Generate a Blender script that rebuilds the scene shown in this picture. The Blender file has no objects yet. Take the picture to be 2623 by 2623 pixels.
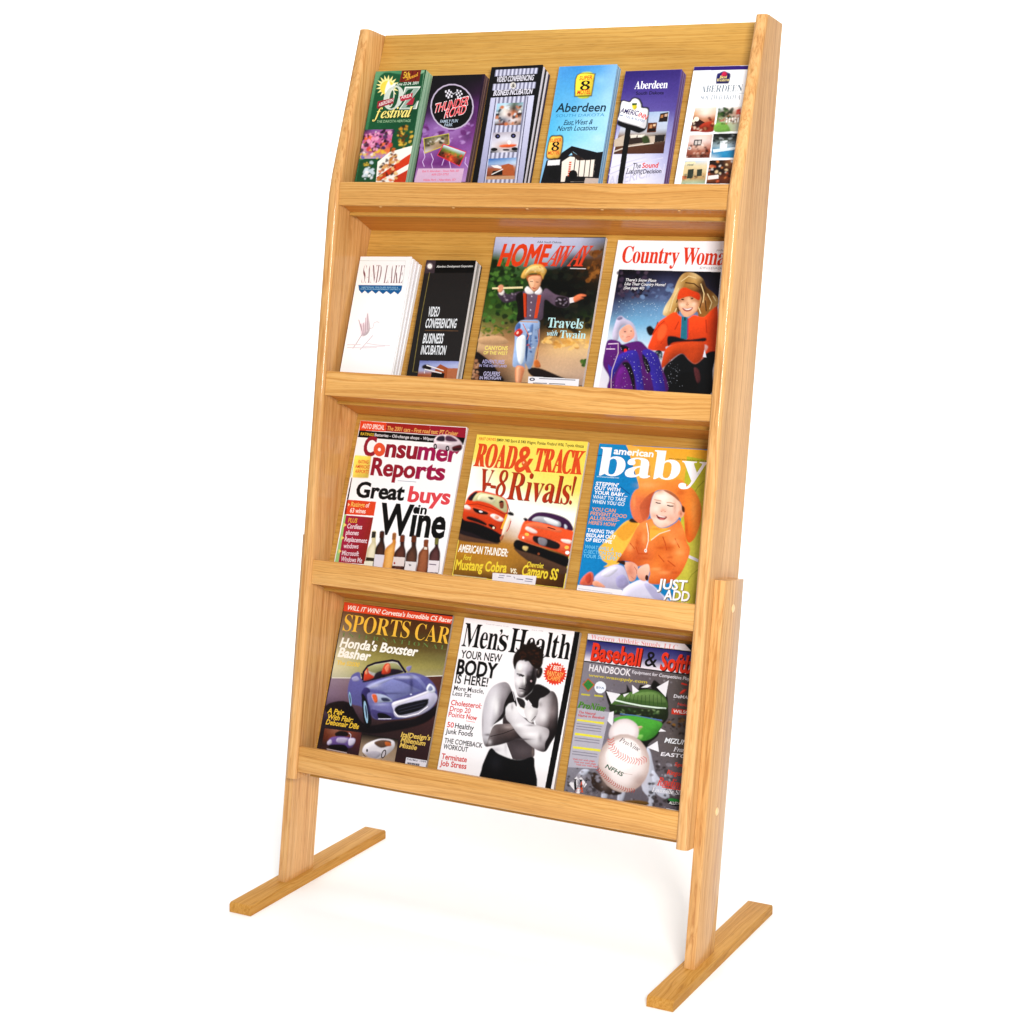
import bpy, bmesh, math, random
import numpy as np
from mathutils import Vector, Matrix

SC = bpy.context.scene
COL = SC.collection

# ------------------------------------------------------------------ camera
cam_data = bpy.data.cameras.new("camera")
cam = bpy.data.objects.new("camera", cam_data)
COL.objects.link(cam)
cam_data.sensor_width = 36.0
cam_data.lens = 65.42
cam_data.shift_x = 0.0020
cam_data.shift_y = -0.0183
cam_data.clip_end = 100.0
YAW, PITCH, ROLL = 0.48401, -0.16399, 0.00674
fwd = Vector((-math.sin(YAW) * math.cos(PITCH), math.cos(YAW) * math.cos(PITCH), math.sin(PITCH)))
rgt = Vector((math.cos(YAW), math.sin(YAW), 0.0))
upv = rgt.cross(fwd)
r2 = rgt * math.cos(ROLL) + upv * math.sin(ROLL)
u2 = upv * math.cos(ROLL) - rgt * math.sin(ROLL)
m = Matrix((r2, u2, -fwd)).transposed().to_4x4()
m.translation = Vector((1.35151, -2.42837, 1.17223))
cam.matrix_world = m
SC.camera = cam

# ------------------------------------------------------------------ world, lamps, exposure
world = bpy.data.worlds.new("World")
SC.world = world
world.use_nodes = True
bg = world.node_tree.nodes["Background"]
bg.inputs["Color"].default_value = (1.0, 0.985, 0.96, 1.0)
bg.inputs["Strength"].default_value = 0.30


def softbox(name, loc, target, sx, sy, watts, color):
    d = bpy.data.lights.new(name, "AREA")
    d.shape = "RECTANGLE"
    d.size, d.size_y = sx, sy
    d.energy = watts
    d.color = color
    o = bpy.data.objects.new(name, d)
    COL.objects.link(o)
    o.location = loc
    o.rotation_euler = (Vector(target) - Vector(loc)).to_track_quat("-Z", "Y").to_euler()
    return o


softbox("key_softbox", (2.05, -2.80, 1.85), (0.0, 0.1, 0.72), 0.70, 0.95, 134.0, (1.0, 0.98, 0.945))
softbox("added_floor_fill", (0.0, 0.7, 3.6), (0.0, 0.7, 0.0), 3.4, 3.0, 98.0, (0.975, 0.99, 1.0))  # added fill that whitens the floor and thins the shadows at the feet
softbox("added_backdrop_fill", (-2.7, 1.7, 3.0), (-2.8, 4.1, 1.1), 5.0, 0.8, 128.0, (0.99, 0.995, 1.0))  # added fill, only there to bring the backdrop up to white

SC.view_settings.view_transform = "Standard"
SC.view_settings.look = "None"
SC.view_settings.exposure = 0.0
SC.view_settings.gamma = 1.0
SC.view_settings.use_curve_mapping = False
SC.cycles.max_bounces = 8


# ------------------------------------------------------------------ helpers
def lin(h):
    h = h.lstrip("#")
    if len(h) == 3:
        h = "".join(c + c for c in h)
    out = []
    for i in (0, 2, 4):
        c = int(h[i:i + 2], 16) / 255.0
        out.append(c / 12.92 if c <= 0.04045 else ((c + 0.055) / 1.055) ** 2.4)
    return out


def tag(o, label=None, cat=None, group=None, kind=None):
    if label:
        o["label"] = label
    if cat:
        o["category"] = cat
    if group:
        o["group"] = group
    if kind:
        o["kind"] = kind
    return o


def empty(name, mat):
    o = bpy.data.objects.new(name, None)
    o.empty_display_size = 0.05
    COL.objects.link(o)
    o.matrix_world = mat
    return o


def link(name, mesh, mat, parent=None):
    o = bpy.data.objects.new(name, mesh)
    COL.objects.link(o)
    if mat:
        mesh.materials.append(mat)
    if parent:
        o.parent = parent
    return o


# ------------------------------------------------------------------ materials
def nodes_of(name):
    mt = bpy.data.materials.new(name)
    mt.use_nodes = True
    nt = mt.node_tree
    return mt, nt, nt.nodes, nt.links, nt.nodes["Principled BSDF"]


def oak(name, pale, mid, dark, pore=0.55, coat=0.35, band=1.0, wander=0.05, spec=0.2):
    mt, nt, N, L, P = nodes_of(name)
    at = N.new("ShaderNodeAttribute")
    at.attribute_name = "grain"

    def stretched(sx, sy, sz, scale, detail, rough, dist=0.0):
        mp = N.new("ShaderNodeMapping")
        mp.inputs["Scale"].default_value = (sx, sy, sz)
        L.new(at.outputs["Vector"], mp.inputs["Vector"])
        nz = N.new("ShaderNodeTexNoise")
        nz.inputs["Scale"].default_value = scale
        nz.inputs["Detail"].default_value = detail
        nz.inputs["Roughness"].default_value = rough
        nz.inputs["Distortion"].default_value = dist
        L.new(mp.outputs["Vector"], nz.inputs["Vector"])
        return nz.outputs["Fac"]

    def ramp(fac, stops):
        r = N.new("ShaderNodeValToRGB")
        el = r.color_ramp.elements
        while len(el) < len(stops):
            el.new(0.5)
        for e, (p, c) in zip(el, stops):
            e.position = p
            e.color = (c[0], c[1], c[2], 1.0)
        L.new(fac, r.inputs["Fac"])
        return r.outputs["Color"]

    broad = stretched(0.9, 7.0, 7.0, 2.0, 3.0, 0.55, 0.6)
    # growth lines: long and fine, pushed sideways by a slow noise so that they run together into cathedrals
    sep = N.new("ShaderNodeSeparateXYZ")
    L.new(at.outputs["Vector"], sep.inputs["Vector"])
    push = N.new("ShaderNodeMath")
    push.operation = "MULTIPLY_ADD"
    L.new(broad, push.inputs[0])
    push.inputs[1].default_value = wander
    L.new(sep.outputs["Y"], push.inputs[2])
    com = N.new("ShaderNodeCombineXYZ")
    L.new(sep.outputs["X"], com.inputs["X"])
    L.new(push.outputs[0], com.inputs["Y"])
    L.new(sep.outputs["Z"], com.inputs["Z"])
    mp0 = N.new("ShaderNodeMapping")
    mp0.inputs["Scale"].default_value = (0.45, 88.0, 44.0)
    L.new(com.outputs["Vector"], mp0.inputs["Vector"])
    nz0 = N.new("ShaderNodeTexNoise")
    nz0.inputs["Scale"].default_value = 4.0
    nz0.inputs["Detail"].default_value = 3.0
    nz0.inputs["Roughness"].default_value = 0.6
    nz0.inputs["Distortion"].default_value = 0.5
    L.new(mp0.outputs["Vector"], nz0.inputs["Vector"])
    rings = nz0.outputs["Fac"]
    dash = stretched(11.0, 230.0, 230.0, 3.0, 2.0, 0.5)
    base = ramp(rings, [(0.33, dark), (0.47, mid), (0.61, pale)])
    tone = ramp(broad, [(0.30, (0.80, 0.76, 0.68)), (0.70, (1.08, 1.10, 1.14))])
    mx = N.new("ShaderNodeMix")
    mx.data_type = "RGBA"
    mx.blend_type = "MULTIPLY"
    mx.inputs["Factor"].default_value = band
    L.new(base, mx.inputs["A"])
    L.new(tone, mx.inputs["B"])
    pores = ramp(dash, [(0.34, (1.0 - pore, 1.0 - pore * 1.1, 1.0 - pore * 1.25)), (0.46, (1.0, 1.0, 1.0))])
    m2 = N.new("ShaderNodeMix")
    m2.data_type = "RGBA"
    m2.blend_type = "MULTIPLY"
    m2.inputs["Factor"].default_value = 1.0
    L.new(mx.outputs["Result"], m2.inputs["A"])
    L.new(pores, m2.inputs["B"])
    # no two boards are cut from quite the same tree
    oi = N.new("ShaderNodeObjectInfo")
    board = ramp(oi.outputs["Random"], [(0.0, (0.90, 0.87, 0.82)), (0.5, (1.0, 1.0, 1.0)), (1.0, (1.03, 1.05, 1.12))])
    m3 = N.new("ShaderNodeMix")
    m3.data_type = "RGBA"
    m3.blend_type = "MULTIPLY"
    m3.inputs["Factor"].default_value = 1.0
    L.new(m2.outputs["Result"], m3.inputs["A"])
    L.new(board, m3.inputs["B"])
    L.new(m3.outputs["Result"], P.inputs["Base Color"])
    P.inputs["Roughness"].default_value = 0.45
    P.inputs["Specular IOR Level"].default_value = spec
    P.inputs["Coat Weight"].default_value = coat
    P.inputs["Coat Roughness"].default_value = 0.05
    b = N.new("ShaderNodeBump")
    b.inputs["Strength"].default_value = 0.10
    b.inputs["Distance"].default_value = 0.0006
    L.new(dash, b.inputs["Height"])
    L.new(b.outputs["Normal"], P.inputs["Normal"])
    return mt


OAK = oak("oak_solid", (0.725, 0.400, 0.130), (0.655, 0.335, 0.094), (0.535, 0.245, 0.059), 0.16, 0.40)
OAK_SIDE = oak("oak_uprights", (0.70, 0.395, 0.152), (0.635, 0.328, 0.110), (0.49, 0.218, 0.062), 0.17, 0.40)  # pinker than the other oak: tint of the light mixed into the colour
OAK_FOOT = oak("oak_feet", (0.62, 0.330, 0.084), (0.56, 0.275, 0.060), (0.46, 0.210, 0.040), 0.16, 0.0, spec=0.05)
OAK_PLY = oak("oak_veneer", (0.560, 0.312, 0.072), (0.510, 0.268, 0.053), (0.44, 0.216, 0.037), 0.18, 0.08, wander=0.012)
OAK_DEEP = oak("oak_shelf_board", (0.57, 0.225, 0.038), (0.50, 0.178, 0.026), (0.41, 0.135, 0.018), 0.12, 0.25)  # deepened copy of the oak: shade under the shelves is in its colour

PLUG, _nt, _N, _L, _P = nodes_of("maple_plug")
_P.inputs["Base Color"].default_value = (0.80, 0.58, 0.30, 1)
_P.inputs["Roughness"].default_value = 0.35


OAK_PEG, _nt, _N, _L, _P = nodes_of("oak_peg")
_P.inputs["Base Color"].default_value = (0.66, 0.38, 0.14, 1)
_P.inputs["Roughness"].default_value = 0.4


def print_material(name, rough, coat, mottle=0.75):
    mt, nt, N, L, P = nodes_of(name)
    at = N.new("ShaderNodeAttribute")
    at.attribute_name = "ink"
    # the mottle of a printed halftone photograph: none in white paper, more in dense ink
    tc = N.new("ShaderNodeTexCoord")
    nz = N.new("ShaderNodeTexNoise")
    nz.inputs["Scale"].default_value = 230.0
    nz.inputs["Detail"].default_value = 4.0
    nz.inputs["Roughness"].default_value = 0.7
    L.new(tc.outputs["Object"], nz.inputs["Vector"])
    sp = N.new("ShaderNodeSeparateColor")
    sp.mode = "HSV"
    L.new(at.outputs["Color"], sp.inputs["Color"])

    def calc(op, a, b):
        n = N.new("ShaderNodeMath")
        n.operation = op
        for k, v in ((0, a), (1, b)):
            if isinstance(v, float):
                n.inputs[k].default_value = v
            else:
                L.new(v, n.inputs[k])
        return n.outputs[0]

    dense = calc("ADD", calc("MULTIPLY", sp.outputs["Green"], 0.55), calc("MULTIPLY", calc("SUBTRACT", 0.9, sp.outputs["Blue"]), 0.5))
    amt = calc("MULTIPLY", calc("SUBTRACT", nz.outputs["Fac"], 0.5), calc("MULTIPLY", dense, mottle))
    gain = calc("ADD", amt, 1.0)
    vm = N.new("ShaderNodeVectorMath")
    vm.operation = "SCALE"
    L.new(at.outputs["Color"], vm.inputs[0])
    L.new(gain, vm.inputs["Scale"])
    L.new(vm.outputs["Vector"], P.inputs["Base Color"])
    P.inputs["Roughness"].default_value = rough
    P.inputs["Coat Weight"].default_value = coat
    P.inputs["Coat Roughness"].default_value = 0.12
    P.inputs["Specular IOR Level"].default_value = 0.18
    return mt


PRINT = print_material("glossy_print", 0.5, 0.04)


def paper(name, col, stripe=0.25):
    mt, nt, N, L, P = nodes_of(name)
    tc = N.new("ShaderNodeTexCoord")
    mp = N.new("ShaderNodeMapping")
    mp.inputs["Scale"].default_value = (3.0, 3.0, 900.0)
    L.new(tc.outputs["Object"], mp.inputs["Vector"])
    nz = N.new("ShaderNodeTexNoise")
    nz.inputs["Scale"].default_value = 1.0
    nz.inputs["Detail"].default_value = 1.0
    L.new(mp.outputs["Vector"], nz.inputs["Vector"])
    rp = N.new("ShaderNodeValToRGB")
    rp.color_ramp.elements[0].position = 0.35
    rp.color_ramp.elements[1].position = 0.6
    rp.color_ramp.elements[0].color = [c * (1 - stripe) for c in col] + [1]
    rp.color_ramp.elements[1].color = list(col) + [1]
    L.new(nz.outputs["Fac"], rp.inputs["Fac"])
    L.new(rp.outputs["Color"], P.inputs["Base Color"])
    P.inputs["Roughness"].default_value = 0.7
    return mt


def backdrop_paper():
    mt, nt, N, L, P = nodes_of("white_backdrop_paper")
    tc = N.new("ShaderNodeTexCoord")
    nz = N.new("ShaderNodeTexNoise")
    nz.inputs["Scale"].default_value = 3.0
    L.new(tc.outputs["Object"], nz.inputs["Vector"])
    rp = N.new("ShaderNodeValToRGB")
    rp.color_ramp.elements[0].color = (0.90, 0.90, 0.90, 1)
    rp.color_ramp.elements[1].color = (0.93, 0.93, 0.93, 1)
    L.new(nz.outputs["Fac"], rp.inputs["Fac"])
    L.new(rp.outputs["Color"], P.inputs["Base Color"])
    P.inputs["Roughness"].default_value = 0.9
    P.inputs["Specular IOR Level"].default_value = 0.1
    return mt


# ------------------------------------------------------------------ the setting: a white paper sweep
def build_floor():
    bm = bmesh.new()
    prof = [(-6.0, 0.0), (2.6, 0.0)]
    R = 1.5
    for k in range(1, 13):
        a = math.radians(90 * k / 12)
        prof.append((2.6 + R * math.sin(a), R - R * math.cos(a)))
    prof.append((4.1, 5.5))
    rows = [[bm.verts.new((x, y, z)) for x in (-12.0, 2.9)] for y, z in prof]
    for a, b in zip(rows, rows[1:]):
        f = bm.faces.new((a[0], a[1], b[1], b[0]))
        f.smooth = True
    me = bpy.data.meshes.new("floor")
    bm.to_mesh(me)
    bm.free()
    o = link("floor", me, backdrop_paper())
    tag(o, "white paper studio floor sweeping up behind the rack", kind="structure")


build_floor()

# ------------------------------------------------------------------ the rack
TILT = 0.14851                                   # the cabinet leans back this much
ST, CT = math.sin(TILT), math.cos(TILT)
EU = Vector((1, 0, 0))
EV = Vector((0, ST, CT))                         # up along the side panels
EW = Vector((0, -CT, ST))                        # out of the front
HW, TP, DEPTH = 0.340, 0.0196, 0.126             # half clear width, panel thickness, panel depth
V0, VK, V1, DTOP = 0.2013, 1.185, 1.4520, 0.0590  # bottom, start of the taper, top, taper
LIPS = [(1.1904, 1.1520), (0.8796, 0.8390), (0.5670, 0.5265), (0.2556, 0.2128)]
BACKS = [1.4530, 1.1243, 0.8124, 0.4985]
SLOPE = math.atan(0.225)                         # each pocket's back leans this much more
WB = -0.112


def uvw(u, v, w):
    return EU * u + EV * v + EW * w


rack = empty("magazine_rack", Matrix.Translation((0, 0.12, 0)))
tag(rack, "tall oak floor rack with four tilted tiers standing on two long feet", "magazine rack")
BASE = Vector((0, 0.12, 0))
rng = random.Random(4)


def timber(name, pts, faces, mat, axes, parent=rack, bevel=0.0, sel=None, seg=3, at=None):
    """A board from world-space corners; axes = (along, across, through) for the grain."""
    bm = bmesh.new()
    vs = [bm.verts.new(p) for p in pts]
    for f in faces:
        bm.faces.new([vs[i] for i in f])
    bmesh.ops.recalc_face_normals(bm, faces=bm.faces[:])
    for grp in ([(bevel, sel, seg)] if not isinstance(bevel, list) else bevel):
        off, pick, sg = grp
        if off > 0:
            ed = [e for e in bm.edges if pick is None or pick(e.verts[0].co, e.verts[1].co)]
            bmesh.ops.bevel(bm, geom=ed, offset=off, segments=sg, profile=0.5, affect="EDGES", clamp_overlap=True)
    for f in bm.faces:
        f.smooth = True
    bmesh.ops.split_edges(bm, edges=[e for e in bm.edges if len(e.link_faces) == 2 and e.calc_face_angle(0) > 0.7])
    me = bpy.data.meshes.new(name)
    org = at if at is not None else BASE
    o3 = Vector((rng.uniform(0, 40), rng.uniform(0, 40), rng.uniform(0, 40)))
    gr = [Vector((v.co.dot(axes[0]), v.co.dot(axes[1]), v.co.dot(axes[2]))) + o3 for v in bm.verts]
    for v in bm.verts:
        v.co -= org
    bm.to_mesh(me)
    bm.free()
    a = me.attributes.new("grain", "FLOAT_VECTOR", "POINT")
    for i, g in enumerate(gr):
        a.data[i].vector = g
    return link(name, me, mat, parent)


BOX = [(0, 1, 2, 3), (4, 7, 6, 5), (0, 4, 5, 1), (1, 5, 6, 2), (2, 6, 7, 3), (3, 7, 4, 0)]


def slab(name, u0, u1, quad, mat, axes, **k):
    """quad: four (v, w) corners, swept from u0 to u1."""
    pts = [uvw(u0, v, w) for v, w in quad] + [uvw(u1, v, w) for v, w in quad]
    return timber(name, pts, BOX, mat, axes, **k)


def near(a, b, tol=1e-4):
    return abs(a - b) < tol


def front_w(v):
    return 0.0 if v <= VK + 1e-6 else -DTOP * (v - VK) / (V1 - VK)


for s in (-1, 1):
    ua, ub = s * HW, s * (HW + TP)
    prof = [(V0, 0.0), (VK - 0.05, 0.0), (VK - 0.015, -0.0008), (VK + 0.02, -0.0060), (V1, -DTOP), (V1, -DEPTH),
            (V0 + 0.10, -DEPTH), (V0 + 0.045, -0.085), (V0, -0.030)]
    n = len(prof)
    pts = [uvw(ua, v, w) for v, w in prof] + [uvw(ub, v, w) for v, w in prof]
    faces = [tuple(range(n)), tuple(range(2 * n - 1, n - 1, -1))] + [(i, (i + 1) % n, n + (i + 1) % n, n + i) for i in range(n)]

    def pick(a, b):
        # long front edges on both faces, and the short one at the top
        va, vb = a.dot(EV), b.dot(EV)
        wa, wb = a.dot(EW), b.dot(EW)
        same_u = near(a.x, b.x)
        return same_u and wa > front_w(va) - 0.004 and wb > front_w(vb) - 0.004

    timber("side_panel", pts, faces, OAK_SIDE, (EV, EW, EU), bevel=[(0.0068, pick, 5)])

# backs, boards and lips of the four tiers
TU = EV * math.cos(SLOPE) - EW * math.sin(SLOPE)   # up a pocket's back
TN = EV * math.sin(SLOPE) + EW * math.cos(SLOPE)   # out of a pocket's back
for i in range(4):
    vb = BACKS[i]
    lt, lb = LIPS[i]
    d = (vb - lb) / math.cos(SLOPE) + 0.012
    top = EV * vb + EW * WB
    low = top - TU * d
    if i:
        top = top + TU * 0.011
    th = TN * -0.005
    pts = []
    for u in (-HW + 0.0005, HW - 0.0005):
        pts += [EU * u + q for q in (low, top, top + th, low + th)]
    timber("back_panel", pts, BOX, OAK_PLY, (EU, TU, TN))
    # the board under the pocket: square to its back, or flatter at the foot of the rack
    a = EV * (lb + 0.0015) + EW * (-0.018)
    if i < 3:
        nv = BACKS[i + 1]
        b = EV * (nv + 0.0002) + EW * (WB + 0.0002)
    else:
        b = EV * (lb + 0.004) + EW * (-0.075)
    up = (b - a).cross(EU)
    up = up.normalized() * (0.012 if up.z > 0 else -0.012)
    f = EV * (lb + 0.0015) + EW * (-0.0085)
    pts = []
    for u in (-HW + 0.0005, HW - 0.0005):
        pts += [EU * u + q for q in (a, b, b + up, a + up)]
    timber("shelf_board", pts, BOX, OAK_DEEP, (EU, (b - a).normalized(), up.normalized()))
    # lip
    w = -0.0064
    slab("shelf_lip", -HW + 0.0004, HW - 0.0004, [(lb, w), (lt, w), (lt, w - 0.0125), (lb, w - 0.0125)], OAK, (EU, EV, EW),
         bevel=[(0.0022, lambda p, q: near(p.dot(EV), q.dot(EV)) and near(p.dot(EW), q.dot(EW)), 2)])

# legs and feet
FH, FY0, FY1, FW = 0.0166, -0.0869, 0.3309, 0.0416
PF, PD, PT, PV = 0.0257, 0.0811, 0.0173, 0.6053
for s in (-1, 1):
    ua, ub = s * (HW + TP + 0.0004), s * (HW + TP + PT)

    def at_z(u, w, z):
        return uvw(u, (z - w * ST) / CT, w)

    pts = [at_z(ua, -PF, FH), uvw(ua, PV, -PF), uvw(ua, PV, -PF - PD), at_z(ua, -PF - PD, FH),
           at_z(ub, -PF, FH), uvw(ub, PV, -PF), uvw(ub, PV, -PF - PD), at_z(ub, -PF - PD, FH)]

    def long_edges(a, b):
        return near(a.x, b.x) and near(a.dot(EW), b.dot(EW)) and abs(a.x) > HW + TP + 0.005

    leg = timber("leg", pts, BOX, OAK_SIDE, (EV, EW, EU), bevel=[(0.0030, long_edges, 2)])
    for v in (0.5623, 0.2538):
        bm = bmesh.new()
        bmesh.ops.create_uvsphere(bm, u_segments=20, v_segments=10, radius=0.0058)
        rot = Matrix((EU, EV, EW)).transposed()
        for q in bm.verts:
            c = Vector((q.co.x * 0.34, q.co.y * 1.12, q.co.z))
            q.co = rot @ c + uvw(ub, v, -0.0674) - BASE
        for f in bm.faces:
            f.smooth = True
        me = bpy.data.meshes.new("screw_plug")
        bm.to_mesh(me)
        bm.free()
        o = link("screw_plug", me, PLUG, leg)
    uc = s * (HW + TP + PT / 2 + 0.002)
    a, b = uc - FW / 2, uc + FW / 2
    pts = [Vector((a, FY0, 0)), Vector((b, FY0, 0)), Vector((b, FY1, 0)), Vector((a, FY1, 0)),
           Vector((a, FY0, FH)), Vector((b, FY0, FH)), Vector((b, FY1, FH)), Vector((a, FY1, FH))]

    def top_edges(p, q):
        return p.z > FH - 1e-4 and q.z > FH - 1e-4 and near(p.x, q.x)

    def end_edges(p, q):
        return p.z > 0.0005 and q.z > 0.0005 and near(p.y, q.y) and (p.y < FY0 + 1e-4 or p.y > FY1 - 1e-4) and p.z > FH - 0.001 and q.z > FH - 0.001

    timber("foot", pts, BOX, OAK_FOOT, (Vector((0, 1, 0)), Vector((1, 0, 0)), Vector((0, 0, 1))),
           bevel=[(0.0045, end_edges, 3), (0.0042, lambda p, q: near(p.x, q.x) and p.z > FH - 0.0046 and q.z > FH - 0.0046 and not near(p.y, q.y, 1e-3), 3)])

# pegs along the bottom edge of the top lip
for u in (-0.262, -0.126, 0.006, 0.135, 0.262):
    bm = bmesh.new()
    bmesh.ops.create_uvsphere(bm, u_segments=12, v_segments=8, radius=0.0026)
    for q in bm.verts:
        q.co = Matrix((EU, EV, EW)).transposed() @ Vector((q.co.x, q.co.y * 0.4, q.co.z)) + uvw(u, LIPS[0][1] - 0.0012, -0.012) - BASE
    for f in bm.faces:
        f.smooth = True
    me = bpy.data.meshes.new("divider_peg")
    bm.to_mesh(me)
    bm.free()
    link("divider_peg", me, OAK_PEG, rack)

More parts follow.
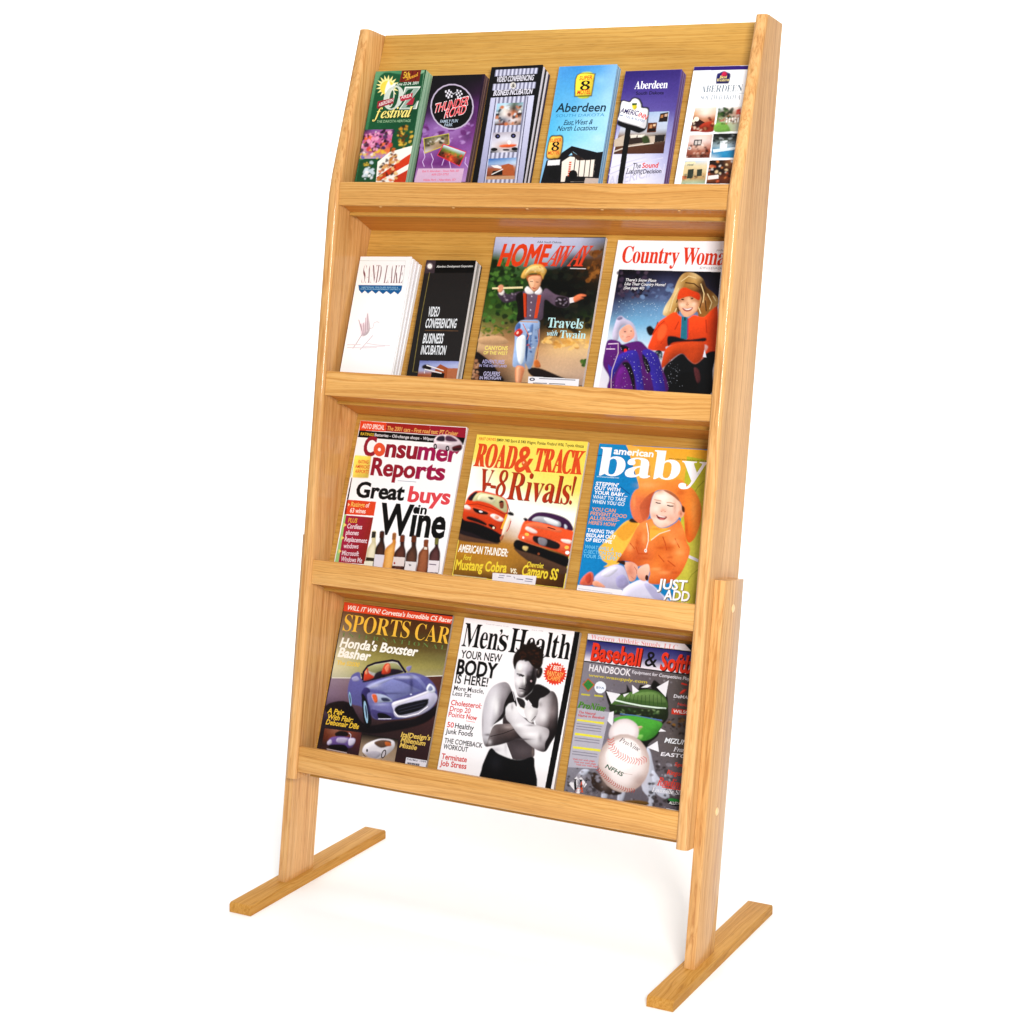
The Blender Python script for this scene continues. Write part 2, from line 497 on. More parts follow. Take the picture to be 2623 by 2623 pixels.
# ------------------------------------------------------------------ letter outlines (serif roman R and italic I, em 1000)
GLYPHS = {
"R": {
"5": [[165,-7,119,-4,84,5,58,18,40,35,30,54,27,75,31,95,42,109,59,118,81,121,88,83,111,52,130,43,154,40,195,50,212,63,226,83,234,111,237,148,231,192,213,223,184,241,146,247,103,243,71,235,40,247,62,480,316,480,319,357,281,357,275,380,267,399,244,406,105,406,94,281,126,288,168,291,238,282,293,256,328,211,340,148,336,108,324,75,306,48,282,27,226,1]],
"8": [[183,-7,132,-2,91,11,60,31,38,57,25,88,20,122,27,162,47,193,79,219,119,242,83,267,57,296,41,327,36,364,39,395,50,423,70,449,99,469,140,482,191,486,254,478,299,453,325,415,334,369,328,333,310,305,244,260,296,230,330,199,349,166,355,127,344,71,310,29,256,2],[203,283,224,298,239,317,247,340,250,370,243,407,222,436,206,444,187,447,163,442,145,426,134,402,130,372,135,341,149,318],[187,32,218,37,241,55,257,82,262,116,256,146,239,170,208,192,164,216,126,178,115,152,111,120,116,84,132,56,156,38]],
"A": [[-9,0,-9,18,9,21,24,30,49,75,206,466,224,465,384,87,411,34,425,22,443,18,443,0,229,0,229,18,270,25,283,46,273,81,253,132,103,132,79,71,76,59,75,48,87,26,124,18,128,18,128,0],[113,161,242,161,177,319]],
"B": [[16,0,16,17,45,22,62,32,72,51,75,82,75,369,69,412,51,433,15,439,15,455,220,455,318,444,377,409,396,351,384,302,348,268,287,247,360,223,404,185,418,132,407,76,371,35,314,9,238,0],[182,252,188,252,234,257,263,272,279,301,285,345,281,385,269,412,248,428,216,434,198,432,188,425,182,391],[222,24,259,30,283,49,296,81,301,128,295,176,277,208,245,225,197,231,182,231,182,65,190,33,202,26]],
"C": [[257,-11,193,-3,137,20,91,56,56,104,34,162,26,228,34,294,56,351,92,399,139,435,195,458,259,465,309,459,367,440,388,435,408,443,419,465,437,465,437,308,420,308,392,364,356,407,313,434,265,443,198,419,157,347,144,226,159,114,203,46,278,24,318,29,358,45,395,71,428,106,447,89,395,33,332,0]],
"D": [[20,0,20,17,47,21,63,30,71,46,74,75,74,374,71,407,61,426,43,435,15,439,15,455,222,455,328,441,405,396,440,351,461,295,468,228,441,101,362,25,228,0],[222,24,279,37,319,75,343,139,351,229,336,342,294,410,223,433,202,431,190,423,182,385,182,72,190,34,202,27]],
"E": [[14,0,14,17,44,20,62,30,72,48,75,78,75,369,72,405,62,425,44,435,16,439,16,455,399,455,399,320,383,320,369,373,340,406,295,424,232,430,200,428,186,417,183,388,183,246,193,246,232,252,259,269,277,300,288,345,304,345,304,118,287,118,273,181,259,201,241,213,185,222,183,222,183,67,185,47,192,35,230,28,276,30,313,39,345,53,371,75,393,105,411,143,430,143,402,0]],
"H": [[15,0,15,17,45,22,62,32,72,50,75,81,75,379,71,406,62,424,44,434,16,439,16,455,242,455,242,439,204,432,187,415,182,379,182,251,342,251,342,379,337,415,320,432,282,439,282,455,507,455,507,439,478,434,461,424,452,407,449,379,449,81,452,52,461,33,478,22,507,17,507,0,282,0,282,17,311,21,329,31,339,49,342,81,342,221,182,221,182,81,185,50,194,32,212,22,242,17,242,0]],
"I": [[13,0,13,17,42,23,61,32,72,49,75,75,75,387,72,412,63,427,45,435,13,439,13,455,244,455,244,439,214,435,196,427,186,412,183,387,183,77,187,44,206,26,246,17,246,0]],
"K": [[16,0,16,17,45,22,63,32,72,50,75,81,75,379,72,406,63,424,45,434,17,439,17,455,242,455,242,439,205,432,187,415,183,379,183,234,321,373,342,398,349,418,334,434,291,439,291,455,486,455,486,439,477,439,415,419,345,361,271,285,463,46,487,25,519,17,519,0,281,0,281,17,306,18,322,21,334,34,316,66,199,214,183,198,183,81,186,50,195,32,213,22,242,17,242,0]],
"L": [[15,0,15,17,45,22,62,32,72,50,75,81,75,379,71,407,62,425,44,434,16,439,16,455,250,455,250,439,208,434,196,427,188,416,182,379,182,83,185,47,200,31,234,28,278,31,315,40,345,56,370,80,391,112,409,154,427,154,402,0]],
"M": [[14,0,14,17,43,22,61,32,72,50,75,79,75,382,71,416,53,432,15,439,15,455,185,455,317,142,449,455,617,455,617,439,590,433,573,423,563,405,560,378,560,85,565,43,582,23,617,17,617,0,396,0,396,17,433,25,450,44,455,83,455,399,288,0,270,0,105,389,105,80,109,48,120,30,139,20,169,17,169,0]],
"N": [[403,-11,107,350,107,79,110,49,119,31,136,21,167,17,167,0,18,0,18,17,54,23,71,41,76,79,76,388,36,433,18,439,18,455,156,455,391,169,391,377,386,414,369,431,331,439,331,455,480,455,480,439,450,434,433,425,425,407,422,377,422,-11]],
"O": [[261,-11,213,-6,169,7,129,29,94,58,66,93,45,134,32,179,28,228,32,276,45,321,66,362,95,397,130,426,170,448,216,462,265,466,313,462,357,448,397,427,431,399,459,364,481,323,494,277,498,228,494,179,481,134,459,93,430,58,395,29,355,7,310,-6],[265,12,328,36,367,108,379,228,371,321,348,389,310,430,260,443,196,419,158,347,145,228,153,135,177,67,215,26]],
"P": [[15,0,15,17,45,22,62,32,72,50,75,81,75,379,71,406,62,424,44,434,16,439,16,455,214,455,287,452,336,440,366,422,390,398,404,367,409,332,398,280,367,240,314,214,242,206,182,206,182,81,185,50,194,32,212,22,242,17,242,0],[182,230,201,230,244,235,272,253,287,283,292,329,288,375,275,406,252,425,216,431,189,424,182,398]],
"R": [[15,0,15,17,45,22,62,32,72,50,75,81,75,379,71,406,62,424,44,434,16,439,16,455,217,455,305,448,367,426,405,388,417,334,406,285,372,248,315,224,432,50,452,26,478,17,480,17,480,0,338,0,201,212,182,212,182,81,185,50,194,32,212,22,242,17,242,0],[182,234,203,234,249,240,280,258,298,290,304,336,295,389,268,421,224,431,202,429,190,422,182,385]],
"S": [[43,-11,43,158,62,158,83,94,111,50,149,24,197,15,231,20,257,36,273,60,279,89,265,129,225,160,163,191,112,221,77,253,56,289,50,332,54,370,67,403,88,429,115,449,148,462,185,466,229,461,282,448,291,446,300,445,313,450,320,466,339,466,339,319,322,319,310,354,293,385,272,410,248,429,222,441,194,445,163,440,140,426,125,406,120,380,124,356,137,336,189,303,253,273,317,233,337,211,350,188,359,133,354,93,339,58,314,29,281,8,240,-6,192,-10,158,-8,126,1,98,9,85,12,69,7,61,-11]],
"T": [[92,0,92,17,123,21,142,31,152,50,156,81,156,433,149,433,102,426,65,403,41,367,29,318,11,318,11,455,410,455,410,317,394,317,375,382,333,420,269,433,263,433,263,81,267,49,276,30,296,21,328,17,328,0]],
"U": [[248,-13,168,-2,114,29,83,81,73,155,73,379,70,406,61,424,43,434,15,439,15,455,240,455,240,439,202,432,185,415,181,379,181,140,186,88,203,51,232,29,275,22,340,37,379,83,392,159,392,378,389,406,379,423,360,433,328,439,328,455,474,455,474,439,448,432,433,421,425,404,422,378,422,181,412,92,380,32,325,-2]],
"V": [[212,-13,44,381,22,420,8,432,-14,439,-14,455,211,455,211,439,166,432,156,423,152,410,161,378,259,143,348,377,355,409,351,423,342,432,299,439,299,455,442,455,442,439,423,436,408,427,382,383,230,-13]],
"W": [[171,-11,32,393,15,427,3,435,-15,439,-15,455,181,455,181,439,150,432,143,423,140,410,148,373,223,153,301,353,286,399,278,418,267,429,229,439,229,455,439,455,439,439,404,432,393,412,399,386,474,166,541,369,549,406,546,421,538,430,503,439,503,455,624,455,624,439,607,433,594,421,575,379,446,-11,428,-11,316,309,190,-11]],
"Z": [[20,0,20,11,276,430,214,430,141,420,115,407,94,386,76,356,61,316,44,316,57,455,406,455,406,443,153,29,239,29,302,37,349,61,384,103,407,164,424,164,407,0]],
"a": [[255,-10,216,1,200,35,151,2,95,-9,64,-4,40,11,25,34,20,63,31,104,63,136,119,164,199,190,199,241,196,266,187,282,171,292,148,296,115,290,104,274,113,257,123,231,120,215,110,202,95,194,77,191,59,194,45,203,36,218,33,236,37,259,49,278,69,295,95,308,126,316,162,318,223,312,263,292,285,259,293,210,293,62,295,40,304,34,320,42,329,28,294,-1],[151,34,174,41,199,63,199,169,154,151,127,123,118,84,126,46]],
"b": [[43,-11,43,388,37,428,8,439,8,455,138,455,138,279,175,308,221,318,254,313,284,299,308,276,326,245,338,208,342,166,337,118,323,75,300,40,270,13,233,-4,192,-10,148,-1,105,28,53,-11],[183,14,213,23,232,49,242,95,245,160,242,213,231,251,212,273,184,280,155,270,144,257,138,242,138,69,149,28]],
"c": [[156,-10,119,-5,87,11,59,35,38,68,24,106,19,150,25,196,40,237,64,271,96,297,133,313,175,319,218,314,250,298,271,275,277,245,275,228,266,215,253,207,236,204,206,216,196,251,197,261,197,271,190,290,169,297,138,285,118,248,112,187,118,123,137,76,166,48,204,38,239,47,271,72,285,60,248,21,205,-2]],
"d": [[140,-10,107,-5,78,10,53,35,35,66,23,104,19,147,24,196,36,237,55,272,81,297,112,313,146,318,189,309,223,280,223,401,220,419,212,430,176,439,176,455,319,455,319,75,325,41,335,32,353,28,353,11,294,6,223,-10,223,39,188,2],[171,28,187,31,202,41,215,56,223,76,223,242,217,257,206,270,174,281,147,273,130,250,121,210,118,153,120,98,130,58,146,36]],
"e": [[154,-10,117,-5,85,10,58,35,37,69,24,109,19,157,24,201,38,240,59,273,87,298,120,313,157,318,209,309,249,280,274,234,283,173,283,166,117,166,127,97,154,56,199,42,237,53,270,86,285,73,248,27,205,-1],[116,192,201,192,201,215,193,277,181,292,161,297,136,286,121,255,116,203]],
"h": [[18,0,18,16,45,26,52,56,52,399,46,429,36,437,19,440,19,455,148,455,148,267,190,305,243,318,292,306,321,271,330,212,330,56,337,26,347,19,363,16,363,0,202,0,202,16,207,16,228,26,235,56,235,217,229,258,219,268,203,271,173,262,148,235,148,56,154,26,164,19,180,16,180,0]],
"i": [[101,362,81,366,65,376,54,393,50,412,54,432,65,449,81,460,101,463,120,460,137,449,147,432,151,412,147,393,136,376,120,366],[18,0,18,16,45,26,52,56,52,252,47,285,20,293,21,310,148,310,148,56,154,26,180,16,180,0]],
"l": [[18,0,18,16,45,26,52,56,52,398,47,429,38,436,20,439,20,455,148,455,148,56,154,26,180,16,180,0]],
"m": [[18,0,18,16,45,26,52,56,52,253,46,284,36,291,19,294,19,310,146,310,146,265,188,305,237,318,277,312,305,293,320,261,364,304,418,318,465,306,494,271,504,212,504,56,510,26,520,19,536,16,536,0,377,0,377,16,393,19,403,26,410,56,410,217,404,258,394,268,377,271,349,263,324,237,324,56,331,26,340,19,356,16,356,0,199,0,199,16,215,19,225,26,232,56,232,217,226,258,216,268,199,271,170,262,146,235,146,56,152,27,162,19,177,16,177,0]],
"n": [[18,0,18,16,45,26,52,56,52,253,46,284,36,291,19,294,19,310,148,310,148,267,190,306,243,318,292,306,321,271,330,212,330,56,337,26,347,19,363,16,363,0,202,0,202,16,207,16,228,26,235,56,235,217,229,258,219,268,203,271,173,262,148,235,148,56,154,26,164,19,180,16,180,0]],
"o": [[169,-10,127,-5,90,11,60,37,38,70,24,110,19,154,24,199,38,239,60,272,90,297,127,313,168,318,209,313,245,298,275,273,298,240,312,200,317,154,312,108,298,69,275,36,245,11,210,-5],[169,11,193,18,209,39,217,81,220,154,217,227,208,271,192,292,169,299,144,292,128,271,120,227,117,154,120,82,128,39,144,18]],
"p": [[17,-139,17,-124,40,-117,50,-101,52,-64,52,243,46,283,19,295,19,310,143,310,143,263,180,305,230,319,264,314,293,298,317,274,335,241,346,203,350,160,346,113,334,72,316,38,291,12,261,-5,227,-10,183,1,148,32,148,-58,152,-99,167,-118,197,-123,197,-139],[195,28,222,36,239,59,249,99,253,154,250,208,241,248,225,270,199,278,171,267,148,235,148,69,167,38]],
"r": [[18,0,18,16,45,26,52,56,52,252,46,285,20,293,21,310,146,310,146,252,165,280,187,301,210,314,233,318,258,315,275,304,286,287,289,266,287,248,278,234,265,225,248,222,222,231,207,250,189,260,175,255,162,241,152,220,149,192,149,56,152,37,159,25,197,16,197,0]],
"s": [[151,-10,122,-6,87,6,73,9,60,4,51,-9,36,-9,36,105,53,105,66,68,87,39,112,21,140,15,162,18,179,27,189,40,192,58,183,84,156,105,107,130,76,148,54,169,41,193,37,220,44,259,65,291,98,312,141,319,166,316,199,308,206,306,213,305,223,308,230,319,244,319,244,222,228,222,215,254,196,277,174,291,149,296,130,294,116,286,108,274,105,259,115,232,146,212,191,189,221,172,241,151,253,127,257,95,250,51,228,18,194,-3]],
"t": [[124,-9,89,-4,66,10,53,36,48,71,48,279,20,279,20,300,88,369,129,424,144,424,144,310,208,310,208,279,144,279,144,82,149,51,157,43,168,40,189,49,206,75,222,66,198,24,165,-1]],
"u": [[131,-10,91,-3,65,17,51,51,46,97,46,248,39,282,29,291,11,294,11,310,142,310,142,74,151,46,162,38,177,36,205,43,228,66,228,248,221,283,209,291,189,294,189,310,324,310,324,70,331,39,360,30,360,13,300,7,228,-10,228,40,209,19,186,3,160,-7]],
"v": [[142,-10,38,248,22,281,12,290,-3,293,-3,310,164,310,164,294,156,294,136,290,129,276,130,268,185,122,236,253,241,272,232,289,203,294,203,310,305,310,305,295,289,289,278,279,260,243,160,-10]],
"w": [[122,-10,17,265,6,284,-11,293,-11,310,138,310,138,293,120,289,114,276,116,266,120,253,167,127,211,235,201,266,190,288,168,295,168,310,323,310,323,293,302,288,296,276,296,269,298,262,336,141,382,256,387,275,380,289,356,295,356,310,445,310,445,295,425,284,412,258,304,-10,289,-10,223,197,140,-10]],
"y": [[52,-140,29,-137,10,-125,-3,-107,-7,-84,-4,-67,5,-53,18,-43,36,-40,64,-49,72,-61,75,-76,74,-81,74,-87,77,-96,86,-99,99,-92,114,-74,129,-44,140,-5,36,251,25,275,15,287,-3,293,-5,293,-5,310,162,310,162,293,136,289,128,275,130,267,133,257,185,119,230,241,236,260,238,274,229,289,203,293,203,310,300,310,300,293,287,290,277,281,259,242,162,-24,129,-96,113,-117,95,-131]],
},
"I": {
"A": [[-68,0,-68,17,-39,25,-13,48,323,461,342,461,326,89,326,79,333,45,354,25,388,17,388,0,178,0,178,17,208,24,225,39,234,60,237,87,238,140,97,140,49,81,33,56,28,40,38,25,71,17,71,0],[119,168,240,168,247,328]],
"F": [[-34,0,-34,15,0,20,22,41,39,85,115,369,119,387,120,404,117,417,109,426,73,435,73,451,426,451,400,323,381,323,381,332,374,376,353,406,316,423,262,428,234,422,221,396,181,248,191,247,201,247,241,252,272,265,296,287,313,320,330,320,283,135,269,135,269,147,269,158,261,201,249,214,231,221,175,226,136,82,130,47,132,34,140,24,177,15,177,0]],
"L": [[-34,0,-34,15,0,20,22,41,39,85,115,369,120,401,117,416,109,426,73,435,73,451,283,451,283,435,248,429,227,408,211,365,136,83,128,42,132,33,142,28,161,25,188,24,248,30,298,50,339,84,371,134,393,134,351,0]],
"N": [[310,-11,140,351,68,82,62,47,74,24,109,15,109,0,-35,0,-35,15,-1,20,21,41,38,85,109,355,115,380,116,396,113,412,104,424,64,435,64,451,197,451,339,138,402,369,407,389,408,402,405,416,397,426,361,435,361,451,505,451,505,435,471,429,449,410,433,365,330,-11]],
"P": [[-34,0,-34,15,0,20,22,41,39,85,115,369,119,387,120,404,117,417,109,426,73,435,73,451,259,451,343,439,393,404,410,346,404,310,386,278,359,251,323,231,271,219,195,215,171,215,136,82,130,47,132,33,141,24,177,15,177,0],[199,238,248,246,283,271,304,310,312,363,305,399,285,421,252,428,230,421,218,392,178,239,189,238]],
"R": [[-34,0,-34,15,0,20,22,41,39,85,115,369,119,387,120,401,118,416,109,426,73,435,73,451,253,451,326,445,376,426,405,395,415,350,407,310,382,276,342,249,286,231,343,61,352,40,364,28,400,17,400,0,266,0,194,222,173,222,136,82,130,47,132,33,141,24,177,15,177,0],[197,245,246,253,282,278,305,316,313,364,306,400,286,422,253,429,232,424,221,399,179,246,188,245]],
"S": [[154,-11,111,-6,58,10,38,14,24,9,9,-7,-9,-7,26,144,45,144,45,140,51,84,71,45,102,21,145,13,167,16,187,25,217,56,228,97,218,134,190,170,142,214,98,258,76,295,70,336,74,371,88,401,109,427,137,446,171,459,208,463,248,458,296,445,312,442,328,447,342,461,360,461,328,322,308,322,309,330,309,337,306,366,298,390,284,411,267,426,247,436,224,439,197,434,174,419,158,396,153,368,166,331,197,295,219,274,242,254,293,195,307,162,312,126,301,69,270,25,221,-2]],
"W": [[79,-11,82,360,79,393,71,415,54,428,30,433,30,451,213,451,213,433,193,428,182,417,174,370,172,160,296,367,297,390,294,410,286,424,271,431,250,434,250,451,430,451,430,435,411,431,399,423,390,390,387,321,383,163,514,383,521,398,523,410,514,428,487,435,484,435,484,451,608,451,608,435,586,429,570,416,539,373,308,-11,287,-11,295,316,99,-11]],
"Y": [[23,0,23,17,66,27,78,40,87,60,123,197,125,204,125,211,124,218,122,226,67,390,50,424,24,433,24,451,206,451,206,435,171,429,164,422,161,409,162,403,163,394,210,240,291,352,310,382,316,405,306,427,277,435,269,435,269,451,415,451,415,435,383,423,352,389,221,210,185,71,181,48,184,32,192,24,232,17,232,0]],
"a": [[53,-9,24,-3,1,14,-14,40,-19,73,-15,109,-5,147,32,220,57,251,84,276,126,301,165,310,198,299,214,265,225,303,297,303,241,108,232,74,228,56,231,44,238,40,259,52,285,87,300,78,248,13,197,-9,166,2,155,34,157,52,162,75,137,38,111,12,84,-4],[93,41,108,45,124,56,152,95,176,147,192,202,198,248,192,272,172,281,157,276,141,264,109,219,83,159,70,115,65,81,72,51]],
"d": [[55,-9,26,-4,3,14,-11,43,-15,82,-4,148,29,215,78,272,121,300,164,310,190,306,213,294,238,381,242,399,243,412,241,422,234,428,205,433,205,451,271,459,343,470,237,83,232,60,230,48,238,41,255,52,281,89,297,78,246,13,223,-4,198,-9,167,2,157,35,164,76,138,38,113,12,86,-4],[96,42,111,46,127,58,156,99,180,153,196,208,201,249,195,275,177,283,149,269,120,231,93,181,74,126,66,79,75,51]],
"e": [[87,-9,47,-2,16,19,-4,53,-11,98,-7,135,6,172,25,207,49,240,78,268,109,290,143,305,176,310,207,305,230,293,244,273,249,248,238,209,207,174,153,144,79,124,75,88,78,66,87,50,102,39,122,36,159,51,195,95,214,83,179,32,136,1],[84,146,140,171,179,212,190,236,193,260,187,280,171,287,149,278,126,252,103,207]],
"f": [[-66,-139,-90,-135,-108,-124,-121,-106,-125,-85,-116,-58,-91,-48,-69,-56,-60,-79,-65,-97,-71,-107,-68,-114,-59,-117,-46,-113,-34,-102,-15,-65,4,3,26,104,60,275,13,275,19,303,66,303,92,376,126,428,166,460,212,470,241,467,264,456,277,439,282,418,273,391,247,381,224,391,214,413,220,430,225,442,222,447,214,449,195,441,178,415,144,303,201,303,197,275,140,275,105,113,86,35,65,-29,40,-77,11,-112,-24,-132]],
"g": [[77,-139,23,-134,-18,-119,-43,-95,-51,-66,-46,-44,-31,-25,33,5,6,28,-3,51,1,68,12,83,57,114,20,147,12,166,9,189,14,220,28,248,50,273,79,293,113,305,149,310,200,301,244,277,302,277,299,248,261,248,263,237,264,225,259,192,244,164,221,139,191,120,157,108,118,104,83,106,70,95,66,84,73,72,93,63,135,50,182,32,216,9,229,-12,233,-36,228,-65,213,-90,189,-110,158,-126,120,-136],[116,125,133,129,149,142,175,188,185,246,177,277,156,287,138,283,122,269,96,222,86,164,94,135],[85,-117,117,-113,141,-102,157,-85,162,-66,156,-47,138,-32,60,-4,21,-31,7,-62,13,-83,30,-101,54,-113]],
"h": [[210,-9,176,3,165,41,173,84,194,153,217,222,223,246,220,257,210,261,172,242,131,185,92,100,63,0,-19,0,82,374,88,399,90,411,83,428,58,433,48,433,48,451,110,457,187,470,115,197,151,247,184,282,217,303,253,310,290,297,303,259,298,223,282,170,250,75,247,65,246,57,248,47,257,43,276,57,306,98,320,89,265,15]],
"i": [[132,371,114,375,100,384,90,398,87,416,90,433,100,447,114,457,132,460,149,457,163,447,173,433,176,416,173,398,163,384,149,375],[49,-8,29,-5,13,5,4,21,1,41,4,64,10,87,44,211,51,237,53,254,46,268,26,273,19,273,19,289,89,299,150,310,89,85,84,55,87,46,95,42,115,54,142,90,155,81,103,14]],
"k": [[204,-9,175,-2,154,19,136,65,120,144,96,126,63,0,-19,0,82,374,88,399,90,411,83,428,58,433,48,433,48,451,110,457,187,470,106,165,158,206,191,234,207,253,213,267,206,281,181,286,181,304,318,304,318,286,300,282,284,276,253,254,189,201,201,128,212,79,225,51,240,42,259,52,277,83,292,76,250,12]],
"l": [[40,-9,19,-6,3,3,-7,19,-10,40,-8,61,-2,85,77,371,87,414,80,428,58,433,52,433,52,450,183,470,79,86,75,69,73,54,75,44,83,41,104,53,131,89,144,79,93,12,68,-4]],
"n": [[213,-9,179,3,168,41,175,84,197,153,220,222,226,246,222,257,213,261,176,243,136,190,97,107,66,0,-14,0,42,211,50,240,52,254,45,268,24,273,18,273,17,289,151,310,116,193,153,245,187,281,220,303,256,310,294,297,306,259,301,226,285,170,248,57,251,47,260,43,279,55,304,90,319,80,266,13,240,-4]],
"o": [[96,-9,54,-2,20,20,-3,54,-10,98,-6,135,6,172,24,208,48,241,76,269,107,291,141,305,175,310,221,302,256,281,278,247,285,203,281,167,270,130,252,94,228,61,200,33,168,10,133,-5],[103,13,119,18,134,30,162,74,184,132,200,191,206,240,197,276,172,288,157,284,141,272,113,229,90,172,75,111,69,58,78,25]],
"r": [[-14,0,42,211,50,240,52,254,45,268,24,273,18,273,17,289,151,310,114,189,144,243,171,280,197,302,222,310,250,298,259,265,257,245,249,230,236,221,220,218,202,223,186,238,180,241,157,225,127,175,95,97,66,0]],
"s": [[91,-9,28,5,15,7,3,4,-7,-7,-24,-4,-7,109,13,105,23,55,46,24,81,14,110,24,120,52,114,77,95,106,69,138,39,185,28,228,35,260,53,286,82,303,116,309,179,298,186,296,192,295,204,298,212,307,230,307,215,205,197,207,184,252,163,279,134,288,107,278,97,255,104,231,124,202,146,176,165,149,183,116,190,82,187,58,177,36,162,17,142,3,118,-6]],
"t": [[30,-9,-4,3,-15,39,-14,52,-11,70,45,273,13,273,13,297,79,334,134,398,162,398,134,300,187,300,179,273,126,273,77,103,70,77,67,56,70,45,77,41,98,54,128,95,144,85,116,44,88,14,60,-3]],
"u": [[46,-9,8,3,-5,41,0,75,15,130,38,211,46,254,39,268,19,273,13,273,12,289,73,298,146,310,81,79,76,53,79,43,89,40,125,58,167,113,206,197,236,301,316,301,251,57,254,48,261,44,280,56,292,70,306,91,321,81,268,13,242,-4,215,-9,196,-6,182,4,172,19,169,40,181,103,147,53,114,18,81,-3]],
"v": [[48,-9,48,26,45,155,38,229,25,264,5,274,-1,273,-2,291,97,310,106,295,115,251,123,118,123,89,160,132,185,169,204,213,189,240,178,256,175,271,177,286,186,299,198,307,214,310,230,307,243,298,251,283,254,265,244,222,215,167,166,102,97,27,62,-9]],
"w": [[48,-10,48,25,45,154,38,228,25,263,5,274,-1,273,-2,291,97,310,113,265,124,132,229,310,246,310,267,87,303,130,327,167,341,196,346,214,342,227,330,240,318,255,314,271,325,300,337,308,353,311,370,308,383,298,391,283,394,264,377,205,328,125,245,25,216,-9,197,-10,179,179,68,-9]],
},
}

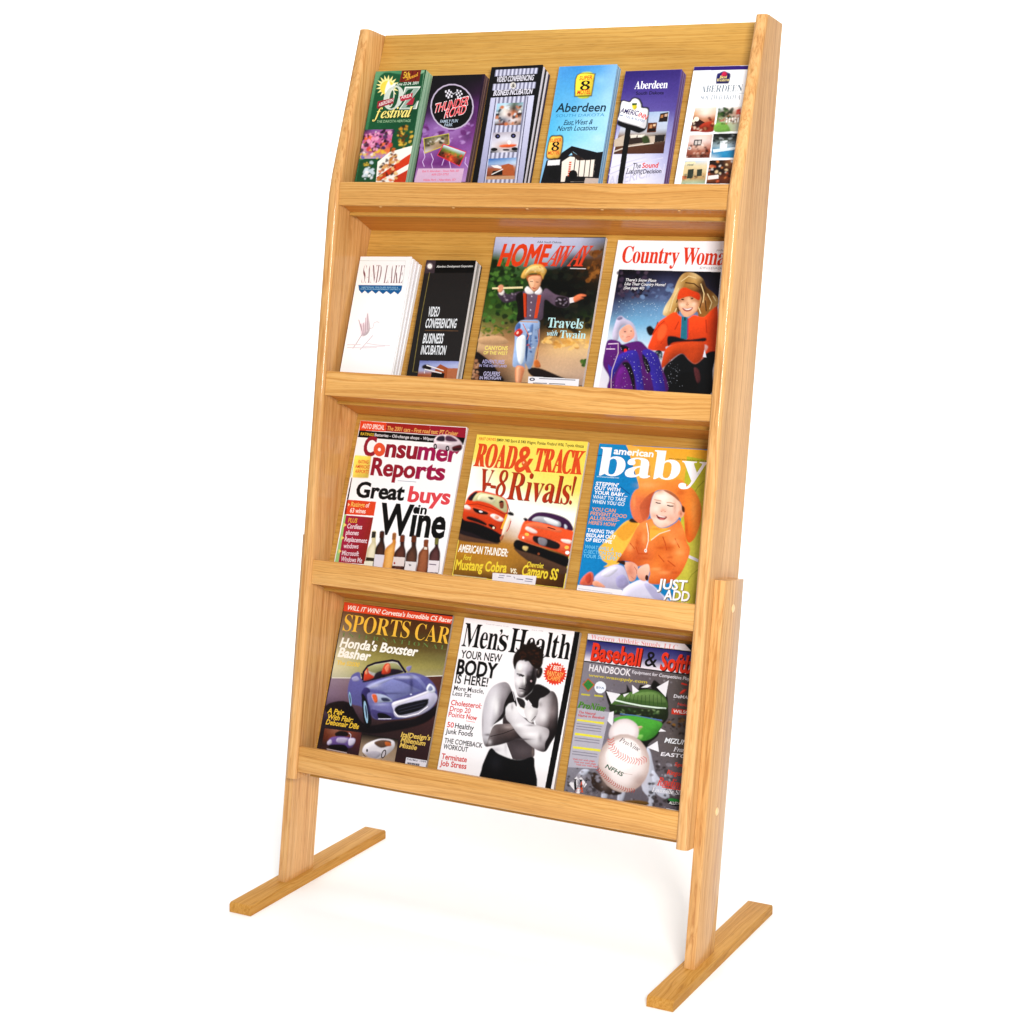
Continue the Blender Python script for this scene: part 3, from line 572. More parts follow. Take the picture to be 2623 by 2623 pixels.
# ------------------------------------------------------------------ what is printed on the covers, in tenths of a millimetre from each cover's top left corner
ART = {}
ART["b1"] = (0, 0.0220, -0.32943, -0.07535, 0.00730, 98, 228, 2, [
("F","#1d5a3a"),
("M","#6fa47d,#4f9068,#8fb795 #3d7d58,#2a6a48,#8db394 #4f8c66,#2f6d4c,#7fae8a",[0,0,949,-8,1034,-1942,18,-1940]),
("S","#175536",[104,-79,496,-65,892,-71,945,-104,975,-1039,1016,-1963,103,-1962,83,-1558,65,-810]),
("P","#7c2718",[509,5,883,-2,880,-213,502,-207]),
("L","#5e1a10",16,[553,-2,543,-200]),
("L","#5e1a10",16,[638,-5,627,-202]),
("L","#5e1a10",16,[722,-8,711,-204]),
("L","#5e1a10",16,[806,-10,795,-207]),
("T","R","#e9bf45","5th",[559,-142,691,-129],110,.1,0),
("T","I","#e0a83a","Annual",[614,-187,848,-101],65,0,0),
("P","#f3e7a0",[518,-285,427,-305,518,-361,417,-347,488,-425,391,-381,430,-470,350,-400,353,-490,301,-403,267,-480,250,-389,183,-444,204,-360,113,-385,169,-320,67,-311,150,-275,51,-233,150,-230,66,-161,168,-191,112,-105,203,-164,181,-72,249,-153,265,-68,300,-159,351,-91,349,-181,428,-140,390,-216,487,-208,417,-259]),
("P","#f2d45a",[424,-304,422,-358,393,-400,343,-423,282,-421,222,-396,175,-351,150,-296,152,-242,181,-199,231,-177,292,-178,352,-204,399,-249]),
("S","#e8ece2",[258,-385,284,-171,349,-259,434,-218,419,-368,394,-474]),
("T","S","#e6efe4","June 22-24, 2001",[458,-266,874,-252],48,.2,1),
("t","R","#ccd3ca","O",[254,-681,633,-683],410,0,0),
("t","R","#e8ebe2","Z",[597,-688,944,-687],400,0,0),
("t","R","#9aaea2","Z",[623,-676,919,-676],369,0,0),
("P","#d9ddcf",[461,-496,459,-542,453,-583,443,-616,430,-639,414,-650,398,-647,382,-631,368,-603,356,-566,349,-522,346,-475,347,-429,353,-388,364,-354,377,-331,393,-321,409,-324,425,-340,439,-368,450,-405,458,-449]),
("P","#2b5f43",[439,-492,438,-531,435,-566,429,-595,420,-615,411,-624,400,-622,390,-609,382,-586,374,-555,370,-518,367,-479,368,-440,372,-405,378,-376,386,-356,396,-346,406,-348,416,-361,425,-384,432,-415,437,-452]),
("P","#a3283c",[153,-537,454,-480,459,-583,159,-653]),
("P","#b8344a",[560,-463,803,-403,805,-506,596,-548]),
("P","#8e2236",[159,-653,232,-599,227,-685]),
("P","#b02c44",[796,-505,852,-485,841,-613,702,-610]),
("T","S","#f2e4e4","ABERDEEN",[192,-628,455,-544],57,.1,1),
("T","S","#f2dede","AREA",[596,-505,790,-473],57,.1,1),
("T","I","#2c3a14","festival",[139,-850,865,-838],186,.05,0),
("T","I","#f4e28a","festival",[123,-837,848,-825],186,.05,0),
("T","S","#9fbf9a","THE DAKOTA HERITAGE",[210,-916,862,-914],43,0,1),
("M","#3a2848,#8a5a9c,#a86aa4,#b47aa8 #a04a8a,#c06aa0,#b05a94,#c878a8 #c86aa0,#d888b0,#d06a8a,#b85a70 #d8b0c4,#a05a80,#d8824a,#e07a3c #c8b040,#c8a8c0,#9a8ac0,#c0c4dc",[6,-1034,559,-1039,571,-1545,9,-1545]),
("B",11,60,["#2a1c30","#c878b0","#e8a8c8","#d84a3a","#e87a3a","#3a2a50","#8a5aa0","#e8d8e0"],19,62,.8,[6,-1034,559,-1039,568,-1530,12,-1536]),
("B",12,26,["#e0b93a","#f0e0e8","#7a6ac0","#d8c04a"],24,57,.6,[22,-1387,537,-1382,559,-1541,14,-1545]),
("B",13,60,["#c8922e","#8a5a1c","#5a3a14","#e0b848","#a0641e","#3a2a12","#6a7a2a"],19,51,.7,[709,-982,895,-985,1007,-1419,903,-1586,749,-1395,654,-1161]),
("P","#f0ebe4",[572,-1435,1031,-1314,1032,-1963,415,-1962,374,-1603]),
("P","#cf4420",[890,-1523,1053,-1419,1046,-1608,468,-1941,408,-1878]),
("P","#c4401f",[776,-1858,1044,-1712,1039,-1963,751,-1963]),
("B",14,50,["#c8863a","#8a4a20","#e0b070","#a8581e","#d86a2a","#5a2a14"],23,60,.6,[628,-1372,770,-1500,797,-1963,426,-1962,447,-1730,626,-1584]),
("P","#1f5636",[19,-1571,355,-1560,398,-1937,28,-1940]),
("B",15,26,["#f0f0f0","#d8e4ee","#c0d0d8"],21,61,.7,[186,-1602,268,-1602,362,-1878,209,-1930,142,-1835]),
("B",16,10,["#c8a83a","#d8b84a","#7a6a2a"],16,35,.7,[73,-1622,306,-1613,293,-1666,86,-1686]),
("B",17,30,["#2a1420","#1c1024","#5a1c3c","#e8a0c0"],19,52,.9,[9,-1045,550,-1054,544,-1414,15,-1409]),
("B",18,26,["#2a140c","#6a2c14","#3a1c10","#e8c890"],19,51,.6,[449,-1519,776,-1416,793,-1942,445,-1941])])
ART["b2"] = (0, 0.0160, -0.22126, -0.08275, 0.00587, 98, 228, 2, [
("F","#2a1430"),
("M","#0b070c,#0d080e,#120a14 #110a14,#1c0f20,#381a3c #3c2048,#4a2456,#6c3478 #8a5aa0,#a880bc,#84408c #a276b4,#80448c,#9058a0 #8a4c94,#6e2c78,#a274b4 #c09acb,#c8a4cc,#b890c4",[-1,1,931,-11,1037,-1848,23,-1847]),
("A","#120a16",.75,[299,-178,889,-193,350,-433]),
("A","#3a1646",.6,[884,-737,1018,-740,934,-988]),
("A","#3c1648",.5,[861,-1071,972,-1072,885,-1196]),
("B",21,40,["#9a70b0","#b890c8","#7a4088","#6a2c70","#a884bc"],28,92,.55,[1,-849,923,-822,952,-1196,27,-1313]),
("L","#d2b6e0",14,[96,-1314,140,-1419,112,-1502,163,-1586]),
("L","#d2b6e0",14,[242,-1357,308,-1462,291,-1545,331,-1629]),
("L","#d2b6e0",14,[607,-1484,670,-1630]),
("L","#d2b6e0",13,[908,-1424,907,-1528,990,-1611]),
("L","#d2b6e0",14,[508,-1442,488,-1567]),
("P","#c3b6cc",[881,-562,887,-674,859,-776,801,-860,716,-920,612,-951,496,-949,377,-915,267,-852,172,-764,102,-659,62,-545,56,-432,84,-328,143,-242,230,-183,336,-153,453,-156,571,-191,681,-256,774,-344,842,-449]),
("P","#0a0708",[856,-561,862,-667,836,-763,781,-843,702,-899,603,-928,495,-926,384,-894,280,-835,191,-752,125,-653,88,-546,82,-439,107,-341,163,-261,244,-204,344,-176,454,-179,565,-212,668,-273,755,-356,820,-455]),
("P","#e6e2ea",[286,-271,314,-265,322,-303,293,-307]),
("P","#e6e2ea",[314,-343,342,-338,350,-376,321,-379]),
("P","#e6e2ea",[328,-299,356,-293,364,-332,335,-335]),
("P","#e6e2ea",[356,-372,384,-366,392,-404,363,-408]),
("P","#e6e2ea",[342,-255,370,-249,378,-288,349,-291]),
("P","#e6e2ea",[370,-328,398,-322,406,-360,377,-364]),
("P","#e6e2ea",[384,-284,412,-278,420,-316,391,-320]),
("P","#e6e2ea",[412,-356,440,-350,448,-389,419,-392]),
("P","#e6e2ea",[500,-250,530,-258,535,-283,507,-287]),
("P","#e6e2ea",[500,-322,531,-329,536,-355,507,-358]),
("P","#e6e2ea",[531,-296,562,-303,567,-328,538,-332]),
("P","#e6e2ea",[532,-367,563,-374,568,-400,539,-403]),
("P","#e6e2ea",[562,-269,593,-276,598,-301,569,-305]),
("P","#e6e2ea",[563,-341,594,-348,599,-373,570,-377]),
("P","#e6e2ea",[594,-314,624,-321,629,-346,601,-350]),
("P","#e6e2ea",[594,-386,625,-393,630,-418,601,-422]),
("L","#d0ccd4",11,[466,-334,366,-285]),
("L","#d0ccd4",11,[444,-334,530,-289]),
("T","S","#f2dcdf","THUNDER",[163,-657,793,-526],160,.3,6),
("T","S","#e8525a","THUNDER",[170,-649,783,-522],143,.3,2),
("T","S","#f2dcdf","ROAD",[382,-750,765,-677],155,.3,6),
("T","S","#e8525a","ROAD",[390,-741,755,-672],138,.3,2),
("T","S","#b8c8d8","FAMILY FUN",[306,-833,632,-825],53,.1,2),
("T","S","#b8c8d8","PARK",[398,-897,551,-891],53,.1,2),
("P","#c8b84a",[41,-1092,512,-1012,560,-1205,120,-1364]),
("M","#4a4c34,#8a8a6a,#5a5a30 #6a5a44,#b09a80,#8a7458 #d0c8c4,#a88a6c,#8a6a4c",[62,-1103,502,-1029,540,-1196,129,-1343]),
("B",22,24,["#2a2a1c","#5a5a2c","#d8d4cc","#7a6a4a"],18,50,.5,[78,-1114,496,-1045,522,-1150,120,-1251]),
("P","#d83a4a",[439,-1191,900,-1337,825,-1589,363,-1395]),
("M","#c8dcea,#d4e4ec,#b8cce0 #6a7a34,#8a9440,#708038 #3a3a20,#c8482c,#3a3020 #20180f,#b8402a,#2a2416",[453,-1212,884,-1345,812,-1569,379,-1387]),
("B",23,22,["#d8502c","#e8743c","#1c140e","#50501f"],18,41,.6,[483,-1317,837,-1403,799,-1548,421,-1400]),
("P","#d6b6d0",[55,-1617,912,-1621,905,-1858,30,-1858]),
("T","S","#e2607a","Exit 9, Aberdeen - Sioux Falls, SD",[144,-1683,825,-1676],34,.15,2),
("T","S","#e2607a","605-225-2722",[331,-1739,648,-1734],33,.15,2),
("T","S","#e2607a","Wylie Park - Aberdeen, SD",[189,-1833,792,-1827],33,.15,2)])
ART["b3"] = (0, 0.0210, -0.11097, -0.07264, 0.02000, 93, 232, 2, [
("F","#0b0a0e"),
("M","#74748c,#dcdcf0 #74748c,#dcdcf0",[80,-51,115,-51,118,-163,82,-164]),
("M","#dcdcf0,#74748c #dcdcf0,#74748c",[115,-51,151,-51,153,-163,118,-163]),
("M","#74748c,#dcdcf0 #74748c,#dcdcf0",[151,-51,186,-51,188,-162,153,-163]),
("M","#dcdcf0,#74748c #dcdcf0,#74748c",[186,-51,222,-51,224,-161,188,-162]),
("M","#74748c,#dcdcf0 #74748c,#dcdcf0",[222,-51,257,-51,259,-161,224,-161]),
("M","#dcdcf0,#74748c #dcdcf0,#74748c",[257,-51,292,-51,294,-160,259,-161]),
("M","#74748c,#dcdcf0 #74748c,#dcdcf0",[292,-51,328,-51,329,-159,294,-160]),
("M","#dcdcf0,#74748c #dcdcf0,#74748c",[328,-51,363,-51,365,-159,329,-159]),
("M","#74748c,#dcdcf0 #74748c,#dcdcf0",[363,-51,398,-51,400,-158,365,-159]),
("M","#dcdcf0,#74748c #dcdcf0,#74748c",[398,-51,434,-51,435,-157,400,-158]),
("M","#74748c,#dcdcf0 #74748c,#dcdcf0",[434,-51,469,-51,470,-157,435,-157]),
("M","#dcdcf0,#74748c #dcdcf0,#74748c",[469,-51,504,-51,505,-156,470,-157]),
("M","#74748c,#dcdcf0 #74748c,#dcdcf0",[504,-51,539,-51,540,-155,505,-156]),
("M","#dcdcf0,#74748c #dcdcf0,#74748c",[539,-51,574,-51,575,-155,540,-155]),
("M","#74748c,#dcdcf0 #74748c,#dcdcf0",[574,-51,609,-52,610,-154,575,-155]),
("M","#dcdcf0,#74748c #dcdcf0,#74748c",[609,-52,644,-52,644,-153,610,-154]),
("M","#74748c,#dcdcf0 #74748c,#dcdcf0",[644,-52,679,-52,679,-152,644,-153]),
("M","#dcdcf0,#74748c #dcdcf0,#74748c",[679,-52,714,-52,714,-152,679,-152]),
("M","#74748c,#dcdcf0 #74748c,#dcdcf0",[714,-52,749,-52,749,-151,714,-152]),
("M","#dcdcf0,#74748c #dcdcf0,#74748c",[749,-52,784,-52,783,-150,749,-151]),
("M","#74748c,#dcdcf0 #74748c,#dcdcf0",[784,-52,819,-52,818,-150,783,-150]),
("M","#dcdcf0,#74748c #dcdcf0,#74748c",[819,-52,853,-52,853,-149,818,-150]),
("M","#74748c,#dcdcf0 #74748c,#dcdcf0",[79,-294,115,-293,117,-406,82,-406]),
("M","#dcdcf0,#74748c #dcdcf0,#74748c",[115,-293,150,-293,153,-406,117,-406]),
("M","#74748c,#dcdcf0 #74748c,#dcdcf0",[150,-293,186,-293,188,-405,153,-406]),
("M","#dcdcf0,#74748c #dcdcf0,#74748c",[186,-293,222,-293,224,-405,188,-405]),
("M","#74748c,#dcdcf0 #74748c,#dcdcf0",[222,-293,257,-293,259,-405,224,-405]),
("M","#dcdcf0,#74748c #dcdcf0,#74748c",[257,-293,293,-293,295,-404,259,-405]),
("M","#74748c,#dcdcf0 #74748c,#dcdcf0",[293,-293,328,-293,330,-404,295,-404]),
("M","#dcdcf0,#74748c #dcdcf0,#74748c",[328,-293,364,-293,366,-404,330,-404]),
("M","#74748c,#dcdcf0 #74748c,#dcdcf0",[364,-293,399,-293,401,-403,366,-404]),
("M","#dcdcf0,#74748c #dcdcf0,#74748c",[399,-293,434,-293,436,-403,401,-403]),
("M","#74748c,#dcdcf0 #74748c,#dcdcf0",[434,-293,470,-293,472,-403,436,-403]),
("M","#dcdcf0,#74748c #dcdcf0,#74748c",[470,-293,505,-293,507,-402,472,-403]),
("M","#74748c,#dcdcf0 #74748c,#dcdcf0",[505,-293,540,-293,542,-402,507,-402]),
("M","#dcdcf0,#74748c #dcdcf0,#74748c",[540,-293,575,-292,577,-402,542,-402]),
("M","#74748c,#dcdcf0 #74748c,#dcdcf0",[575,-292,611,-292,612,-402,577,-402]),
("M","#dcdcf0,#74748c #dcdcf0,#74748c",[611,-292,646,-292,647,-401,612,-402]),
("M","#74748c,#dcdcf0 #74748c,#dcdcf0",[646,-292,681,-292,683,-401,647,-401]),
("M","#dcdcf0,#74748c #dcdcf0,#74748c",[681,-292,716,-292,718,-401,683,-401]),
("M","#74748c,#dcdcf0 #74748c,#dcdcf0",[716,-292,751,-292,752,-400,718,-401]),
("M","#dcdcf0,#74748c #dcdcf0,#74748c",[751,-292,786,-292,787,-400,752,-400]),
("M","#74748c,#dcdcf0 #74748c,#dcdcf0",[786,-292,821,-292,822,-400,787,-400]),
("M","#dcdcf0,#74748c #dcdcf0,#74748c",[821,-292,856,-292,857,-399,822,-400]),
("M","#74748c,#dcdcf0 #74748c,#dcdcf0",[84,-532,123,-531,143,-1985,102,-1984]),
("M","#dcdcf0,#74748c #dcdcf0,#74748c",[123,-531,163,-530,184,-1986,143,-1985]),
("M","#74748c,#dcdcf0 #74748c,#dcdcf0",[163,-530,202,-530,225,-1986,184,-1986]),
("M","#dcdcf0,#74748c #dcdcf0,#74748c",[202,-530,241,-529,266,-1987,225,-1986]),
("M","#74748c,#dcdcf0 #74748c,#dcdcf0",[241,-529,280,-528,307,-1987,266,-1987]),
("M","#dcdcf0,#74748c #dcdcf0,#74748c",[280,-528,319,-528,347,-1988,307,-1987]),
("M","#74748c,#dcdcf0 #74748c,#dcdcf0",[319,-528,358,-527,388,-1989,347,-1988]),
("M","#dcdcf0,#74748c #dcdcf0,#74748c",[358,-527,397,-527,428,-1989,388,-1989]),
("M","#74748c,#dcdcf0 #74748c,#dcdcf0",[397,-527,436,-526,469,-1990,428,-1989]),
("M","#dcdcf0,#74748c #dcdcf0,#74748c",[436,-526,475,-525,509,-1990,469,-1990]),
("M","#74748c,#dcdcf0 #74748c,#dcdcf0",[475,-525,514,-525,550,-1991,509,-1990]),
("M","#dcdcf0,#74748c #dcdcf0,#74748c",[514,-525,552,-524,590,-1991,550,-1991]),
("M","#74748c,#dcdcf0 #74748c,#dcdcf0",[552,-524,591,-523,631,-1992,590,-1991]),
("M","#dcdcf0,#74748c #dcdcf0,#74748c",[591,-523,630,-523,671,-1993,631,-1992]),
("M","#74748c,#dcdcf0 #74748c,#dcdcf0",[630,-523,668,-522,711,-1993,671,-1993]),
("M","#dcdcf0,#74748c #dcdcf0,#74748c",[668,-522,707,-521,751,-1994,711,-1993]),
("M","#74748c,#dcdcf0 #74748c,#dcdcf0",[707,-521,745,-521,791,-1994,751,-1994]),
("M","#dcdcf0,#74748c #dcdcf0,#74748c",[745,-521,784,-520,831,-1995,791,-1994]),
("M","#74748c,#dcdcf0 #74748c,#dcdcf0",[784,-520,822,-520,871,-1995,831,-1995]),
("M","#dcdcf0,#74748c #dcdcf0,#74748c",[822,-520,861,-519,911,-1996,871,-1995]),
("M","#c6c6de,#c6c6de #a4a4c4,#a4a4c4",[84,-532,172,-531,226,-1986,102,-1984]),
("M","#d0d0e6,#d0d0e6 #b0b0cc,#b0b0cc",[750,-527,861,-519,911,-1996,812,-1995]),
("L","#5a5a74",18,[176,-541,221,-1986]),
("L","#5a5a74",17,[751,-531,808,-1995]),
("t","S","#e9e6f2","VIDEO CONFERENCING",[135,-262,802,-257],89,.12,6),
("P","#d8d2cc",[506,-338,505,-362,493,-381,473,-391,449,-390,425,-378,406,-358,396,-333,397,-309,409,-290,429,-280,454,-281,478,-293,496,-313]),
("T","S","#15131a","&",[426,-366,487,-366],63,0,4),
("T","S","#e9e6f2","BUSINESS INCUBATION",[122,-496,817,-491],88,.12,6),
("M","#a8d0e4,#b8d8e8,#6a7a6a,#88b0c0 #a0c8dc,#e0d8d0,#4a4038,#c0c8c8 #20242c,#e8e0dc,#c87a50,#1c2028 #d8dce4,#7a7a88,#e0dce0,#c8a898 #3a2c28,#8a4a34,#c89a80,#3a3430",[213,-636,686,-632,705,-1015,236,-1010]),
("B",31,36,["#181820","#f0eeee","#c8784c","#d8e0e8","#5a3428","#2a3440"],18,53,.8,[232,-678,667,-673,699,-1003,245,-1000]),
("M","#b0a8b4,#b8b0bc,#c0b8c0 #c8c4d4,#dcdae4,#c8c4d0 #dcdae4,#c8a898,#e0dce4 #101014,#d8d4dc,#141418",[225,-1134,718,-1127,721,-1474,243,-1476]),
("P","#1a1822",[373,-1199,371,-1217,360,-1231,342,-1239,321,-1238,300,-1230,284,-1215,276,-1197,278,-1179,289,-1165,306,-1157,328,-1158,349,-1167,365,-1181]),
("P","#5a5a90",[346,-1199,346,-1206,342,-1211,336,-1214,328,-1214,320,-1211,314,-1205,311,-1198,312,-1191,316,-1185,322,-1182,330,-1182,337,-1186,343,-1191]),
("P","#1a1822",[655,-1199,654,-1216,643,-1230,625,-1238,604,-1237,583,-1229,567,-1214,559,-1196,561,-1178,572,-1164,590,-1157,611,-1157,632,-1166,647,-1181]),
("P","#5a5a90",[625,-1198,624,-1205,621,-1211,614,-1214,606,-1213,599,-1210,593,-1204,590,-1197,590,-1190,594,-1184,601,-1181,608,-1181,616,-1185,622,-1191]),
("S","#d8602c",[396,-1354,567,-1338,699,-1351,620,-1390,423,-1386]),
("P","#e8e0e0",[588,-1308,587,-1324,580,-1336,567,-1343,552,-1343,536,-1335,524,-1322,518,-1306,519,-1290,526,-1277,539,-1270,554,-1271,570,-1278,582,-1291]),
("P","#101014",[364,-1421,360,-1434,345,-1443,322,-1448,294,-1448,269,-1442,250,-1431,241,-1418,245,-1406,260,-1396,284,-1391,312,-1392,337,-1398,356,-1409]),
("P","#101014",[725,-1421,721,-1434,707,-1443,686,-1448,661,-1448,637,-1442,620,-1431,612,-1419,615,-1406,629,-1397,651,-1392,676,-1392,699,-1398,717,-1409]),
("P","#101014",[584,-1434,579,-1441,562,-1447,536,-1449,507,-1449,480,-1445,461,-1439,453,-1431,459,-1424,476,-1419,501,-1417,531,-1417,557,-1421,576,-1427]),
("M","#3a6cb0,#5a84bc,#8aa8d0 #8aa8d0,#a0b8d8,#c0d0e4 #a05a3c,#b06848,#b88064 #8a4c30,#a06848,#8a5a40 #4a2c1e,#6a4430,#5a3826",[228,-1576,729,-1566,757,-1923,248,-1927]),
("P","#e8e4e4",[292,-1691,412,-1689,529,-1736,510,-1752,354,-1729]),
("P","#b06038",[478,-1694,603,-1666,696,-1698,750,-1882,529,-1858]),
("P","#201410",[342,-1784,515,-1776,529,-1854,335,-1865]),
("L","#efe9e6",15,[331,-1845,522,-1756]),
("P","#c49a78",[240,-1874,750,-1872,758,-1927,248,-1927])])
ART["b4"] = (0, 0.0160, 0.00885, -0.07248, 0.01296, 101, 228, 2, [
("F","#8cc0e6"),
("M","#56a0da,#4596d6,#5aa2da,#8cbce6 #5aa8dc,#56a6dc,#72b4e0,#98c6ea #62b2e0,#66b4e0,#8cc6e8,#a4d2ee #5cb6e0,#76c2e6,#9cd2ee,#aadaf2 #5cbce4,#82cceb,#9cd6ef,#a8d8ee #8ccce8,#a0d6ee,#b4deee,#b0d8e8",[1,0,1003,-6,1033,-1488,4,-1495]),
("A","#9ccdee",.6,[768,-257,902,-262,782,-344]),
("A","#a8d4f0",.6,[931,-565,1020,-568,953,-695]),
("A","#7fc0e6",.6,[655,-773,812,-777,666,-838]),
("A","#c2e2f4",.6,[889,-1230,1022,-1232,904,-1316]),
("A","#94cfec",.6,[551,-1202,685,-1205,560,-1258]),
("A","#6cb4e2",.6,[241,-588,332,-591,264,-720]),
("A","#b6dbf2",.6,[1026,-997,1093,-999,1055,-1169]),
("A","#4e9ad8",.6,[118,-147,209,-151,134,-236]),
("P","#17161a",[54,-1582,292,-1521,1058,-1446,1079,-2146,-5,-2141]),
("S","#cdd848",[398,-168,429,-115,576,-116,600,-165]),
("S","#cdd848",[407,-506,607,-495,599,-551,465,-556]),
("S","#2c2410",[336,-151,640,-140,656,-177,657,-501,630,-522,374,-523,351,-496]),
("S","#f2d94a",[351,-160,624,-150,639,-183,642,-487,622,-504,385,-506,367,-483]),
("T","S","#d94a24","SUPER",[389,-244,616,-235],66,.05,5),
("T","R","#14100a","8",[427,-413,598,-412],149,0,0),
("T","S","#d94a24","MOTEL",[394,-484,627,-478],70,.05,5),
("T","S","#14384a","Aberdeen",[73,-771,937,-781],144,.08,5),
("T","S","#3f90bc","SOUTH DAKOTA",[84,-859,928,-862],48,.1,0),
("T","S","#184860","East,West &",[255,-993,755,-991],83,.25,3),
("T","S","#184860","North Locations",[157,-1090,848,-1092],83,.25,3),
("P","#f0e6dc",[330,-1607,450,-1523,837,-1571,900,-1550,923,-1944,366,-1940]),
("P","#15141b",[245,-1585,299,-1456,453,-1347,999,-1484,1002,-1531,940,-1577,729,-1591,492,-1442,329,-1603,281,-1639]),
("P","#3a2a24",[455,-1426,729,-1587,595,-1589,491,-1502]),
("L","#221c1e",16,[551,-1524,570,-1867]),
("L","#221c1e",16,[633,-1525,653,-1867]),
("L","#221c1e",16,[729,-1527,749,-1868]),
("L","#221c1e",16,[818,-1528,837,-1869]),
("L","#221c1e",16,[892,-1529,910,-1870]),
("P","#d25a30",[456,-1609,496,-1609,496,-1635,456,-1634]),
("P","#d25a30",[458,-1645,498,-1646,498,-1671,458,-1671]),
("P","#d25a30",[460,-1682,500,-1682,500,-1708,460,-1707]),
("P","#d25a30",[462,-1718,502,-1719,502,-1744,462,-1744]),
("P","#d25a30",[463,-1755,504,-1755,504,-1781,463,-1780]),
("P","#d25a30",[465,-1791,506,-1791,506,-1817,465,-1817]),
("P","#d25a30",[467,-1827,508,-1828,508,-1853,467,-1853]),
("P","#1c1a1c",[439,-1844,954,-1866,958,-1944,433,-1940]),
("P","#0c0c0e",[636,-1825,635,-1858,618,-1885,591,-1899,557,-1899,524,-1884,498,-1857,484,-1823,486,-1790,503,-1763,530,-1749,564,-1749,597,-1764,623,-1791]),
("P","#101012",[334,-1811,331,-1848,307,-1878,268,-1894,222,-1894,178,-1877,143,-1847,126,-1809,130,-1772,154,-1742,192,-1726,239,-1726,283,-1743,317,-1774]),
("P","#e9e7ea",[81,-1582,292,-1572,294,-1660,83,-1669]),
("P","#c8b8b0",[779,-1879,1046,-1892,1050,-1977,774,-1975]),
("S","#2c2410",[41,-1201,143,-1164,280,-1197,287,-1521,186,-1562,36,-1530]),
("S","#f0bd58",[57,-1219,147,-1186,265,-1214,272,-1507,183,-1541,52,-1517]),
("T","S","#d5522a","SUPER",[55,-1279,261,-1270],57,.05,5),
("T","R","#14100a","8",[103,-1423,238,-1421],144,0,0),
("T","S","#d5522a","MOTEL",[60,-1487,267,-1481],57,.05,5)])
ART["b5"] = (0, 0.0180, 0.12694, -0.08389, 0.00864, 95, 218, 2, [
("F","#5a4a96"),
("M","#352574,#382878,#3e2c7a #4a3a8e,#4e3e90,#4e3e8c #6a5ca6,#6456a0,#5e509a #a4a6d0,#8c8cc0,#8a88bc #d8d8ea,#c8c8e0,#a2a2cc #e4e2ee,#e2e0f0,#b8b8da #e0deea,#ecebf5,#d0d0e6",[0,0,930,-9,969,-1863,21,-1860]),
("T","R","#f4f2fa","Aberdeen",[197,-303,751,-303],129,0,0),
("T","S","#1b1336","South Dakota",[239,-400,708,-402],52,0,5),
("M","#9ab0d0,#a8bcd8,#b4c4dc #a8b8d4,#b8c4d8,#c0cade #c8ccd8,#c4c8d4,#bcc4d4 #8a6a50,#a89888,#6a5a4c #6a4630,#5c3a2a,#4a2c20 #54342a,#5a3628,#4c2a20",[93,-694,849,-685,866,-1370,30,-1374]),
("P","#2a1c18",[704,-719,838,-697,842,-853,698,-859]),
("P","#b07a4c",[719,-745,761,-738,759,-788,716,-792]),
("P","#c8a890",[781,-730,829,-722,828,-769,782,-772]),
("P","#6a3c24",[525,-868,677,-863,682,-1023,528,-1029]),
("P","#c49064",[563,-901,605,-897,604,-954,561,-958]),
("P","#e0c0a0",[615,-891,657,-888,657,-924,619,-927]),
("P","#24140e",[552,-964,669,-955,673,-1008,539,-1017]),
("P","#c8b8a8",[2,-1136,156,-1063,249,-1097,851,-1085,854,-1169,14,-1253]),
("P","#3a2c26",[247,-1086,505,-1069,546,-1186,249,-1224]),
("P","#e0d8cc",[265,-1065,373,-1056,370,-1103,274,-1114]),
("P","#e6dfd4",[385,-1067,503,-1058,499,-1100,392,-1105]),
("S","#3c4a28",[467,-1100,550,-1080,607,-1165,596,-1228,506,-1206]),
("P","#2a2422",[677,-1071,843,-1064,848,-1169,686,-1187]),
("L","#d8ccc0",20,[27,-1331,275,-1245,677,-1198]),
("L","#cfcde2",18,[5,-1708,452,-1521,867,-1441]),
("L","#cfcde2",18,[9,-1603,318,-1499,689,-1398]),
("t","S","#cfcde4","AMERICINN",[38,-1898,941,-1692],150,.2,4),
("S","#101014",[-11,-527,34,-478,148,-503,184,-456,238,-441,316,-468,377,-547,395,-598,499,-626,517,-783,513,-963,402,-1027,227,-969,17,-891,11,-795]),
("S","#f3f1f5",[21,-534,51,-500,160,-526,196,-478,237,-462,303,-489,354,-563,372,-619,481,-645,495,-783,489,-952,349,-916,26,-816,22,-731]),
("L","#d8d0d8",13,[23,-645,496,-762]),
("S","#d8c832",[204,-553,264,-544,297,-609,260,-650,222,-618]),
("P","#3c5c2c",[197,-538,284,-536,286,-570,208,-572]),
("T","S","#2c2468","AMERIC",[22,-688,329,-750],81,.05,5),
("T","S","#d8402c","INN",[334,-754,484,-817],73,.05,5),
("T","S","#7a92b4","MOTEL & SUITES",[29,-744,460,-859],34,.05,2),
("P","#0d0d10",[13,-891,513,-965,403,-1031,255,-980,271,-1861,180,-1861,162,-947]),
("T","S","#3a3646","The",[388,-1605,526,-1604],84,.05,1),
("T","S","#d8412c","Sound",[547,-1602,812,-1598],80,.05,7),
("T","I","#3c3850","Lodging",[291,-1699,571,-1690],93,0,0),
("T","S","#4a4658","Decision",[578,-1694,882,-1686],67,.05,6)])
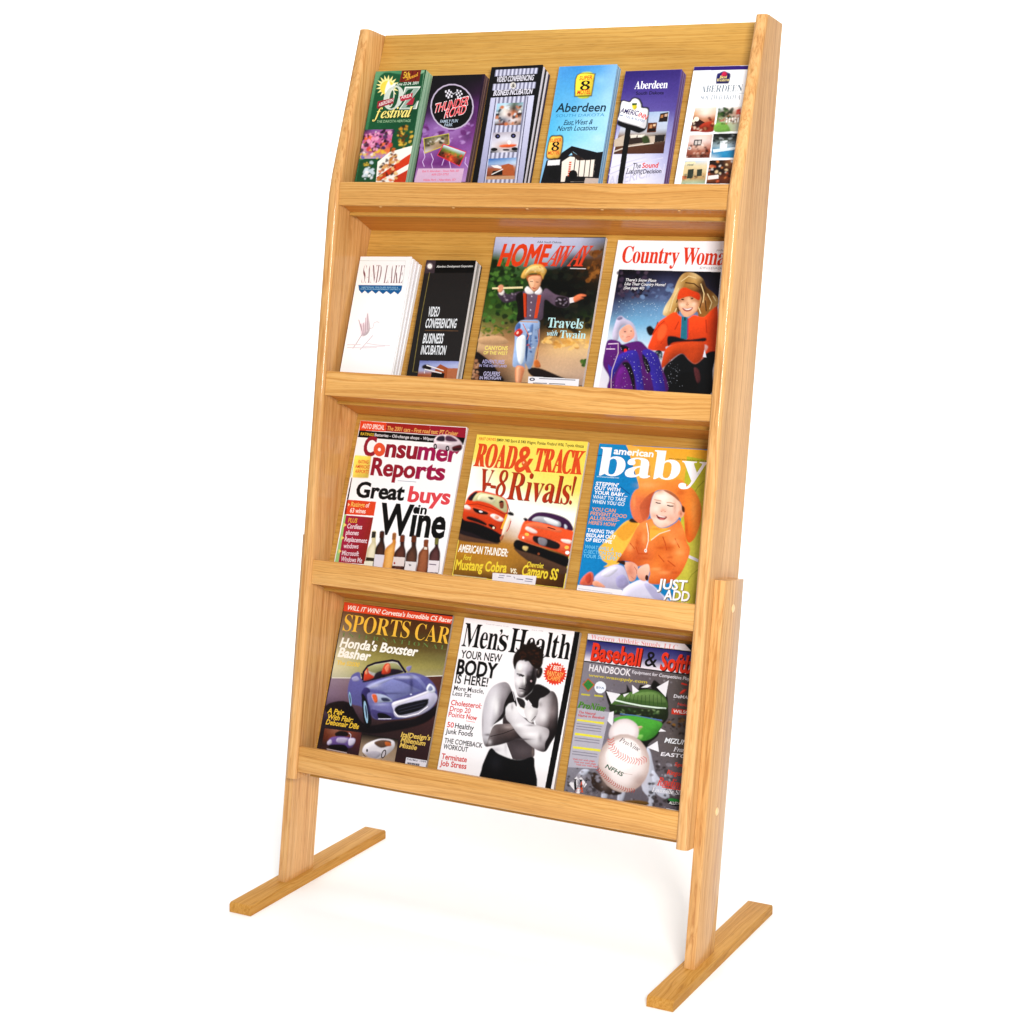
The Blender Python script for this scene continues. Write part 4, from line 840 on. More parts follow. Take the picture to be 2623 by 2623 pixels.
ART["b6"] = (0, 0.0140, 0.23909, -0.07732, -0.00026, 98, 228, 2, [
("F","#fafafd"),
("P","#371c78",[0,0,1003,-6,1001,-71,-2,-66]),
("S","#232060",[402,-277,395,-136,437,-110,500,-84,567,-109,618,-141,614,-267,593,-290,425,-290]),
("S","#c4264e",[472,-170,494,-97,546,-108,561,-151,540,-175]),
("T","R","#ecd890","Best",[449,-207,570,-203],47,.1,0),
("T","R","#ecd890","Western",[407,-254,611,-248],47,.1,0),
("T","R","#71808e","ABERDEEN",[174,-422,847,-420],110,.04,-2),
("L","#b4bcc6",8,[126,-451,889,-450]),
("T","R","#929dab","SOUTH DAKOTA",[191,-547,839,-549],80,.06,-2),
("M","#e8d8d0,#f0e4dc,#e8d4c4 #d8a880,#f0e0d4,#e0c0a8 #8a4a2c,#c89070,#a8603c #8a2c1c,#a83a20,#8a3420 #7a2818,#9a3018,#7a2a18",[131,-668,485,-669,488,-1060,114,-1062]),
("P","#3a1c14",[128,-899,227,-858,343,-922,332,-984,121,-982]),
("P","#f6ead8",[227,-858,225,-874,216,-887,200,-894,181,-894,163,-887,149,-873,142,-857,143,-841,153,-827,169,-820,188,-821,206,-828,220,-841]),
("P","#f4e4cc",[162,-889,162,-899,156,-908,147,-913,135,-913,124,-908,116,-899,111,-888,112,-877,118,-868,127,-864,138,-864,149,-869,158,-878]),
("S","#a83a22",[283,-942,465,-902,488,-1060,261,-1059]),
("M","#d8dce0,#e4e0dc,#e8d8d0 #3a5028,#a8907c,#c8a090 #6a8a4a,#c0b0a4,#b08a78 #8aa870,#a8b894,#b8b4a8 #5a8a3c,#98a878,#c8c4bc",[510,-669,914,-666,924,-1062,518,-1065]),
("B",61,16,["#22341a","#3a5a24","#1c2c14"],25,54,.7,[524,-694,783,-687,785,-822,528,-840]),
("S","#7aa850",[504,-944,657,-925,757,-1029,722,-1066,518,-1065]),
("B",62,10,["#d8503a","#c04030"],17,33,.8,[806,-698,909,-699,906,-803,802,-802]),
("P","#f0ece8",[664,-842,684,-838,690,-915,670,-919]),
("P","#f0ece8",[710,-842,730,-838,736,-915,716,-919]),
("P","#f0ece8",[755,-843,775,-839,782,-916,762,-920]),
("P","#f0ece8",[801,-843,821,-839,827,-916,807,-920]),
("P","#f0ece8",[846,-844,867,-840,873,-917,853,-920]),
("M","#d8c0b8,#e4d0c4,#e0c8bc #dcc4c0,#e8d8d4,#d8c0b8 #c09080,#d8b8a8,#b88070 #905040,#b07058,#8a4838 #784034,#a06450,#743a2c",[113,-1118,489,-1106,501,-1484,113,-1488]),
("P","#3a3438",[204,-1192,333,-1188,333,-1284,203,-1288]),
("P","#c8c0bc",[223,-1209,319,-1205,317,-1267,221,-1271]),
("L","#3a3438",11,[267,-1192,270,-1284]),
("B",63,14,["#8a4028","#b86040","#4a2018"],21,42,.7,[371,-1338,474,-1328,476,-1463,373,-1473]),
("P","#e8e0e0",[180,-1327,180,-1340,173,-1350,162,-1356,149,-1356,136,-1350,126,-1340,121,-1327,122,-1315,128,-1304,139,-1299,152,-1299,165,-1305,175,-1315]),
("M","#1a1c1c,#20241f,#1c1c1a #4a5450,#5c6458,#3a3c3c #8ca0a8,#a8bcc4,#8090a0 #2c84b0,#3a94c0,#2a78a4 #c8d4dc,#2c88b4,#3488b0",[503,-1100,902,-1093,907,-1484,522,-1486]),
("P","#e0e8ea",[632,-1215,745,-1205,757,-1329,643,-1339]),
("P","#d8e4ec",[530,-1349,907,-1309,905,-1350,549,-1401]),
("M","#b0c4dc,#c8d4e0,#d8dce4 #d8c8a0,#e0d0a8,#dcd0b0 #e0cca0,#ccb48c,#d8c498 #d0b888,#c0a878,#b89c70 #a0b8a0,#b0c8b0,#98b098",[110,-1536,486,-1521,497,-1897,110,-1903]),
("P","#3a4238",[186,-1670,280,-1662,284,-1811,190,-1816]),
("P","#3c443a",[333,-1670,416,-1662,424,-1773,342,-1782]),
("P","#e8dcb8",[123,-1546,270,-1542,307,-1577,120,-1592]),
("T","S","#50604a","Hotel",[166,-1612,260,-1608],33,.1,3),
("P","#c87a50",[109,-1774,182,-1770,186,-1826,111,-1833]),
("M","#241810,#3a2418,#b87848 #181010,#2c1c14,#8a5a38 #141010,#1c1410,#583420 #b06a40,#6a3420,#8a4a28 #3a1c14,#4c2418,#6a3a20",[512,-1525,916,-1515,921,-1894,518,-1898]),
("B",64,34,["#d88a50","#f0d8b0","#0c0808","#c86038","#7a3c20","#e8e0dc"],15,42,.7,[521,-1546,903,-1535,919,-1884,537,-1886]),
("P","#e8e4e4",[528,-1773,691,-1752,701,-1813,528,-1835]),
("B",65,16,["#2a120c","#f4e0c8","#5a2a18","#d8a070","#7a2414"],17,42,.6,[121,-857,455,-839,487,-1058,118,-1060]),
("B",66,22,["#20301a","#b04030","#d8d0c8","#4a3a2c","#8a6a58"],15,33,.5,[542,-799,861,-782,868,-948,537,-955]),
("B",67,20,["#4a2018","#d8b0a0","#2a1814","#8a4a38","#e8d8d0"],15,38,.6,[119,-1275,483,-1256,504,-1480,123,-1483]),
("B",68,18,["#0c1010","#7a8a90","#101818","#3a4a50","#d8e0e4"],17,46,.4,[523,-1121,885,-1113,888,-1257,537,-1266]),
("A","#0c0e0e",.9,[714,-1143,900,-1144,722,-1193]),
("A","#5a2010",.6,[336,-1005,483,-1006,343,-1047]),
("A","#3a1a10",.6,[328,-1452,495,-1453,333,-1482]),
("B",69,16,["#8a5a3a","#2a2c28","#c89a6a","#5a6a5a"],15,34,.5,[127,-1754,482,-1742,493,-1835,118,-1847])])
ART["b7"] = (1, 0.0240, -0.33443, -0.05497, 0.02000, 100, 232, 2, [
("F","#fbfafc"),
("L","#c8d4d0",8,[-1,-72,892,-72,914,-487]),
("t","R","#8a5a62","SAND",[106,-470,467,-462],329,0,-7),
("t","R","#8a5a62","LAKE",[535,-467,900,-464],326,0,-7),
("P","#1b679f",[55,-499,911,-499,908,-587,855,-654,776,-606,714,-656,625,-601,568,-654,478,-596,426,-649,340,-594,276,-648,203,-596,153,-646,86,-587]),
("T","S","#a8d0e8","NATIONAL WILDLIFE REFUGE &",[130,-551,839,-549],25,0,1),
("T","S","#a8d0e8","WETLAND MANAGEMENT DISTRICT",[108,-580,880,-580],21,0,1),
("S","#e2d2d8",[157,-1077,216,-1155,309,-1127,319,-1030,336,-969,371,-1064,433,-1238,407,-1343,322,-1389,270,-1347,227,-1208]),
("L","#b89aa6",12,[239,-1172,317,-1363]),
("L","#b89aa6",12,[285,-1154,340,-1362]),
("L","#b89aa6",12,[316,-1065,359,-1327]),
("L","#b89aa6",12,[338,-995,387,-1274]),
("L","#b89aa6",12,[186,-1103,283,-1294]),
("L","#b0929c",12,[297,-1363,227,-1505,168,-1603]),
("L","#b89aa6",10,[513,-1367,405,-1509,310,-1625]),
("L","#c8b4bc",10,[413,-1256,488,-1237,494,-1149,545,-1131,596,-1143]),
("L","#ddd0d6",14,[57,-1588,362,-1588,633,-1577]),
("L","#ddd0d6",14,[47,-1541,311,-1531]),
("L","#ddd0d6",14,[424,-1508,624,-1529,876,-1531]),
("L","#ddd0d6",14,[358,-1568,782,-1545])])
ART["b8"] = (1, 0.0200, -0.20852, -0.05653, 0.02000, 93, 228, 2, [
("F","#2a2727"),
("P","#070707",[177,-3,962,13,932,-213,188,-223]),
("P","#4a3d44",[-3,-4,181,-3,192,-223,-4,-228]),
("P","#8a7a80",[148,-105,147,-132,133,-154,109,-166,81,-166,52,-154,30,-133,18,-106,20,-78,34,-56,57,-44,86,-44,115,-56,137,-77]),
("P","#f2f0ee",[127,-105,127,-124,117,-139,101,-147,82,-148,63,-139,47,-124,39,-105,40,-86,50,-71,66,-63,85,-62,104,-71,119,-86]),
("T","S","#e2e2e2","Aberdeen Development Corporation",[216,-128,892,-115],35,.2,4),
("L","#8f8148",11,[101,-210,87,-956,106,-1912,197,-1914]),
("T","S","#e6e9ee","VIDEO",[206,-964,414,-962],159,.05,6),
("T","S","#e6e9ee","CONFERENCING",[194,-1158,769,-1150],151,.05,6),
("L","#7a5a40",9,[201,-1206,821,-1200]),
("T","S","#e6e9ee","BUSINESS",[198,-1421,574,-1414],158,.05,6),
("T","S","#e6e9ee","INCUBATION",[196,-1609,655,-1604],147,.05,6),
("M","#7078b0,#8890c4,#98a0d0 #98a2d0,#a8b0d8,#b8bede #b0b4d4,#a8a0b8,#b8b8d4 #a8603c,#b87048,#b07858 #8a4a2c,#a86444,#a06c50",[204,-1719,939,-1708,946,-2025,213,-2034]),
("S","#241a1c",[262,-1828,301,-1784,397,-1789,444,-1839,413,-1874,316,-1860]),
("P","#a85c34",[519,-1836,595,-1766,751,-1829,776,-2014,516,-2023]),
("P","#b87450",[742,-1829,942,-1826,964,-2024,758,-2015]),
("P","#1c1210",[457,-1907,702,-1915,702,-2017,460,-2025]),
("L","#f0ecec",17,[341,-1791,676,-1874]),
("L","#f0ecec",17,[329,-1928,316,-1860,646,-1917])])
ART["m1"] = (1, 0.0070, -0.09492, -0.00930, 0.01371, 198, 273, 6, [
("F","#3a3a30"),
("M","#c6cae6,#cacde8,#c9cde8,#c4c9e4,#7c86a0 #b4bcd8,#c8cee6,#c8cee6,#b6bed8,#6a5a48 #4a6238,#8a9c88,#b0bcd0,#3a3a30,#6a4220 #2a4620,#46683a,#1a2818,#1a1a14,#5c3a1c #26401c,#34582a,#0c1410,#0c100e,#2c2418 #2c4a1c,#3c5e28,#0c120e,#0c0e0d,#1a1a14 #3e5c1c,#34521e,#0e1410,#0c100e,#18201a #46602a,#50682c,#14160f,#141610,#2a3c1c #8a8048,#6a6438,#2c2416,#5a4424,#78642c #c8a880,#a88058,#6a4c34,#c89c5c,#d8b070 #d6b28a,#c49a74,#c49a70,#e0bc8c,#dcbc90 #7a5844,#caa480,#caa684,#d4b290,#ccae90 #2a1c1a,#8a6a50,#cfac88,#d0b296,#c4a892 #4a3228,#32241e,#c6a480,#5a463a,#b0988a",[0,0,1972,-13,2001,-2434,17,-2420]),
("B",71,150,["#1c3416","#3a6026","#4e7a34","#2a4a1c","#5e8a3c","#16280f"],26,81,.8,[24,-380,353,-411,604,-579,641,-987,667,-1528,41,-1614,19,-1000]),
("B",72,90,["#0a0e0c","#141a14","#1c2018","#222a20","#0c100e","#2a2a1e"],29,83,.8,[1014,-539,1930,-492,2015,-1604,1154,-1631]),
("B",73,44,["#6a4420","#8a5a2a","#4a3018","#7a4a1c","#a06a30"],21,63,.9,[1729,-243,1949,-190,1982,-692,1778,-729]),
("B",74,34,["#6a7a30","#8a8a38","#a88a3c","#4a6424"],22,62,.5,[37,-1546,577,-1531,583,-1665,35,-1683]),
("B",75,40,["#e0b060","#d8a050","#f0c880","#c08a40"],25,89,.5,[1196,-1663,1983,-1671,1985,-1836,1193,-1847]),
("S","#c8a27c",[23,-1717,365,-1672,565,-1767,393,-1824,61,-1818]),
("B",76,30,["#3a5a24","#587a30"],14,38,.8,[1895,-2020,1981,-2017,1992,-2132,1891,-2103]),
("S","#1c1416",[9,-1955,154,-2018,343,-2146,480,-2292,585,-2421,138,-2424,32,-2158]),
("B",77,26,["#b08060","#8a5a40","#c89a78"],15,44,.7,[-26,-2092,65,-2089,144,-2406,25,-2412]),
("S","#241a18",[988,-2204,1181,-2180,1557,-2297,1855,-2400,1580,-2428,1119,-2332]),
("T","S","#54586a","AAA South Dakota",[773,-101,1211,-105],34,0,2),
("t","S","#e04a1e","HOME",[151,-486,1023,-488],353,.16,17),
("t","I","#c43a28","AWAY",[1008,-488,1764,-484],349,.17,0),
("t","I","#de4e30","AWAY",[1001,-485,1756,-481],345,.17,0),
("L","#e8e4e8",12,[1437,-523,1716,-524]),
("S","#4a3c4c",[207,-970,267,-943,308,-917,420,-974,593,-923,679,-944,654,-1054,531,-1083,410,-1119,312,-1088]),
("B",78,16,["#8a7a90","#2a2028","#b0a0b0","#5a4a5c"],15,37,.5,[310,-977,599,-954,614,-1038,349,-1087]),
("S","#151110",[554,-1006,647,-919,733,-942,825,-1397,646,-1414,630,-1225]),
("S","#6c596c",[667,-927,779,-941,996,-946,1071,-860,1250,-957,1471,-1003,1538,-1060,1507,-1156,1412,-1172,1264,-1138,1090,-1045,1089,-1213,1079,-1390,789,-1398,793,-1221]),
("S","#2a2028",[1293,-998,1464,-1011,1506,-1153,1359,-1173,1279,-1125]),
("B",79,14,["#a090a8","#d0c4d0","#4a3c50"],12,32,.4,[1261,-1024,1474,-1020,1480,-1153,1297,-1124]),
("P","#cf4a22",[676,-949,745,-954,812,-1348,766,-1353]),
("P","#d4502a",[946,-967,1009,-976,1002,-1360,945,-1365]),
("P","#8a2c14",[726,-954,745,-954,812,-1348,798,-1349]),
("P","#c8bcc8",[852,-999,852,-1005,850,-1010,845,-1013,839,-1013,834,-1010,829,-1006,827,-1000,827,-994,830,-989,835,-986,840,-986,846,-989,850,-993]),
("P","#c8bcc8",[862,-1101,861,-1106,859,-1111,854,-1114,849,-1114,843,-1112,839,-1107,836,-1101,837,-1095,839,-1091,844,-1088,849,-1088,855,-1090,859,-1095]),
("P","#c8bcc8",[873,-1227,873,-1233,871,-1238,866,-1240,860,-1240,855,-1238,851,-1233,848,-1228,848,-1222,851,-1217,856,-1214,861,-1214,867,-1217,871,-1221]),
("P","#c8bcc8",[883,-1320,883,-1325,880,-1330,875,-1333,870,-1333,864,-1331,860,-1326,858,-1320,858,-1314,861,-1310,865,-1307,871,-1307,876,-1309,881,-1314]),
("P","#e8e2e4",[1508,-1010,1591,-997,1609,-1080,1532,-1099]),
("S","#e8855c",[1579,-1009,1641,-962,1709,-944,1792,-958,1789,-979,1713,-991,1765,-1013,1723,-1027,1626,-1076,1595,-1059]),
("S","#f0ece8",[232,-953,303,-891,333,-951,295,-994]),
("S","#e8a080",[199,-893,210,-833,262,-815,305,-849,299,-917,250,-952]),
("L","#efe2b4",31,[98,-878,217,-873,654,-854]),
("P","#e8a484",[300,-861,298,-877,288,-890,272,-898,252,-898,233,-891,219,-879,211,-862,213,-846,223,-833,239,-825,259,-825,278,-832,292,-844]),
("S","#f4f0f2",[693,-892,727,-836,787,-865,869,-940,804,-963,734,-947]),
("S","#f0ecf0",[878,-939,930,-879,949,-831,1009,-898,995,-959,928,-967]),
("S","#b0683a",[689,-697,725,-645,951,-641,981,-709,953,-752,912,-676,751,-687,741,-755]),
("S","#eab08a",[720,-696,800,-657,937,-665,960,-760,945,-862,874,-918,797,-865,750,-781]),
("S","#f6cca8/#eab08a",[740,-730,807,-695,858,-779,837,-864,777,-831]),
("L","#7a4a34",11,[766,-750,817,-752]),
("L","#7a4a34",11,[869,-758,920,-761]),
("S","#c86a54",[823,-847,872,-857,906,-846,875,-873,838,-871]),
("S","#deb25e",[589,-678,617,-570,675,-518,765,-466,910,-464,996,-522,1029,-572,999,-658,986,-709,931,-628,810,-610,723,-631,662,-701]),
("S","#f0d490",[652,-646,704,-526,841,-482,957,-522,990,-607,876,-575,749,-577]),
("B",80,18,["#c8983c","#f6e0a8","#b8842c"],15,40,.3,[631,-527,990,-505,993,-624,652,-646]),
("S","#9db4d8",[646,-1512,719,-1412,879,-1395,1042,-1403,1074,-1533,1101,-1733,1071,-1884,1063,-2118,1010,-2203,920,-2107,931,-2207,768,-2183,702,-2135,679,-1814,650,-1613]),
("S","#4f6fa8",[642,-1512,688,-1443,733,-1492,715,-1594,667,-1629]),
("S","#35507c",[862,-1657,895,-1588,932,-1889,935,-2090,881,-1891]),
("S","#e8f0f8",[704,-1729,836,-1658,887,-1941,866,-2126,782,-2062]),
("S","#6a88b8",[889,-1555,943,-1453,964,-1570,952,-1805]),
("B",81,22,["#8aa4cc","#e6eef8","#5a78ac","#3a5080","#c85040"],14,39,.5,[850,-1438,1047,-1433,1080,-1717,997,-2054,932,-1889]),
("L","#c8a080",18,[712,-1425,1028,-1425]),
("L","#d8784a",13,[763,-1458,907,-1655,884,-1723]),
("S","#c83a28",[635,-1630,715,-1543,793,-1600,722,-1681]),
("P","#f0d0c0",[714,-1619,708,-1629,699,-1635,691,-1636,683,-1633,678,-1625,677,-1614,680,-1603,686,-1594,694,-1588,703,-1587,711,-1590,715,-1598,717,-1608]),
("L","#8a4a28",11,[1050,-1550,1113,-1799,1108,-2050]),
("S","#c87438",[1074,-2084,1111,-2041,1172,-2081,1205,-2163,1107,-2166]),
("L","#d8885a",9,[1074,-1533,1110,-1883,1140,-2049]),
("S","#e0946a",[770,-2171,923,-2182,920,-2324,905,-2441,815,-2436]),
("S","#f2b892",[789,-2196,851,-2193,873,-2409,824,-2411]),
("T","R","#bfe4e6","Travels",[1200,-1506,1828,-1511],163,0,0),
("T","I","#bfe0e6","with",[1220,-1646,1409,-1640],87,0,0),
("T","R","#bfe4e6","Twain",[1451,-1675,1905,-1674],126,0,0),
("T","S","#f0e27c","CANYONS",[152,-1913,569,-1909],67,0,5),
("T","S","#f0e27c","OF THE WEST",[144,-1988,580,-1986],54,0,4),
("T","S","#b8b4de","ADVENTURES",[147,-2140,552,-2133],61,0,4),
("T","S","#b8b4de","IN THE HEARTLAND",[103,-2199,607,-2191],40,0,3),
("T","S","#cac6e6","GOLFERS",[207,-2343,506,-2338],67,0,4),
("T","S","#cac6e6","IN MICHIGAN",[153,-2406,535,-2397],50,0,3),
("P","#f2f2f8",[1021,-2325,1910,-2332,1918,-2479,1036,-2485]),
("P","#3a3a50",[1145,-2368,1142,-2379,1130,-2389,1111,-2395,1089,-2396,1068,-2392,1053,-2383,1046,-2372,1048,-2360,1061,-2350,1080,-2344,1102,-2343,1123,-2348,1138,-2356]),
("P","#f2f2f8",[1120,-2369,1119,-2374,1112,-2378,1103,-2381,1092,-2381,1081,-2379,1074,-2376,1070,-2371,1072,-2366,1078,-2361,1088,-2359,1099,-2358,1109,-2360,1117,-2364]),
("L","#6a6a7a",11,[1211,-2350,1847,-2351]),
("L","#3a3a4a",12,[1118,-2428,1367,-2424]),
("L","#3a3a4a",12,[1403,-2426,1684,-2424])])
ART["m2"] = (1, 0.0070, 0.12413, -0.01036, 0.00627, 201, 273, 5, [
("F","#f8f6fb"),
("M","#0c0a13,#12101c,#1c1a30,#16131f,#120e18 #18142a,#2c2c44,#44486a,#2e2a40,#1c1826 #2c2440,#4c587a,#5a6a92,#4a4c70,#342e48 #5a6c90,#6c96bc,#74a0c8,#6c86ac,#4a4460 #84acca,#7cb2d6,#86b6d8,#90aecb,#c4b4b4 #d0dcea,#a8cde6,#aed0e8,#c8d8ea,#d8ccc8 #dce0ec,#dce6f2,#d4e4f2,#c8d8ec,#d06030 #d8d8e6,#d0d0e2,#cdd6e8,#b86038,#c85a2a #e4e2ee,#cfc8de,#544a66,#3a2a2a,#2a2022 #ebe8f2,#d8d2e4,#2a2434,#14141a,#101014",[98,-483,1809,-491,1924,-2422,89,-2423]),
("B",82,50,["#0a0810","#4a3a52","#2a2238","#5a4a5c","#1a1424"],21,62,.8,[107,-512,712,-532,677,-927,136,-976]),
("B",83,30,["#6a7ca4","#7c98c0","#4a5478"],24,68,.7,[525,-635,1071,-655,1092,-981,581,-963]),
("B",84,70,["#eef4fa","#c8dcec","#a0c0dc"],7,17,.9,[136,-976,1025,-983,906,-1280,142,-1306]),
("S","#16141c",[727,-1417,788,-1382,864,-1428,895,-1313,923,-1377,875,-1492,816,-1543,757,-1497]),
("W","#caa870,#d8b880,#b89058,#dcc494,#d4b47c,#a07840,#a07840 #d8b880,#d8b880,#b08848,#cca464,#5a4028,#8a6430,#c0985c #e4c890,#e8cc94,#9a7038,#8a6030,#3a2418,#7a5428,#bc9452 #f0dcac,#dcb878,#7a5428,#c09060,#c09060,#8a5c28,#ccac70 #f4e4bc,#c89c58,#5a3c1c,#c09060,#a06c34,#9a6a30,#dcbc80 #d8b070,#b8853e,#8a5c28,#8a5c28,#8a5a24,#a87838,#b88848",[961,-1186,980,-1056,1064,-875,1117,-658,1175,-546,1260,-504,1392,-523,1537,-612,1612,-735,1734,-821,1834,-924,1838,-1016,1765,-1124,1685,-1208,1560,-1219,1509,-1129,1218,-1138,1212,-1213,1091,-1256,1030,-1223]),
("L","#e6cf9c",17,[1072,-1143,1094,-946,1156,-765]),
("L","#e6cf9c",17,[1020,-1162,1048,-1001]),
("L","#e6cf9c",16,[1175,-657,1289,-565,1422,-597]),
("L","#e6cf9c",16,[1509,-684,1589,-842,1594,-984]),
("L","#e6cf9c",16,[1643,-841,1738,-980,1719,-1086]),
("L","#e6cf9c",16,[1739,-874,1807,-960]),
("L","#e6cf9c",16,[1510,-1022,1587,-1161]),
("L","#e6cf9c",16,[1139,-1212,1173,-1086]),
("L","#5a3a1c",18,[1251,-673,1400,-687,1503,-756]),
("L","#5a3a1c",18,[1524,-773,1574,-914,1554,-1074]),
("L","#5a3a1c",18,[1158,-997,1177,-890]),
("L","#5a3a1c",18,[1625,-948,1671,-1123]),
("L","#5a3a1c",18,[1224,-1173,1188,-1068]),
("W","#c88c64,#e0a880,#e8b48c,#d8a078,#b87c54 #c08662,#d09a78,#f2c8a6,#d09c78,#b07850 #e4ae8a,#f6ccae,#f2c4a2,#f4caaa,#d09870 #e4aa88,#f2c0a0,#e8b08c,#f6ccae,#d8a07a #cc906c,#e8b090,#f0b898,#e8b08c,#c08660 #a06c48,#d8a078,#e8b490,#d8a07a,#a87048",[1182,-943,1254,-912,1379,-891,1495,-930,1529,-986,1525,-1093,1466,-1176,1379,-1222,1302,-1201,1238,-1123,1193,-1032]),
("P","#2e1a14",[1276,-946,1274,-950,1266,-953,1256,-954,1245,-953,1234,-949,1227,-945,1224,-940,1227,-936,1234,-933,1244,-932,1256,-933,1266,-936,1273,-941]),
("P","#2e1a14",[1428,-924,1427,-929,1421,-934,1411,-937,1400,-939,1390,-938,1382,-935,1378,-931,1379,-926,1385,-921,1395,-918,1406,-917,1416,-917,1424,-920]),
("L","#7a5030",11,[1212,-921,1273,-915]),
("L","#7a5030",11,[1362,-902,1440,-907]),
("A","#c07c58",.6,[1339,-1006,1361,-1005,1345,-1038]),
("A","#fbdcc4",.7,[1255,-1030,1296,-1029,1261,-1062]),
("A","#fbdcc4",.7,[1449,-1010,1486,-1009,1455,-1042]),
("L","#b06c4c",7,[1319,-1025,1347,-1033,1367,-1019]),
("Q","#a23a30",[1267,-1076,1339,-1090,1440,-1063,1419,-1114,1357,-1134,1299,-1116]),
("Q","#fff8f4",[1282,-1081,1348,-1093,1427,-1073,1399,-1100,1346,-1111]),
("W","#e6572a,#e2501f,#d8481c,#cc4018 #de4c1e,#e2501f,#dc4a1c,#c03a14",[1165,-947,1159,-845,1194,-773,1264,-750,1381,-795,1501,-836,1536,-915,1508,-948,1379,-891,1263,-912]),
("S","#df4e1e",[810,-1755,833,-1592,901,-1345,1017,-1235,1154,-1149,1246,-1203,1378,-1247,1477,-1187,1646,-1214,1758,-1089,1857,-1094,1941,-1771,1823,-1800,1757,-1795,1750,-1651,1144,-1692,1124,-1774,991,-1780]),
("L","#c03c14",20,[847,-1526,923,-1377,1010,-1292]),
("L","#c03c14",20,[1005,-1666,1081,-1517]),
("L","#c03c14",20,[1685,-1253,1735,-1460]),
("L","#c03c14",20,[1201,-1432,1246,-1300]),
("S","#ee6a36/#df4e1e",[900,-1443,1012,-1309,1098,-1419,1044,-1599,933,-1636]),
("S","#c24a1c",[1102,-1743,1238,-1656,1463,-1607,1676,-1598,1736,-1668,1727,-1860,1627,-1952,1511,-1902,1380,-1811,1245,-1897,1103,-2049,1071,-1954]),
("P","#2b788e",[1278,-1215,1380,-1228,1431,-1578,1319,-1582]),
("P","#a0306c",[1380,-1247,1400,-1250,1444,-1551,1426,-1568]),
("L","#121218",17,[1336,-1224,1346,-1281]),
("S","#16141a",[1103,-1549,1218,-1536,1425,-1581,1587,-1562,1724,-1540,1725,-1596,1496,-1606,1218,-1633,1136,-1693]),
("S","#0d0f13",[1123,-2064,1246,-1905,1387,-1803,1511,-1902,1628,-1960,1736,-1868,1787,-1778,1932,-1763,1928,-2042,1929,-2453,1203,-2445]),
("P","#dfe2ee",[1732,-1844,1742,-1724,1791,-1849]),
("P","#08090c",[1732,-2242,1732,-2287,1717,-2329,1689,-2364,1650,-2391,1604,-2406,1553,-2409,1501,-2399,1454,-2377,1415,-2344,1387,-2304,1372,-2260,1372,-2215,1386,-2173,1414,-2137,1454,-2111,1501,-2096,1552,-2093,1603,-2104,1650,-2126,1689,-2158,1717,-2198]),
("S","#5a2c30",[1614,-2025,1701,-2053,1751,-2209,1699,-2244]),
("P","#23282e",[1066,-1825,1064,-1853,1049,-1876,1024,-1890,995,-1891,966,-1880,944,-1858,932,-1831,934,-1802,949,-1779,974,-1766,1003,-1764,1032,-1776,1054,-1797]),
("B",85,30,["#8aa0a8","#2a3034","#c0d0d8"],8,23,.8,[924,-1782,1041,-1777,1065,-1922,979,-1909]),
("S","#c6bfd6",[171,-1552,180,-1404,206,-1279,268,-1239,345,-1283,475,-1344,555,-1456,614,-1633,542,-1611,506,-1474,362,-1381,277,-1466,286,-1613,224,-1657]),
("S","#8a84a4",[199,-1288,252,-1245,301,-1276,246,-1311]),
("W","#e8a088,#f6c0a8,#f2b49c,#d89078 #f6bca4,#dca08c,#f6bca4,#e0a088 #f2ac94,#f6c4b0,#eaa48e,#e8a490 #d88c78,#f0ac98,#e8a08c,#d08874",[278,-1497,344,-1406,432,-1376,514,-1449,548,-1555,490,-1632,407,-1664,320,-1603]),
("P","#4a2a24",[396,-1493,395,-1496,390,-1498,383,-1500,375,-1500,367,-1499,361,-1497,359,-1494,360,-1491,365,-1488,372,-1486,381,-1486,388,-1487,394,-1489]),
("P","#4a2a24",[497,-1478,496,-1481,491,-1484,484,-1485,475,-1486,468,-1485,462,-1482,460,-1479,461,-1476,466,-1474,473,-1472,481,-1472,489,-1473,495,-1475]),
("L","#c07060",9,[412,-1582,447,-1570,479,-1568]),
("A","#f08870",.6,[354,-1571,380,-1570,357,-1593]),
("S","#5c1f72",[86,-1851,99,-1670,164,-1626,306,-1653,366,-1700,495,-1657,663,-1639,818,-1754,966,-1829,1081,-2018,1219,-2460,313,-2476,240,-2236,100,-2047]),
("S","#1a1020",[333,-1709,475,-1736,455,-1819,384,-1805]),
("P","#e02c2c",[465,-1799,465,-1814,460,-1827,450,-1834,438,-1835,426,-1828,416,-1816,411,-1801,411,-1785,416,-1773,426,-1765,438,-1765,450,-1771,460,-1783]),
("L","#e0c8e0",17,[125,-1702,295,-1687]),
("L","#e0c8e0",17,[105,-1784,259,-1778]),
("S","#3e319e",[302,-1923,390,-1838,585,-1781,666,-1858,758,-2097,866,-2479,766,-2484,657,-2199,514,-1963,415,-1983,327,-2167,279,-2283,228,-2188,182,-2027,259,-2072]),
("S","#3a2e98",[721,-1783,854,-1769,988,-1861,1092,-2081,1219,-2460,1057,-2469,920,-2154,781,-1934]),
("S","#16101c",[418,-2000,537,-1994,657,-2199,696,-2423,612,-2331,522,-2108]),
("S","#15101a",[731,-1839,831,-1932,909,-2090,864,-2125,770,-1967]),
("S","#6f2186",[356,-2214,412,-2065,503,-2093,609,-2266,673,-2489,395,-2504]),
("L","#c8b0c0",15,[293,-1678,322,-1841,268,-2121,279,-2283,308,-2444]),
("B",86,110,["#f4f2fa","#c8c0e0","#e0d8f0"],5,15,.9,[131,-1734,821,-1771,1103,-2049,1193,-2381,322,-2427]),
("B",87,40,["#9aa0ac","#c8ccd8"],5,12,.9,[1148,-1918,1339,-1861,1486,-2350,1223,-2364]),
("T","R","#df462a","Country",[117,-369,1078,-373],274,.02,5),
